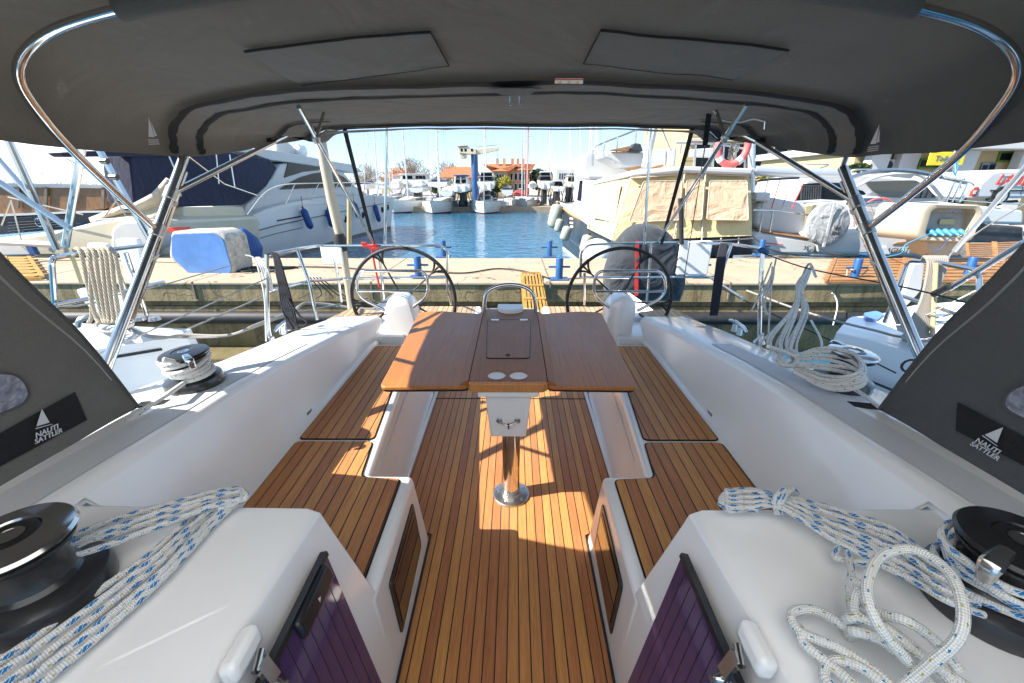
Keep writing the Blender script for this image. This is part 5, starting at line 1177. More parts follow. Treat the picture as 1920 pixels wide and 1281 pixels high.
obj('swim_platform', MB().box(-13.4, -9.4, rows[0][0].y-.75, rows[0][0].y+.05, WZ+.5, WZ+.68), K['white'], t, bevel=.04)
# fenders of the yacht (each hangs on its own)
def fender(a, b, r, mat, label, grp, cap=None, name='fender'):
    a, b = V(a), V(b); L = (b-a).length; t_ = thing(name, label, 'fender', b, grp)
    obj('body', MB().lathe([(0,0),(r*.35,.02*L),(r*.8,.08*L),(r,.18*L),(r,.82*L),(r*.8,.92*L),(r*.35,.98*L),(0,L)], a, b-a, 16), mat, t_, bevel=0)
    obj('eye', MB().lathe([(r*.3,0),(r*.25,.06),(0,.07)], a, a-b, 10), K['rubber'] if cap is None else cap, t_)
    obj('lanyard', MB().tube([a, a+UP*L*.55+V((-.0,.0,0))], .012, 5), K['rubber'], t_); return t_
for (x0,y0),(x1,y1),lb in (((895,910),(980,1120),'first blue fender along the motor yacht side, nearest its stern'),((1145,915),(1190,1100),'blue fender behind the thick pale pole on the motor yacht side'),((1405,850),(1460,1015),'blue fender left of the leaning strut on the motor yacht side'),((1615,870),(1660,1050),'blue fender nearest the bow of the motor yacht')):
    p0, p1 = c5([(x0,y0),(x1,y1)]); h0 = onhull(*p0) or onhull(p0[0], p0[1]+6); h1 = onhull(*p1)
    if h0 and h1: 
        y = min(h0.y, h1.y)-.25; fender(P(*p0, y=y), P(*p1, y=y), .15, K['bluef'], lb, 'blue fenders of the motor yacht')
o = obj('stern_fender', MB().lathe([(0,0),(.30,.08),(.36,.3),(.28,.55),(.08,.75),(0,.8)], P(465,482,y=10.4)-UP*.1, UP, 18), K['bluef']); tag(o, 'round blue fender at the motor yacht stern above the quay edge', 'fender')
# ---------------- trawler with cream canvas at right
t = thing('trawler_yacht', 'dark hulled trawler yacht with a cream canvas enclosure over its stern', 'motor yacht', P(1280,470,y=11.5))
G = [P(1150,449,y=11.4), P(1137,440,y=12.2), P(1101,417,y=14.5), P(1069,401,y=17.5)]; bow = P(1043.5,379,y=22)
rows, a, d, n = bighull(t, G, bow, (4.55, 11.2), .35, K['darkhull'], K['white'], K['cream'])
hull_line(c7([(215,880),(300,1000),(420,1090),(480,1120)]), .02, 'rub_line', K['steel2'], t, rows)
obj('bulwark_cap', MB().tube([r_[0] for r_ in rows], .045, 8), K['trimwood'], t)
for k, (x, y) in enumerate(((318,830),(318,865),(318,895))):
    h = onhull(*c7([(x,y)])[0], rows)
    if h: obj('hull_mark', MB().obox(h, .35, .05, .07, (.35,-1,0), n), K['white'], t)
# canvas tent
pa_b, pa_t = P(1147,451,y=11.1), P(1183,333,y=11.5); pf_b, pf_t = P(1101,428,y=14.0), P(1112,348,y=14.4)
sb_b, sb_t = P(1409,442,y=10.9), P(1405,329,y=11.4); m1b, m1t = P(1263,448,y=10.9), P(1284,325,y=11.3)
top = [pf_t, pa_t, m1t, sb_t, sb_t+V((-.3,3.2,.1)), pf_t+V((2.6,.6,0))]; bot = [pf_b, pa_b, m1b, sb_b, sb_b+V((-.3,3.3,0)), pf_b+V((2.9,.6,0))]
sec = []
for k in range(7):
    f = k/6; sec.append([b0.lerp(t0, f)+V((0,-.06*math.sin(PI*f),0))+V((.02*noise.noise(V((k,i,0))*1.7),.03*noise.noise(V((k*1.3,i,4))),0)) for i, (b0, t0) in enumerate(zip(bot, top))])
obj('canvas_enclosure', MB().loft(sec, closed=True), K['yellowcanvas'], t, angle=30)
def cwin(pts, ys, nm='curtain_window'):
    q = [P(px, py, y=y) for (px, py), y in zip(c7(pts), ys)]
    q = rnd([v+V((0,-.10,0)) for v in q], .06); ob = obj(nm, MB().prism(q, (0,.03,0)), K['curtain'], t); obj('window_piping', MB().tube(q, .012, 6, closed=True), K['beigecover'], ob)
cwin([(500,590),(708,545),(655,855),(478,815)], (13.6,11.9,11.5,13.4)); cwin([(893,525),(1205,520),(1182,840),(772,855)], (11.2,11.2,11.0,11.0)); cwin([(1240,518),(1387,515),(1365,840),(1228,835)], (11.2,11.2,10.95,10.95)); cwin([(1430,520),(1732,520),(1742,842),(1405,836)], (11.2,11.2,10.9,10.9))
for px0, py0, px1, py1, nm in ((1284,325,1263,448,'zip_seam'),(1323,325,1316,448,'zip_seam'),(1183,333,1147,451,'zip_seam')): obj(nm, MB().tube([P(px0,py0,y=11.15), P(px1,py1,y=10.85)], .02, 6), K['beigecover'], t)
for px0, py0, px1, py1 in ((1183,333,1284,325),(1284,325,1405,329)): obj('canvas_hem', MB().tube([P(px0,py0+1,y=11.3), P(px1,py1+1,y=11.2)], .02, 6), K['beigecover'], t)
rf = [P(1108,345,y=14.6), P(1135,335,y=13.2), P(1181,327,y=11.3), P(1284,318,y=11.1), P(1408,323,y=11.1), P(1411,331,y=11.2)]
rl0 = [P(1112,340,y=14.6), P(1145,326,y=13.0), P(1200,318,y=11.3), P(1290,312,y=11.1), P(1400,316,y=11.1)]
obj('cabin_roof', MB().prism([P(1103,350,y=15), P(1183,331,y=11.3), P(1284,322,y=11.1), P(1410,328,y=11.1), P(1418,328,y=14.5), P(1200,345,y=17)], (0,0,.14)), K['white'], t, bevel=.04)
obj('deck_saloon', MB().prism([P(1085,392,y=15.0), P(1097,338,y=15.0), P(1112,338,y=14.4), P(1104,425,y=14.1), P(1087,412,y=14.6)], (2.8,.4,0)), K['white'], t, bevel=.03)
obj('pilot_house', MB().prism([P(1094,415,y=15.2), P(1095,300,y=15.2), P(1102,285,y=15.2), P(1190,282,y=15.2), P(1240,300,y=15.2), P(1240,415,y=15.2)], (0,2.4,0)), K['white'], t, bevel=.06)
obj('saloon_window', MB().prism(px_poly(c7([(380,520),(405,515),(392,690),(358,680)]), y=14.95), (0,.04,0)), K['navy'], t)
obj('visor', MB().prism([P(1080,332,y=14.9), P(1105,330,y=14.9), P(1105,337,y=14.9), P(1081,337,y=14.9)], (1.2,.8,0)), K['white'], t, bevel=.02)
fb = [P(*q, y=13.4) for q in c7([(580,280),(905,285),(900,400),(760,412),(600,330)])]; obj('flybridge_coaming', MB().prism(fb, (0,1.6,0)), K['white'], t, bevel=.05)
for q4 in ([(1000,265),(1090,262),(1080,400),(990,395)], [(1100,255),(1170,255),(1150,400),(1090,400)], [(1290,262),(1480,250),(1470,330),(1280,325)]): obj('flybridge_panel', MB().prism(px_poly(c7(q4), y=12.8), (0,.12,0)), K['white'], t, bevel=.02)
obj('flybridge_seat', MB().prism(px_poly(c7([(780,275),(830,210),(880,215),(900,280)]), y=13.2), (0,.4,0)), K['greycover'], t, bevel=.03); obj('seat_base', MB().prism(px_poly(c7([(640,265),(790,235),(780,275)]), y=13.1), (0,.4,0)), K['gangw'], t)
for q4 in ([(760,420),(860,400),(905,405),(800,440)], [(970,412),(1065,385),(1060,405),(1000,418)]): obj('teak_trim', MB().prism(px_poly(c7(q4), y=12.0), (0,.3,0)), K['gangw'], t)
rl_ = [P(*q, y=13.6) for q in c7([(485,400),(490,270),(540,225),(700,160),(860,100),(950,97)])]; obj('flybridge_rail', MB().tube(cat(rl_, 5), .03, 6), K['steel2'], t)
for x0, y0, x1, y1 in ((585,208,570,300),(690,165,672,380),(845,108,815,410),(1165,250,1150,400),(1070,260,1060,400),(1215,212,1200,300)): obj('rail_post', MB().tube([P(*q, y=13.5) for q in c7([(x0,y0),(x1,y1)])], .025, 6), K['steel2'], t)
obj('stern_rail', MB().tube([P(*q, y=12.3) for q in c7([(1170,212),(1500,215),(1760,265),(1790,410)])], .025, 6), K['steel2'], t)
for x in (1330,1480,1560,1660,1740): obj('rail_post', MB().tube([P(*q, y=12.3) for q in c7([(x,225),(x-12,420)])], .022, 6), K['steel2'], t)
obj('flybridge_mast', MB().tube([P(*q, y=13.0) for q in c7([(990,60),(960,200),(915,410)])], .11, 10), K['white'], t)
obj('mast_stay', MB().tube([P(*q, y=12.8) for q in c7([(1050,85),(1115,250)])], .02, 6), K['steel2'], t)
obj('transom', MB().prism([P(*q, y=11.0) for q in ((1147,452),(1409,443),(1412,478),(1165,486))], (0,.2,0)), K['darkhull'], t, bevel=.03)
obj('transom_rail', MB().tube([P(1150,453,y=10.9), P(1280,455,y=10.9), P(1412,447,y=10.9)], .025, 6), K['steel2'], t)
for x in (1170,1215,1262,1316,1352,1385): obj('canvas_strut', MB().tube([P(x,446,y=10.92), P(x-1,462,y=10.9)], .02, 6), K['white'], t)
for p0, p1, r, lb, m_ in (((1047,382),(1036,428),.28,'plump pale fender at the very bow of the trawler','whitep'),((1051,410),(1045,435),.20,'small slim fender second from the trawler bow','fender'),((1066,424),(1056,452),.20,'grey green fender third from the trawler bow','fender'),((1104,440),(1094,473),.20,'grey green fender of the trawler nearest the quay','fender')):
    y = {1047:19.5,1051:18.0,1066:15.5,1104:12.6}[p0[0]]; r *= {1047:1.0,1051:.8,1066:.85,1104:.8}[p0[0]]
    fender(P(*p0, y=y), P(*p1, y=y), r, K['fender'] if m_ == 'fender' else K['fender'], lb, 'fenders of the trawler')
o = obj('white_fender', MB().ell(P(1118,480,y=10.7), .42,.42,.42, 20, 12), K['whitep']); tag(o, 'big round white fender between the trawler and the quay', 'fender')
t = thing('life_ring', 'faded red life ring hanging on the rail above the cream canvas', 'life ring', P(1373,303,y=11.6))
cc = P(1374,275,y=11.6); ux, uz = V((.36,.0,.08)), V((-.06,0,.40)); obj('ring', MB().tube([cc+ux*math.cos(2*PI*k/40)+uz*math.sin(2*PI*k/40) for k in range(40)], .085, 12, closed=True), K['pinkring'], t)
for a_ in (.5,2.1,3.7,5.2): p = cc+ux*math.cos(a_)+uz*math.sin(a_); tg = (-ux*math.sin(a_)+uz*math.cos(a_)).normalized(); obj('white_band', MB().lathe([(.092,-.06),(.092,.06)], p, tg, 14), K['white'], t)
obj('rope_bundle', MB().tube(cat([cc+V((random.uniform(-.12,.16),.02,random.uniform(-.32,.1))) for _ in range(14)], 5), .015, 6), K['ropeg'], t)
# ================================================================ FAR SHORE
FR[0] = 'w'; random.seed(31)
def at(px, py, y): return P(px, py, y=y)
LZ = -.35
# jib crane
t = thing('jib_crane', 'blue harbour crane column with a cream cabin and long cream jib', 'crane', at(891,350,60))
c = at(891,350,60); top = at(891,288,60)
obj('column', MB().lathe([(.95,0),(.95,.15),(.48,.2),(.44,top.z-LZ)], (c.x,60,LZ), n=24), K['blue'], t)
jb = [at(*q,60) for q in ((893,280),(937,276),(935,282),(900,290),(893,290))]; obj('jib', MB().prism([v+V((0,-.35,0)) for v in jb], (0,.7,0)), K['cream'], t, bevel=.03)
q = [at(*k,60) for k in ((860,278),(876,276),(893,280),(894,290),(878,290),(862,288))]; cab = obj('machine_cabin', MB().prism([v+V((0,-.8,0)) for v in q], (0,1.6,0)), K['cream'], t, bevel=.05)
obj('roof_slab', MB().prism([at(*k,60)+V((0,-.9,0)) for k in ((858,273),(877,272),(877,275),(858,276))], (0,1.8,0)), K['white'], t, bevel=.02)
for x0 in (865,872,884): obj('cabin_opening', MB().prism([at(*k,60)+V((0,-.82,0)) for k in ((x0,280),(x0+4,280),(x0+4,285),(x0,285))], (0,.05,0)), K['darkglass'], cab)
obj('counterweight', MB().prism([at(*k,60)+V((0,-.6,0)) for k in ((861,288),(875,290),(875,296),(871,298),(864,297))], (0,1.2,0)), K['cream'], t, bevel=.04)
obj('hook_rope', MB().tube([at(933,281,60), at(934,318,60)], .03, 5), K['steel2'], t); obj('top_rail', MB().tube([at(892,276,60), at(912,274,60), at(932,272,60)], .04, 5), K['steel2'], t)
def windows(par, x0, x1, z0, z1, y, nx, nz, w, h, mat='darkglass', fm='white', sill=True):
    for i in range(nx):
        for j in range(nz):
            cx = x0+(x1-x0)*(i+.5)/nx; cz = z0+(z1-z0)*(j+.5)/nz
            f = obj('window', MB().box(cx-w/2-.08, cx+w/2+.08, y-.06, y+.02, cz-h/2-.08, cz+h/2+.08), K[fm], par); obj('pane', MB().box(cx-w/2, cx+w/2, y-.09, y-.062, cz-h/2, cz+h/2), K[mat], f)
def house(label, px0, px1, py0, py1, y, dep, wall, roofh, nx, nz, roofm='orangeroof', name='house', chim=2, hip=True, fm='white'):
    a, b_ = at(px0, py1, y), at(px1, py0, y); z0, z1 = LZ-.3, b_.z
    t = thing(name, label, 'building', ((a.x+b_.x)/2, y+dep/2, z0)); x0, x1 = a.x, b_.x
    obj('wall', MB().box(x0, x1, y, y+dep, z0, z1), K[wall], t)
    if roofh: 
        e = .5; ins = dep*.45 if hip else 0
        r = MB().add([(x0-e,y-e,z1),(x1+e,y-e,z1),(x1+e,y+dep+e,z1),(x0-e,y+dep+e,z1),(x0+ins,y+dep/2,z1+roofh),(x1-ins,y+dep/2,z1+roofh)], [(0,1,5,4),(2,3,4,5),(1,2,5),(3,0,4),(0,3,2,1)]); rf = obj('roof', r, K[roofm], t, smooth=False)
        for k in range(chim):
            cx = x0+(x1-x0)*(.25+.5*k/max(1, chim-1 or 1)); obj('chimney', MB().box(cx-.3, cx+.3, y+dep*.35, y+dep*.45, z1+roofh*.3, z1+roofh+1.0), K[wall], rf)
    if nx: windows(t, x0+.6, x1-.6, z0+1.2, z1-.3, y, nx, nz, min(1.1, (x1-x0)/nx*.4), 1.25, fm=fm)
    return t
house('ochre apartment house with terracotta roof right of the crane', 925,951,321,350, 92, 12, 'ochre', 1.6, 3, 2)
house('long salmon house with terracotta hipped roof behind the red mast', 950,993,319,350, 95, 14, 'orangewall', 1.5, 4, 2, chim=3)
house('low pale house with terracotta roof left of the crane', 736,758,330,350, 100, 10, 'white', 1.8, 3, 1)
house('small pale house with terracotta roof at the left end of the shore', 715,735,334,350, 120, 9, 'yellowwall', 1.6, 2, 1)
t = house('long low shed with an orange tiled roof left of the crane', 828,888,333,350, 78, 12, 'ochre', 1.9, 5, 1, chim=0, hip=False)
house('long white flat roofed hall near the distant masts', 1042,1090,318,350, 110, 14, 'white', 0, 8, 2)
house('small white block on top of the flat roofed hall', 1058,1070,312,318, 114, 5, 'white', 0, 2, 1, name='roof_block')
house('pale house with grey roof behind the trawler bow', 1004,1040,330,350, 118, 10, 'cream', 1.2, 4, 1, roofm='greycover')
random.seed(12)
for k in range(16):
    px = 928+64*random.random(); c = at(px, 313, 99); o = obj('roof_chimney', MB().box(c.x-.3,c.x+.3,98.8,99.4,c.z-2.2,c.z-.2+random.uniform(-.4,.4)), K['orangewall']); tag(o, 'small brick chimney on the terracotta roofs right of the crane', 'chimney', 'chimneys of the shore houses')
# trees
def tree(name, label, px, py_top, y, rad, kind, grp='trees on the far shore'):
    base = at(px, 350, y); base.z = LZ; tp = at(px, py_top, y); H = tp.z-LZ; t = thing(name, label, 'tree', base, grp)
    obj('trunk', MB().tube([base, base+V((.1,0,H*.3)), base+V((0,.1,H*.55))], [H*.035, H*.028, H*.015], 8), K['bark'], t)
    b = MB(); br = MB()
    for k in range(60 if kind == 'bare' else 26):
        a = random.uniform(0, 2*PI); e = random.uniform(.1, 1.4); d = V((math.cos(a)*math.cos(e), math.sin(a)*math.cos(e), math.sin(e))); st_ = base+UP*H*random.uniform(.22,.5); en = base+UP*H*.5+V((d.x*rad, d.y*rad, d.z*H*.48)); 
        br.tube([st_, st_.lerp(en, .5)+UP*.2, en], [H*.008, H*.005, H*.0022], 4)
        if kind == 'bare':
            for j in range(9):
                p = st_.lerp(en, random.uniform(.4, 1)); q = p+V((random.uniform(-1,1), random.uniform(-1,1), random.uniform(.0,1.2)))*rad*.28; br.tube([p, q], [H*.003, H*.0012], 3)
    obj('limbs', br, K['twig' if kind == 'bare' else 'bark'], t)
    n = 500 if kind == 'bare' else 1500
    for k in range(n):
        d = V((random.gauss(0,1), random.gauss(0,1), random.gauss(0,1))).normalized(); rr = random.uniform(.55 if kind == 'bare' else .35, 1)**.6*(1+.25*noise.noise(d*2.5)); c = base+UP*H*.62+V((d.x*rad*rr, d.y*rad*rr, d.z*H*.38*rr)); s_ = (.10 if kind == 'bare' else .30)*rad/2.2
        u = V((random.gauss(0,1), random.gauss(0,1), random.gauss(0,1))).normalized(); w = u.cross(V((random.gauss(0,1), random.gauss(0,1), .3))).normalized(); b.face(c-u*s_, c+w*s_*.6, c+u*s_, c-w*s_*.6)
    obj('crown', b, K['twig' if kind == 'bare' else kind], t, smooth=False)
tree('bare_tree', 'wide bare grey tree left of the slim pole', 688, 307, 80, 2.8, 'bare'); tree('bare_tree', 'tall bare tree between the two left masts', 775, 296, 85, 3.4, 'bare'); tree('bare_tree', 'bare tree just left of the crane', 840, 303, 85, 3.0, 'bare')
tree('bare_tree', 'thin bare tree behind the radar arch of the motor yacht', 590, 300, 60, 3.2, 'bare'); tree('bare_tree', 'low bare tree at the left of the crane column', 872, 312, 90, 2.2, 'bare')
tree('leafy_tree', 'dark round evergreen tree right of the salmon house', 1010, 317, 100, 2.4, 'leaf'); tree('leafy_tree', 'dark bushy tree in front of the orange shed left of the crane', 866, 335, 70, 1.7, 'leaf'); tree('leafy_tree', 'small green tree in front of the ochre apartment house', 932, 332, 88, 1.6, 'leaf'); tree('leafy_tree', 'low green tree beside the orange shed', 822, 334, 82, 2.2, 'leaf')
tree('leafy_tree', 'thin yellow green tree between the ochre and salmon houses', 947, 330, 86, 1.3, 'leafy')
# motor boats and boats on the hard
def motorboat(label, px0, px1, py_t, py_b, y, cab='white', glass='darkglass', topm=None, z0=LZ, view='stern', stands=True, name='motorboat', grp='boats laid up across the basin', L=6.5, cover=None):
    if cab == 'white' and name == 'motorboat': cab = random.choice(['white','white','greycover','cream','navy','darkglass'])
    a, b_ = at(px0, py_b, y), at(px1, py_t, y); w = (b_.x-a.x); zb = a.z; h = b_.z-zb; cx = (a.x+b_.x)/2; t = thing(name, label, 'motorboat', (cx, y+L/2, zb), grp)
    secs = []
    for i in range(9):
        f = i/8; k = (1-max(0,(f-.45)/.55)**2.2)*.97+.03; yy = y+L*f; hh = h*(.46+.12*f); v = .30*h*(1-f*.4)
        secs.append([V((cx-w/2*k,yy,zb+hh)), V((cx-w/2*k*.95,yy,zb+hh*.55)), V((cx-w/2*k*.8,yy,zb+hh*.22)), V((cx,yy,zb+f*f*hh*.5)), V((cx+w/2*k*.8,yy,zb+hh*.22)), V((cx+w/2*k*.95,yy,zb+hh*.55)), V((cx+w/2*k,yy,zb+hh))])
    obj('hull', MB().loft(secs, caps=True), K['hullw'], t, angle=50); obj('deck', MB().loft([[s_[0], s_[0].lerp(s_[6],.5)+UP*.08, s_[6]] for s_ in secs]), K['white'], t)
    zt = zb+h*.46
    if cover:
        obj('winter_cover', MB().loft([[V((cx-w*.47*q,yy,zt-.02)), V((cx-w*.40*q,yy,zt+hh*.6)), V((cx,yy,zt+hh)), V((cx+w*.40*q,yy,zt+hh*.6)), V((cx+w*.47*q,yy,zt-.02))] for yy, hh, q in ((y+.15,h*.16,.95),(y+1.5,h*.36,1),(y+3.6,h*.40,.95),(y+L*.9,h*.10,.3))], caps=True), K[cover], t, angle=60)
        for k in (-1, 1): obj('tie_line', MB().tube([V((cx+k*w*.46,y+1.5,zt)), V((cx+k*w*.40,y+1.5,zt-h*.3))], .02, 4), K['ropeg'], t)
        return t
    cb = MB().loft([[V((cx-w*.36,yy,zt)), V((cx-w*.33*q,yy,zt+hh)), V((cx+w*.33*q,yy,zt+hh)), V((cx+w*.36,yy,zt))] for yy, hh, q in ((y+.6,h*.40,.95),(y+2.4,h*.46,.95),(y+3.6,h*.40,.8),(y+4.8,h*.05,.5))], caps=True); obj('cabin', cb, K[cab], t, bevel=.05)
    for k in (-1, 1): obj('aft_window', MB().prism([V((cx+k*w*.04,y+.55,zt+h*.06)), V((cx+k*w*.29,y+.55,zt+h*.06)), V((cx+k*w*.27,y+.55,zt+h*.36)), V((cx+k*w*.04,y+.55,zt+h*.38))], (0,.03,0)), K[glass], t)
    obj('cabin_roof', MB().box(cx-w*.37, cx+w*.37, y+.3, y+3.6, zt+h*.44, zt+h*.50), K[topm or 'white'], t, bevel=.05)
    obj('stern_rail', MB().tube(fillet([V((cx-w*.47,y+2.5,zt+.1)), V((cx-w*.47,y+.05,zt+.55)), V((cx+w*.47,y+.05,zt+.55)), V((cx+w*.47,y+2.5,zt+.1))], .3), .03, 6), K['steel2'], t)
    for k in (-.2,.2): obj('outboard', MB().box(cx+k*w-.18, cx+k*w+.18, y-.45, y-.02, zb+h*.05, zb+h*.42), K['whitep'], t, bevel=.07)
    if stands and zb > LZ+.15:
        for sx in (-1, 1):
            for yy in (y+1, y+4): obj('stand', MB().tube([V((cx+sx*w*.5,yy,LZ)), V((cx+sx*w*.28,yy,zb+h*.14))], .05, 6), K['rubber'], t)
        obj('keel_block', MB().box(cx-.25, cx+.25, y+1, y+4.5, LZ, zb+.02), K['rubber'], t)
    return t
motorboat('laid up motorboat with a blue canvas top left of the crane', 846,880,326,362,50, topm='blue', cab='whitep', z0=LZ)
motorboat('laid up motorboat with tall dark windows under the crane', 895,927,320,358,51)
motorboat('white motorboat with a boxy glazed cabin left of the white hall', 1009,1038,320,356,53); motorboat('white motorboat with dark glazing right of the boxy one', 1060,1086,328,352,54); motorboat('small motorboat between the boxy one and the trawler', 1036,1060,338,360,50)
motorboat('big white laid up motorboat broadside at the left of the basin', 738,812,325,347,64, L=5); motorboat('laid up motorboat with a dark blue cover beside the twin masts', 800,838,328,352,57, topm='navy', cab='navy', cover='navy'); motorboat('low motorboat under a grey cover left of the twin masts', 768,792,340,362,52, topm='greycover', cover='silvercover'); motorboat('small motorboat on the pier between the sailboats and the red sprayhood', 940,962,342,368,51, cover='navy'); motorboat('small motorboat on the pier left of the crane', 826,848,345,370,50, topm='navy', cover='tarp')
random.seed(4)
for k in range(10):
    px = random.choice([random.uniform(650,740), random.uniform(1085,1130), random.uniform(940,1005), random.uniform(765,900)]); w = random.uniform(14,24); y = random.uniform(56,75); motorboat('small white motorboat laid up in the crowd of boats behind the pier', px, px+w, 333+random.uniform(-3,6), 352+random.uniform(0,4), y, topm=random.choice(['white','navy','greycover','blue']), cover=random.choice([None,'navy','tarp','beigecover','greycover','silvercover']), grp='crowd of laid up boats')
for k in range(7):
    c = at(720+38*k+random.uniform(-8,8), 372, 52.0); o = obj('quay_clutter', MB().box(c.x-.5,c.x+.5,52.1,52.9,-.55,-.55+random.uniform(.4,1.0)), K[random.choice(['gangw','white','blue','greycover'])], bevel=.06); tag(o, 'small crate standing on the far pier between the moored boats', 'crate', 'crates on the far pier')
# ================================================================ RIGHT BACKGROUND
FR[0] = 'w'; random.seed(17)
# ochre stone building behind the life ring
def bld(name, label, px0, px1, y, ztop, dep, wall):
    a, b_ = P(px0,350,y=y), P(px1,350,y=y); t = thing(name, label, 'building', ((a.x+b_.x)/2, y+dep/2, -.3)); obj('wall', MB().box(a.x, b_.x, y, y+dep, -.35, ztop), K[wall], t); return t, a.x, b_.x
t, x0, x1 = bld('stone_building', 'tall ochre stone building with shuttered windows behind the trawler', 1278, 1475, 36, 9.5, 12, 'ochre')
for z in (2.2,5.0,7.9): obj('cornice', MB().box(x0-.12, x1+.12, 35.82, 36.0, z-.12, z+.12), K['cream'], t, bevel=.03)
for k in range(22): obj('rustication', MB().box(x0-.02, x1+.02, 35.985, 36.02, .15+.42*k, .18+.42*k), K['bark'], t)
windows(t, x0+.5, x1-.3, 2.4, 8.2, 36, 5, 2, 1.0, 1.7, mat='darkglass', fm='cream')
# yellow walled terminal with white piers and green windows
ya = 24; t, x0, x1 = bld('terminal_building', 'yellow walled building with white piers and green framed windows', 1590, 2150, ya, 3.35, 9, 'yellowwall')
obj('roof_fascia', MB().box(x0-.3, x1+.3, ya-1.4, ya+9.3, 3.35, 3.75), K['white'], t, bevel=.03)
for px in (1645,1700,1809,1925): 
    c = P(px,300,y=ya-.7); obj('pier', MB().prism([V((c.x-.55,ya-.8,-.3)), V((c.x+.25,ya-.8,-.3)), V((c.x+.6,ya-.8,3.35)), V((c.x-.35,ya-.8,3.35))], (0,.5,0)), K['white'], t, bevel=.02)
for (a,b_,c,d) in ((1668,300,1706,315),(1722,297,1770,316),(1870,284,1925,304),(1838,306,1870,322)):
    p0, p1 = P(a,d,y=ya-.1), P(c,b_,y=ya-.1); f = obj('window', MB().box(p0.x, p1.x, ya-.08, ya-.01, p0.z, p1.z), K['greenframe'] if d < 320 else K['carblue'], t)
    w = (p1.x-p0.x); n = 2 if w < 1.8 else 3
    for k in range(n): obj('pane', MB().box(p0.x+.08+k*(w-.04)/n, p0.x+(k+1)*(w-.04)/n-.04, ya-.11, ya-.082, p0.z+.09, p1.z-.09), K['darkglass'], f)
ac = P(1661,311,y=ya-.4); a_ = obj('air_conditioner', MB().box(ac.x-.45, ac.x+.45, ya-.5, ya-.1, ac.z-.3, ac.z+.3), K['white'], t, bevel=.03); obj('fan_grille', MB().lathe([(0,0),(.22,0),(.24,.02)], (ac.x,ya-.52,ac.z), (0,-1,0), 16), K['greycover'], a_)
s0 = P(1773,298,y=ya-1.5); t2 = thing('yellow_sign', 'yellow sign reading Toilette hanging from the terminal roof', 'sign', s0); obj('board', MB().box(s0.x-.85, s0.x+.85, ya-1.56, ya-1.5, s0.z-.30, s0.z+.30), K['yellowsign'], t2, bevel=.02); obj('sign_lettering', text_mb('Toilette', .36, (s0.x, ya-1.575, s0.z), (1,0,0), (0,0,1), .004, .15), K['blue'], t2)
t2 = thing('flag', 'blue, white and pink flag hanging limp in front of the terminal', 'flag', P(1790,330,y=18)); obj('cloth', MB().loft([[P(px,py,y=18+.12*math.sin(px*1.1)) for px,py in r_] for r_ in ([(1784,300),(1790,298),(1797,302)],[(1783,312),(1789,313),(1798,314)],[(1786,324),(1791,326),(1794,327)],[(1790,330),(1792,331),(1793,330)])]), K['skyblue'], t2, sub=1); obj('pink_panel', MB().face(P(1783,302,y=17.8), P(1787,301,y=17.8), P(1787,318,y=17.8), P(1784,318,y=17.8)), K['pinkring'], t2); obj('staff', MB().tube([P(1790,280,y=18), P(1793,345,y=18)], .02, 6), K['white'], t2)
# bushes
def bush(label, px0, px1, py0, py1, y, mat):
    a, b_ = P(px0,py1,y=y), P(px1,py0,y=y); c = (a+b_)/2; rx, rz = abs(b_.x-a.x)/2, abs(b_.z-a.z)/2; t = thing('bush', label, 'bush', (c.x,y,a.z), 'bushes on the right shore'); b = MB()
    for k in range(1400):
        d = V((random.gauss(0,1), random.gauss(0,1), random.gauss(0,1))).normalized(); r = random.uniform(.5,1)*(1+.25*noise.noise(d*3)); p = c+V((d.x*rx*r, d.y*rx*.6*r, d.z*rz*r)); u = V((random.gauss(0,1), random.gauss(0,1), random.gauss(0,1))).normalized()*.11; w = u.cross(V((.3,random.random(),random.random()))).normalized()*.07; b.face(p-u, p+w, p+u, p-w)
    obj('foliage', b, K[mat], t, smooth=False); obj('stem', MB().tube([V((c.x,y,-.3)), c], .06, 6), K['bark'], t)
bush('bright yellow flowering bush behind the cream canvas boat', 1424,1458,325,352,22,'leafy'); bush('green and yellow bush left of the terminal', 1592,1632,308,320,23,'leaf')
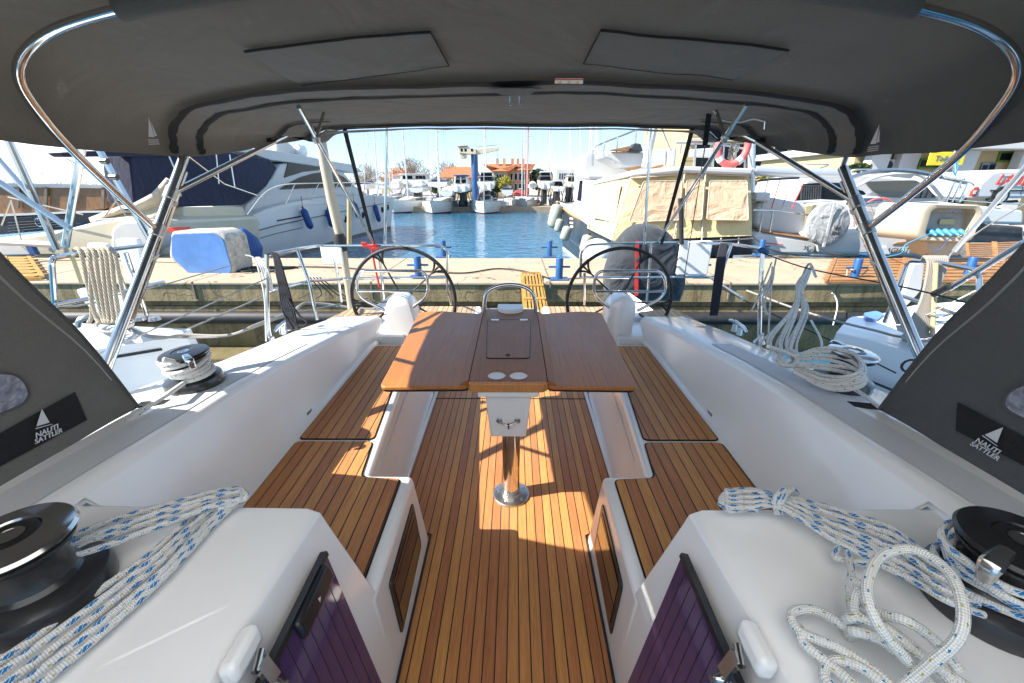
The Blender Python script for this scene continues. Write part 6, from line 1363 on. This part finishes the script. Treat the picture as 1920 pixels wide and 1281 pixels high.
# vehicles
def van(label, px0, px1, py0, py1, y, text=None, tcol='redp', tpx=None, rear=False, name='parked_van', sub=None):
    a, b_ = P(px0,py1,y=y), P(px1,py0,y=y); x0, x1, z0, z1 = a.x, b_.x, max(a.z,-.25)+.0, b_.z; H = z1-z0; t = thing(name, label, 'van', ((x0+x1)/2, y+1, z0), 'white vans parked by the terminal')
    prof = [(x0,z0+.25),(x0+.03,z0+H*.62),(x0+.35,z1-.08),(x0+.7,z1),(x1-.2,z1),(x1,z1-.15),(x1,z0+.25)]
    obj('body', MB().prism([V((x,y,z)) for x,z in prof], (0,1.9,0)), K['white'], t, bevel=.10, seg=3)
    obj('roof_gutter', MB().bar((x0+.7,y-.01,z1-.22), (x1-.2,y-.01,z1-.22), .02, .03), K['alu'], t); obj('side_moulding', MB().box(x0+.5, x1-.4, y-.03, y, z0+H*.40, z0+H*.44), K['black'], t)
    for x in (x0+.95, x1-1.0):
        w = obj('wheel', MB().lathe([(0,0),(.36,0),(.36,.2),(0,.2)], (x,y-.02,z0+.32), (0,1,0), 24), K['tyre'], t, bevel=.03); obj('hub_cap', MB().lathe([(0,0),(.2,.01),(.22,.03)], (x,y-.03,z0+.32), (0,-1,0), 16), K['alu'], w)
    obj('door_gap', MB().tube([(x0+1.7,y-.005,z0+.4),(x0+1.7,y-.005,z1-.3)], .012, 4), K['black'], t); obj('door_gap', MB().tube([(x0+2.9,y-.005,z0+.4),(x0+2.9,y-.005,z1-.3)], .012, 4), K['black'], t)
    if rear: obj('tail_light', MB().prism([P(*q, y=y-.03) for q in ((1827,352),(1837,350),(1831,367),(1820,369))], (0,.1,0)), K['redp'], t, bevel=.02); obj('light_insert', MB().prism([P(*q, y=y-.05) for q in ((1827,358),(1832,357),(1829,364),(1825,364))], (0,.03,0)), K['white'], t)
    if text: 
        c = P(*tpx, y=y-.04); obj('van_lettering', text_mb(text[0], text[1], c, (1,0,0), (0,0,1), .004, .35, .012), K[tcol], t)
        if sub: obj('red_swoosh', MB().box(c.x-.9, c.x+.9, y-.03, y-.01, c.z-.30, c.z-.24), K['redp'], t)
    return t
van('white van lettered LALIZAS in red at the far right edge', 1822, 2080, 318, 385, 17.4, ('LALIZAS', .50), 'redp', (1915,338), rear=True)
van('white van with blue MARINA lettering over a red stripe', 1752, 1826, 322, 385, 19.6, ('MARINA', .40), 'carblue', (1802,337), sub=1)
def car(label, px0, px1, py0, py1, y, mat):
    a, b_ = P(px0,py1,y=y), P(px1,py0,y=y); x0, x1 = a.x, b_.x; L = x1-x0; z0 = a.z; H = b_.z-z0; t = thing('parked_car', label, 'car', ((x0+x1)/2, y+.8, z0), 'cars parked behind the boats')
    sec = lambda q, w: [V((x0+L*fx, y+.85+w*sy, z0+H*fz)) for fx, fz, sy in q]
    prof = [(0,.22),(.0,.50),(.10,.60),(.26,.66),(.38,.97),(.72,1.0),(.90,.68),(1.0,.60),(1.0,.22)]; body = MB().loft([[V((x0+L*fx,yy,z0+H*(fz if s_ else fz))) for fx, fz in ([(0,.22),(0,.50),(.12,.62),(.88,.64),(1,.58),(1,.22)])] for yy, s_ in ((y,1),(y+1.7,1))], closed=True, caps=True)
    obj('body', body, K[mat], t, bevel=.10, seg=3); obj('cabin', MB().loft([[V((x0+L*.26,y+.08,z0+H*.62)),V((x0+L*.38,y+.22,z0+H)),V((x0+L*.74,y+.22,z0+H)),V((x0+L*.90,y+.08,z0+H*.62))],[V((x0+L*.26,y+1.62,z0+H*.62)),V((x0+L*.38,y+1.48,z0+H)),V((x0+L*.74,y+1.48,z0+H)),V((x0+L*.90,y+1.62,z0+H*.62))]], closed=True, caps=True), K['darkglass'], t, bevel=.04); obj('roof', MB().box(x0+L*.38, x0+L*.74, y+.2, y+1.5, z0+H*.985, z0+H*1.03), K[mat], t, bevel=.02)
    for fx in (.2,.8): obj('wheel', MB().lathe([(0,0),(.3,0),(.3,.2),(0,.2)], (x0+L*fx,y-.02,z0+.3), (0,1,0), 20), K['tyre'], t)
    obj('headlight', MB().obox((x0+.05,y+.25,z0+H*.5), .08,.3,.12), K['whitep'], t, bevel=.02)
car('blue car parked left of the white windscreen yacht', 1436,1500,340,362,22,'carblue'); car('silver car in front of the blue one', 1448,1500,352,376,18.5,'cargrey'); car('dark red car parked behind the silver car', 1468,1528,352,372,19.5,'carred'); car('small red car seen between the yacht windscreen and the vans', 1740,1790,333,352,21,'carred')
# white cabin cruiser with big windscreen
y0 = 14.0
t = thing('cabin_cruiser', 'white cabin cruiser with a wide dark windscreen and steel bow rails', 'motor yacht', P(1650,420,y=y0))
C8 = lambda pts, y=y0: [P(*q, y=y) for q in c8(pts)]
obj('hull', MB().prism(C8([(0,560),(300,555),(900,560),(1300,540),(1903,600),(1903,700),(1650,695),(1300,690),(700,660),(100,640)]), (0,3.6,0)), K['hullw'], t, bevel=.08)
obj('superstructure', MB().prism(C8([(300,545),(420,380),(640,350),(760,345),(1150,385),(1340,520),(1300,560),(700,560)], y0+.25), (0,2.8,0)), K['white'], t, bevel=.08)
obj('windscreen', MB().prism(C8([(815,405),(1160,395),(1230,430),(1300,515),(1130,520),(930,510),(880,470)], y0+.18), (0,.1,0)), K['smoke'], t); obj('side_window', MB().prism(C8([(340,535),(400,420),(540,410),(650,415),(700,440),(800,470),(820,490),(640,540)], y0+.18), (0,.1,0)), K['darkglass'], t)
for x in range(380,520,16): obj('curtain_fold', MB().tube([P(*c8([(x,430)])[0], y=y0+.16), P(*c8([(x-6,530)])[0], y=y0+.16)], .03, 5), K['greycover'], t)
obj('windscreen_frame', MB().tube(cat(C8([(700,385),(800,350),(950,328),(1120,332),(1250,355),(1400,390),(1500,415)], y0-.1), 4), .06, 8), K['steel2'], t); obj('windscreen_frame', MB().tube(cat(C8([(750,440),(900,370),(1100,350),(1220,380),(1340,515)], y0+.1), 4), .05, 8), K['white'], t)
obj('bow_rail', MB().tube(cat(C8([(1350,375),(1500,400),(1560,430),(1520,480),(1460,540)], y0-.3), 4), .03, 6), K['steel'], t)
for a_ in (1430,1470,1520): obj('rail_post', MB().tube(C8([(a_,405),(a_-60,545)], y0-.3), .028, 6), K['steel'], t)
obj('deck_rail', MB().tube(cat(C8([(1340,520),(1600,545),(1903,560)], y0-.3), 3), .022, 6), K['steel'], t)
for q in ([(1780,535),(1860,530),(1870,548),(1790,552)], [(1640,540),(1700,530),(1740,560),(1720,565)]): obj('hull_port', MB().prism(C8(q, y0-.03), (0,.05,0)), K['darkglass'], t)
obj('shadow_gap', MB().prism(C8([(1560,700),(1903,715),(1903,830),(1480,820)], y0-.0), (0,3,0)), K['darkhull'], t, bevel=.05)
# sailing boat with 36 on its quarter, steering wheel, silver covered ring
y1 = 11.2; C9 = lambda pts, y=y1: [P(*q, y=y) for q in c8(pts)]
def prot(t, name, pts, y, off, mat, bev=.03): obj(name, MB().prism(C9(pts, y), off), K[mat], t, bevel=bev)
t = thing('sailboat', 'white sailing boat with the number 36 on its quarter beside the trawler', 'sailboat', P(1470,470,y=y1))
prot(t, 'hull', [(45,770),(100,752),(440,798),(478,830),(470,900),(440,912),(60,905),(45,840)], y1, (.6,6.5,-.3), 'hullw', .08)
prot(t, 'deckhouse', [(70,560),(160,510),(420,560),(470,640),(440,790),(110,750),(50,700)], y1+.9, (.5,4.0,0), 'white', .08); prot(t, 'teak_deck_edge', [(110,745),(440,795),(436,803),(104,752)], y1-.02, (.3,.8,0), 'gangw', .01)
prot(t, 'smoked_hatch', [(405,575),(480,560),(440,690),(398,695)], y1+.85, (.02,.05,0), 'bronze', .01)
prot(t, 'red_stripe', [(120,820),(250,836),(250,841),(120,825)], y1-.03, (0,.02,0), 'redp', 0)
c = P(*c8([(412,860)])[0], y=y1-.03); obj('hull_number', text_mb("36'", .14, c, (1,0,.05), (0,0,1), .003, .1, .003), K['carblue'], t)
obj('boom', MB().tube(C9([(50,330),(300,345),(640,352)], y1+1.5), .13, 12), K['alu'], t); obj('mast', MB().tube([P(*q, y=y1+1.5) for q in ((1410,225),(1408,420))], .09, 10), K['alu'], t)
obj('bimini_strut', MB().tube(C9([(80,400),(160,390),(360,380)], y1+.8), .03, 6), K['black'], t); obj('rail', MB().tube(C9([(45,600),(200,605),(470,640)], y1-.05), .02, 6), K['steel'], t)
for x in (110,180): obj('stanchion', MB().tube(C9([(x,600),(x-20,755)], y1), .018, 6), K['steel'], t)
for k in range(4): obj('rigging_line', MB().tube(C9([(100+70*k,590),(150+80*k,380+12*k)], y1+.7), .012, 5), K['red' if k % 2 else 'ropeg'], t)
prot(t, 'deck_locker', [(65,480),(170,478),(160,545),(60,540)], y1+.6, (.1,.6,0), 'white', .05)
t = thing('covered_ring', 'silver grey fabric covered disc printed life link on the white stern', 'lifebuoy', P(1557,447,y=10.9))
cc = P(*c8([(572,702)])[0], y=10.85); obj('cover', MB().lathe([(0,-.03),(.40,-.02),(.50,.03),(.53,.10),(.50,.17),(.40,.21),(0,.22)], cc+V((0,.2,0)), (0,-1,.1), 28), K['silvercover'], t)
obj('white_band', MB().bar(cc+V((-.03,-.03,.53)), cc+V((-.05,-.03,-.53)), .06, .02, (0,1,0)), K['white'], t)
for w_, dz in (('life',-.06),('link',-.19)): obj('cover_print', text_mb(w_, .15, cc+V((.17,-.04,dz)), (1,0,0), (0,0,1), .003, 0, .001), K['lifelink'], t)
# stern named AGHAT
t = thing('sailboat', 'white sailing boat lettered AGHAT on its stern, with a red rimmed wheel', 'sailboat', P(1640,478,y=11))
prot(t, 'hull', [(500,770),(640,740),(900,720),(1120,700),(1380,800),(1470,850),(1460,930),(1350,925),(900,912),(520,905)], 11.0, (.7,6.5,-.3), 'hullw', .08)
prot(t, 'cockpit_coaming', [(470,560),(760,540),(1090,600),(1160,700),(1100,760),(520,800),(440,700)], 12.2, (.6,3.8,0), 'white', .10); prot(t, 'sunlit_bench', [(1040,820),(1110,815),(1090,840),(1000,838)], 10.98, (0,.2,0), 'gangw', .01)
c = P(*c8([(1035,878)])[0], y=10.97); obj('stern_lettering', text_mb('AGHAT', .17, c, (1,0,0), (0,0,1), .003, .25, .002), K['lifelink'], t)
obj('blue_flag_holder', MB().prism(C9([(838,830),(880,835),(850,915),(830,910)], 10.7), (.02,.06,0)), K['blue'], t); prot(t, 'stern_step', [(900,860),(960,850),(990,905),(905,905)], 10.96, (0,.1,0), 'gelblue', .01)
wc = P(*c8([(880,670)])[0], y=11.6); w = obj('wheel_rim', MB().tube([wc+V((.52*math.cos(a),0,.52*math.sin(a)*1.05)) for a in [2*PI*k/40 for k in range(40)]], .022, 8, closed=True), K['pinkring'], t)
for k in range(6): obj('wheel_spoke', MB().tube([wc, wc+V((.5*math.cos(k*PI/3),0,.52*math.sin(k*PI/3)))], .010, 5), K['steel'], w)
obj('binnacle', MB().prism(C9([(770,520),(800,500),(930,510),(940,540),(930,620),(820,600),(780,560)], 11.9), (0,.5,0)), K['white'], t, bevel=.05); obj('instrument_strip', MB().prism(C9([(805,520),(935,515),(935,542),(808,545)], 11.86), (0,.04,0)), K['carblue'], t)
obj('pushpit', MB().tube(fillet(C9([(780,700),(770,560),(930,540),(970,640),(960,760)], 11.3), .2), .022, 8), K['steel'], t)
for k in range(5): obj('cockpit_line', MB().tube(C9([(850+20*k,780),(880+15*k,700),(940-10*k,600)], 11.2), .012, 5), K['red' if k == 2 else 'ropeg'], t)
mo = motorboat('white sailboat hull seen above the beige pedestal', 1700, 1770, 395, 440, 12.5, L=4, name='dinghy', grp='boats behind the orange gangway')
# filler hulls of the crowded berths
for k, (px0, px1, py0, py1, y) in enumerate(((1412,1446,356,402,16.5),(1590,1640,330,362,17.0),(1500,1560,318,345,21.0))):
    motorboat(('small white motorboat behind the blue bollard right of the trawler','white motorboat behind the windscreen of the cabin cruiser','white motorboat far behind the right main post')[k], px0, px1, py0, py1, y, L=4, grp='small motorboats on the right')
# mooring lines on the right
def line(label, pts, r, mat, y=None):
    o = obj('mooring_line', MB().tube(cat(pts, 6), r, 6), K[mat]); return tag(o, label, 'rope', 'mooring lines on the right')
line('dark mooring line from the trawler stern sagging to the quay', [P(1412,445,y=10.8), P(1450,470,y=10.4), P(1520,480,y=10.2), P(1600,480,y=10.1)], .018, 'rubber')
line('dark mooring line hanging from the silver covered disc', [P(1530,450,y=10.8), P(1545,470,y=10.4), P(1580,479,y=10.1), P(1610,480,y=10.1)], .016, 'rubber')
line('tan rope tied round the bollard by the orange gangway', [P(1586,527,y=7.5), P(1590,505,y=7.6), P(1602,506,y=7.4), P(1625,500,y=8.2)], .012, 'ropet')
line('white rope loop hanging on the quay wall right of the wheel', [P(1560,550,y=7.1), P(1566,556,y=7.1), P(1570,575,y=7.0), P(1562,610,y=6.8)], .010, 'ropew')
# ================================================================ LEFT BACKGROUND AND THE TWO NEIGHBOURS
FR[0] = 'w'; random.seed(23)
C4 = lambda pts, y: [P(*q, y=y) for q in c4(pts)]
# classic wooden boat under a white tarpaulin
t = thing('classic_boat', 'brown wooden boat under a big white tarpaulin at the far left', 'boat', P(120,430,y=16))
obj('tarpaulin', MB().loft([[v+V((.0,0,.05*noise.noise(v*.9))) for v in C4(l_, 16+dy)] for l_, dy in (([(-300,60),(0,60),(440,90),(720,130),(985,215)],1.5),([(-300,260),(0,260),(440,270),(720,300),(1000,330)],.0),([(-300,430),(0,435),(440,445),(720,450),(1010,455)],-.1),([(-300,440),(0,445),(440,455),(720,460),(1010,465)],.2))]), K['tarp'], t, sub=1)
obj('wooden_side', MB().prism(C4([(-300,432),(0,432),(940,450),(1010,470),(940,590),(560,640),(0,665),(-300,670)], 16.1), (0,3.4,0)), K['wooden'], t, bevel=.05)
obj('rubbing_rail', MB().prism(C4([(-300,650),(0,648),(560,625),(860,620),(860,632),(560,640),(0,664),(-300,666)], 15.9), (0,.2,0)), K['white'], t); 
obj('lower_hull', MB().prism(C4([(-300,666),(0,664),(860,632),(700,700),(480,760),(0,800),(-300,810)], 16.0), (0,3.2,0)), K['darkhull'], t, bevel=.04)
for k in range(5): obj('hull_plank_line', MB().tube(C4([(60,690+k*22),(500,672+k*16)], 15.95), .015, 4), K['greycover'], t)
for x in (120,330,530,760): obj('cabin_post', MB().prism(C4([(x,450),(x+22,450),(x+18,600),(x-4,605)], 16.02), (0,.05,0)), K['bark'], t)
obj('fairlead_ring', MB().tube([P(*c4([(295,710)])[0], y=15.85)+V((.14*math.cos(a),0,.14*math.sin(a))) for a in [2*PI*k/16 for k in range(16)]], .025, 6, closed=True), K['steel'], t)
# cream sailboat with beige cover
t = thing('sailboat', 'cream sailboat with a beige covered mainsail just behind the quay at left', 'sailboat', P(150,470,y=10.6))
obj('hull', MB().prism(C4([(-300,850),(170,805),(480,762),(700,705),(930,665),(1200,700),(1250,960),(-300,975)], 10.6), (-.5,5,-.2)), K['cream'], t, bevel=.08)
obj('sail_cover', MB().loft([[p0.lerp(p1, k/4)+V((0,.25*math.sin(PI*k/4)-.1,0)) for k in range(5)] for p0, p1 in zip(C4([(700,690),(930,600),(1010,590),(1160,510),(1240,430),(1280,385)], 10.9), C4([(720,700),(930,690),(1010,690),(1160,680),(1240,650),(1286,480)], 10.9))]), K['beigecover'], t, solid=.12)
obj('white_dinghy', MB().prism(rnd(C4([(830,760),(900,700),(1080,690),(1170,760),(1190,900),(1080,960),(830,960)], 10.3), .2), (0,.5,0)), K['white'], t, bevel=.06)
obj('red_trim', MB().prism(C4([(1175,750),(1400,745),(1405,760),(1230,790)], 10.2), (0,.1,0)), K['redp'], t)
obj('cleat', MB().tube(C4([(720,700),(760,690),(860,690)], 10.5), .02, 6), K['steel2'], t)
for a_, b_ in (((500,230),(760,375)),((760,375),(940,650)),((905,500),(790,660)),((80,540),(160,840)),((80,540),(10,730)),((1270,215),(1320,330)),((60,520),(620,650))): obj('wire', MB().tube(C4([a_, b_], 10.4), .016, 5), K['steel2'], t)
t = thing('sailboat', 'white boat stern with a blue fender board behind the yellow gangway at far left', 'sailboat', P(30,478,y=10.2))
obj('hull', MB().prism(C4([(-300,880),(0,860),(140,880),(260,955),(-300,965)], 10.15), (-.2,.3,-.1)), K['white'], t, bevel=.03); obj('boom', MB().tube(C4([(-100,855),(100,862),(460,880)], 9.9), .07, 8), K['white'], t); obj('blue_board', MB().prism(C4([(170,860),(225,862),(275,950),(220,955)], 9.85), (0,.1,0)), K['bluef'], t, bevel=.02)
o = obj('quay_rope', MB().tube(cat([P(30,505,z=.12), P(60,495,z=.13), P(85,490,z=.15), P(200,487,z=.12), P(330,492,z=.12)], 6), .014, 6), K['ropeg']); tag(o, 'grey rope lying along the quay at the left', 'rope')
# ---------------------------------------------------------------- neighbour on the left
FR[0] = 'b'
def PB(px, py, y): return P(px, py, y=y)
Z0 = .36
t = thing('neighbour_yacht', 'aged grey white yacht stern lying alongside on the left', 'sailing yacht', P(250,650,z=-.9))
e = [P(*q, z=Z0) for q in ((345,618),(325,594),(300,592))]; g = [P(345,620,z=Z0), P(300,632,z=Z0), P(172,652,z=Z0), P(60,690,z=Z0), P(-200,800,z=Z0)]
tk = [P(330,594,z=Z0), P(139,627,z=Z0), P(-150,680,z=Z0)]
rows = []
for v, dx in zip(g, (0,0,0,0,0)): rows.append([v+V((-1.9,.12,0)), v+V((-1.0,.1,.03)), v+V((-.06,.02,.005)), v+V((0,0,-.02)), v+V((.05,0,-.3)), v+V((.0,0,-.7)), v+V((-.35,0,-1.35))])
rows = [[p+V((-.02 if i > 2 else 0,.10 if i > 2 else 0,-.0)) for i, p in enumerate(rows[0])]]+rows
b = MB().loft(rows); b.add(rows[0]+[rows[0][0]+V((0,0,-1.4))], [list(range(8))]); obj('hull', b, K['gelblue'], t, angle=40, bevel=.0)
obj('gunwale_groove', MB().tube([g[1]+V((.0,-.02,-.10)), g[2]+V((.03,0,-.10)), g[3]+V((.03,0,-.10)), g[4]+V((.03,0,-.10))], .012, 6), K['greycover'], t)
obj('hull_stripe', MB().tube([P(302,637,z=Z0-.30)+V((.06,0,0)), P(207,672,z=Z0-.34)+V((.06,0,0))], .010, 6), K['black'], t)
PX = lambda px, py, y: P(px, py, y=y)
def tb(name, pts, r, m_='steel', fil=.05): obj(name, MB().tube(fillet([PX(*q) for q in pts], fil, 4) if len(pts) > 2 else [PX(*q) for q in pts], r, 10), K[m_], t)
tb('pushpit_rail', [(108,640,2.55),(96,484,2.5),(140,476,2.8),(290,458,3.6)], .016); tb('pushpit_rail', [(104,572,2.5),(230,548,2.9),(308,528,3.4),(302,533,3.5)], .014)
tb('pushpit_post', [(134,478,2.7),(152,530,2.72)], .012, 'bronze'); tb('pushpit_post', [(236,474,3.3),(275,590,3.35)], .016); tb('pushpit_post', [(206,467,3.2),(252,590,3.25)], .014, 'steel2')
for px0,py0,px1,py1,y,r in ((15,262,108,468,2.6,.020),(155,268,122,462,2.7,.020),(-20,330,130,428,2.5,.017),(182,274,286,458,3.4,.022),(-10,290,60,370,3.6,.018)): tb('arch_tube', [(px0,py0,y),(px1,py1,y)], r, 'steel')
for px, py in ((195,302),(213,332),(243,392)): tb('clamp_band', [(px-6,py,3.38),(px+7,py,3.38)], .020, 'black')
for q4, y in (([(214,447),(258,448),(272,540),(248,545),(236,520)],3.9),([(160,455),(200,458),(206,478),(165,475)],3.7),([(140,540),(165,548),(230,560),(250,585),(180,588),(150,560)],3.0)): obj('white_panel', MB().prism(rnd([PX(*q, y) for q in q4], .04), (0,.05,0)), K['gelblue'], t, bevel=.01)
obj('stern_cleat', MB().tube([PX(146,612,2.75), PX(150,600,2.75), PX(175,592,2.8), PX(190,597,2.85)], .018, 8, sub=3), K['steel2'], t)
for x in (262,290): obj('deck_eye', MB().lathe([(.05,0),(.04,.03),(.02,.03)], P(x,600,z=Z0+.03), (0,0,1), 14), K['steel2'], t)
ro = []
for k, (x0, x1) in enumerate(((145,178),(158,190),(170,196),(182,203),(190,212),(200,222),(208,240),(160,172))):
    ro.append([(PX(x0-6,470,2.62),),(PX(x0,466,2.6),),(PX(x0+8,480,2.56),),(PX((x0+x1)/2+4,540,2.5),),(PX(x1,590,2.45),),(PX(x1+8-k*2,606,2.42),)])
rp('laid_rope_coil', 'thick tan laid rope hanging in long loops over the left neighbour rail', ro, .0115, K['ropet'])
pl = []
for k in range(7):
    pts = []
    for j in range(8):
        a = 2*PI*j/8+k; p = P(208+30*math.cos(a)*(1+.1*math.sin(k*3)), 612+11*math.sin(a), z=Z0+.06+.015*k); pts.append((p,))
    pl.append(pts+[pts[0]])
pl.append([(P(235,615,z=Z0+.1),),(P(270,628,z=Z0+.08),),(P(330,632,z=.34),),(P(420,630,z=.36),),(P(480,612,z=.40),),(P(545,590,y=4.6),),(P(640,570,y=6),)])
pl.append([(P(235,612,z=Z0+.1),),(P(290,634,z=Z0+.05),),(P(345,628,z=.36),),(P(430,628,z=.37),),(P(490,605,z=.42),),(P(560,580,y=4.9),)])
rp('mooring_rope', 'pale mooring rope heaped on the left neighbour deck and led to the quay', pl, .011, K['ropeg'])
line_ = lambda label, pts, r, m_: tag(obj('mooring_line', MB().tube(cat(pts, 6), r, 6), K[m_]), label, 'rope', 'lines between the boats and the quay')
line_('pale line rising from the left neighbour towards the quay', [P(85,573,y=2.4), P(210,560,y=3.2), P(435,497,y=6.5)], .007, 'ropeg')
line_('pale mooring line crossing below the black rope coil', [P(300,640,z=.3), P(450,575,y=4.5), P(560,530,y=6.2), P(640,525,y=7)], .010, 'ropeg')
# lower fender ribs, dark lines under our stern at left
line_('thick pale hose hanging between the stern and the quay', [P(440,700,y=3.4), P(520,650,y=3.9), P(560,575,y=5.4), P(600,570,y=5.8), P(700,580,y=6), P(760,560,y=6.3)], .022, 'ropeg')
for k in range(5):
    line_('thin black line hanging from the left stern rail over the quay edge', [P(575+6*k,520,y=5.0), P(585+18*k,545+4*k,y=5.3), P(560+32*k,560,y=5.7)], .007, 'rubber')
# ---------------------------------------------------------------- neighbour on the right
Z1 = .42
t = thing('neighbour_yacht', 'white yacht stern with looping black lettering alongside on the right', 'sailing yacht', P(1750,700,z=-.9))
g = [P(1590,598,z=Z1), P(1568,624,z=Z1-.02), P(1640,640,z=Z1), P(1740,672,z=Z1), P(1860,730,z=Z1), P(2050,830,z=Z1)]
top_in = [P(1640,592,z=Z1+.03), P(1660,590,z=Z1+.04), P(1720,585,z=Z1+.04), P(1800,590,z=Z1+.04), P(1950,620,z=Z1+.04), P(2200,680,z=Z1+.04)]
rows = []
for i, (v, w) in enumerate(zip(g, top_in)):
    rows.append([w+V((.6,.3,0)), w, v.lerp(w, .15)+V((0,0,.015)), v, v+V((-.01,0,-.12)), v+V((.06,.0,-.45)), v+V((.22,.05,-.8)), v+V((.5,.05,-1.35))])
b = MB().loft(rows); b.add(rows[0], [list(range(8))]); obj('hull', b, K['gel'], t, angle=50)
dp = lambda q: P(*q, z=Z1+.05)
dv = [P(*q, z=Z1+.01) for q in ((1616,596),(1640,592),(1655,598),(1640,608),(1622,606))]; obj('violet_decal', MB().prism(rnd(dv, .03), (0,0,.045)), K['lblue'], t)
def tb2(name, pts, r, m_='steel', fil=.06): obj(name, MB().tube(fillet([PX(*q) for q in pts], fil, 4) if len(pts) > 2 else [PX(*q) for q in pts], r, 10), K[m_], t)
tb2('pushpit_rail', [(1658,606,3.1),(1703,489,3.2),(1760,493,2.9),(1836,508,2.6),(1836,560,2.5),(1826,590,2.4)], .015); tb2('pushpit_rail', [(1678,551,3.15),(1735,570,2.9),(1800,592,2.6)], .013); tb2('pushpit_post', [(1755,493,2.9),(1748,630,2.75)], .014, 'bronze')
tb2('arch_strut', [(1920,455,2.4),(1778,542,2.7)], .018); tb2('arch_strut', [(1935,300,2.6),(1790,470,3.2)], .016, 'alu'); tb2('strut_grip', [(1782,536,2.68),(1752,552,2.8)], .024, 'black')
obj('white_board', MB().prism(rnd([PX(*q, 3.4) for q in ((1712,495),(1735,492),(1728,545),(1700,575),(1690,570))], .03), (0,.04,0)), K['white'], t, bevel=.01)
nrm_ = None
c = P(1712,690,z=Z1-.38); 
lp_ = text_mb('Oc', .15, P(1722,690,y=2.62), (.80,-.60,.0), (.1,.1,1), .004, .2); obj('hull_lettering', MB().add([v+V((-.02,-.0,0)) for v in lp_.v], lp_.f), K['black'], t)
obj('stern_line', MB().tube([g[2]+V((-.02,-.02,-.30)), g[3]+V((-.03,-.03,-.30)), g[4]+V((-.03,-.03,-.32))], .010, 6), K['black'], t)
ro = []
for k in range(11):
    f = k/10; ro.append([(PX(1728+42*f,488,3.0),),(PX(1734+40*f,482,2.96),),(PX(1740+34*f,500,2.92),),(PX(1728+24*f,560,2.85),),(PX(1706+36*f,610,2.8),),(PX(1712+24*f,632,2.78),),(PX(1724+14*f,622,2.8),)])
rp('grey_rope_coil', 'grey brown rope coil hanging over the right neighbour rail', ro, .0095, K['ropeg'])
pl = []
for k in range(5):
    pts = [(P(1722+30*math.cos(2*PI*j/8+k), 632+9*math.sin(2*PI*j/8+k), z=Z1+.05+.014*k),) for j in range(8)]; pl.append(pts+[pts[0]])
pl.append([(P(1745,630,z=Z1+.08),),(P(1690,632,z=Z1+.05),),(P(1640,620,z=Z1+.05),),(P(1560,600,z=.45),),(P(1480,575,y=4.2),),(P(1400,545,y=5),)])
rp('grey_rope_pile', 'grey mooring rope heaped on the right neighbour deck', pl, .010, K['ropeg'])
for k in range(4):
    line_('thin white cord trailing over the right neighbour deck', [P(1690+8*k,600,y=3.0), P(1740+20*k,590+6*k,y=2.8), P(1800+16*k,560+14*k,y=2.6), P(1830,545+8*k,y=2.6)], .005, 'ropew')
line_('pale rope led up from the right neighbour rail', [P(1775,492,y=3.0), P(1790,470,y=3.3), P(1850,425,y=4), P(1935,375,y=5)], .006, 'ropeg')
# ================================================================ LIGHT, SKY, RENDER
FR[0] = 'w'
sd = Vector(SUN).normalized(); el = math.asin(sd.z); az = math.atan2(sd.x, sd.y)
W = bpy.data.worlds.new('World'); S.world = W; W.use_nodes = True; nt = W.node_tree; bg = nt.nodes['Background']
sk = nt.nodes.new('ShaderNodeTexSky'); sk.sky_type = 'NISHITA'; sk.sun_disc = False; sk.sun_elevation = el; sk.sun_rotation = az; sk.air_density = .8; sk.dust_density = 0.0; sk.ozone_density = 3.0
nt.links.new(mix(nt, .72, sk.outputs[0], SKYC), bg.inputs[0]); bg.inputs[1].default_value = SKYS
sun = bpy.data.lights.new('sun', 'SUN'); sun.energy = SUNS; sun.angle = R(.5); sun.color = (1, .95, .87); so = bpy.data.objects.new('sun', sun); C.objects.link(so)
so.rotation_euler = sd.to_track_quat('Z', 'Y').to_euler(); so.location = (0, 0, 30)
S.view_settings.view_transform = 'Standard'; S.view_settings.look = 'None'; S.view_settings.exposure = EXPO; S.view_settings.gamma = 1
S.render.engine = 'CYCLES'; S.cycles.max_bounces = 10; S.cycles.diffuse_bounces = 5; S.cycles.use_denoising = True
S.render.resolution_x = 1024; S.render.resolution_y = 683
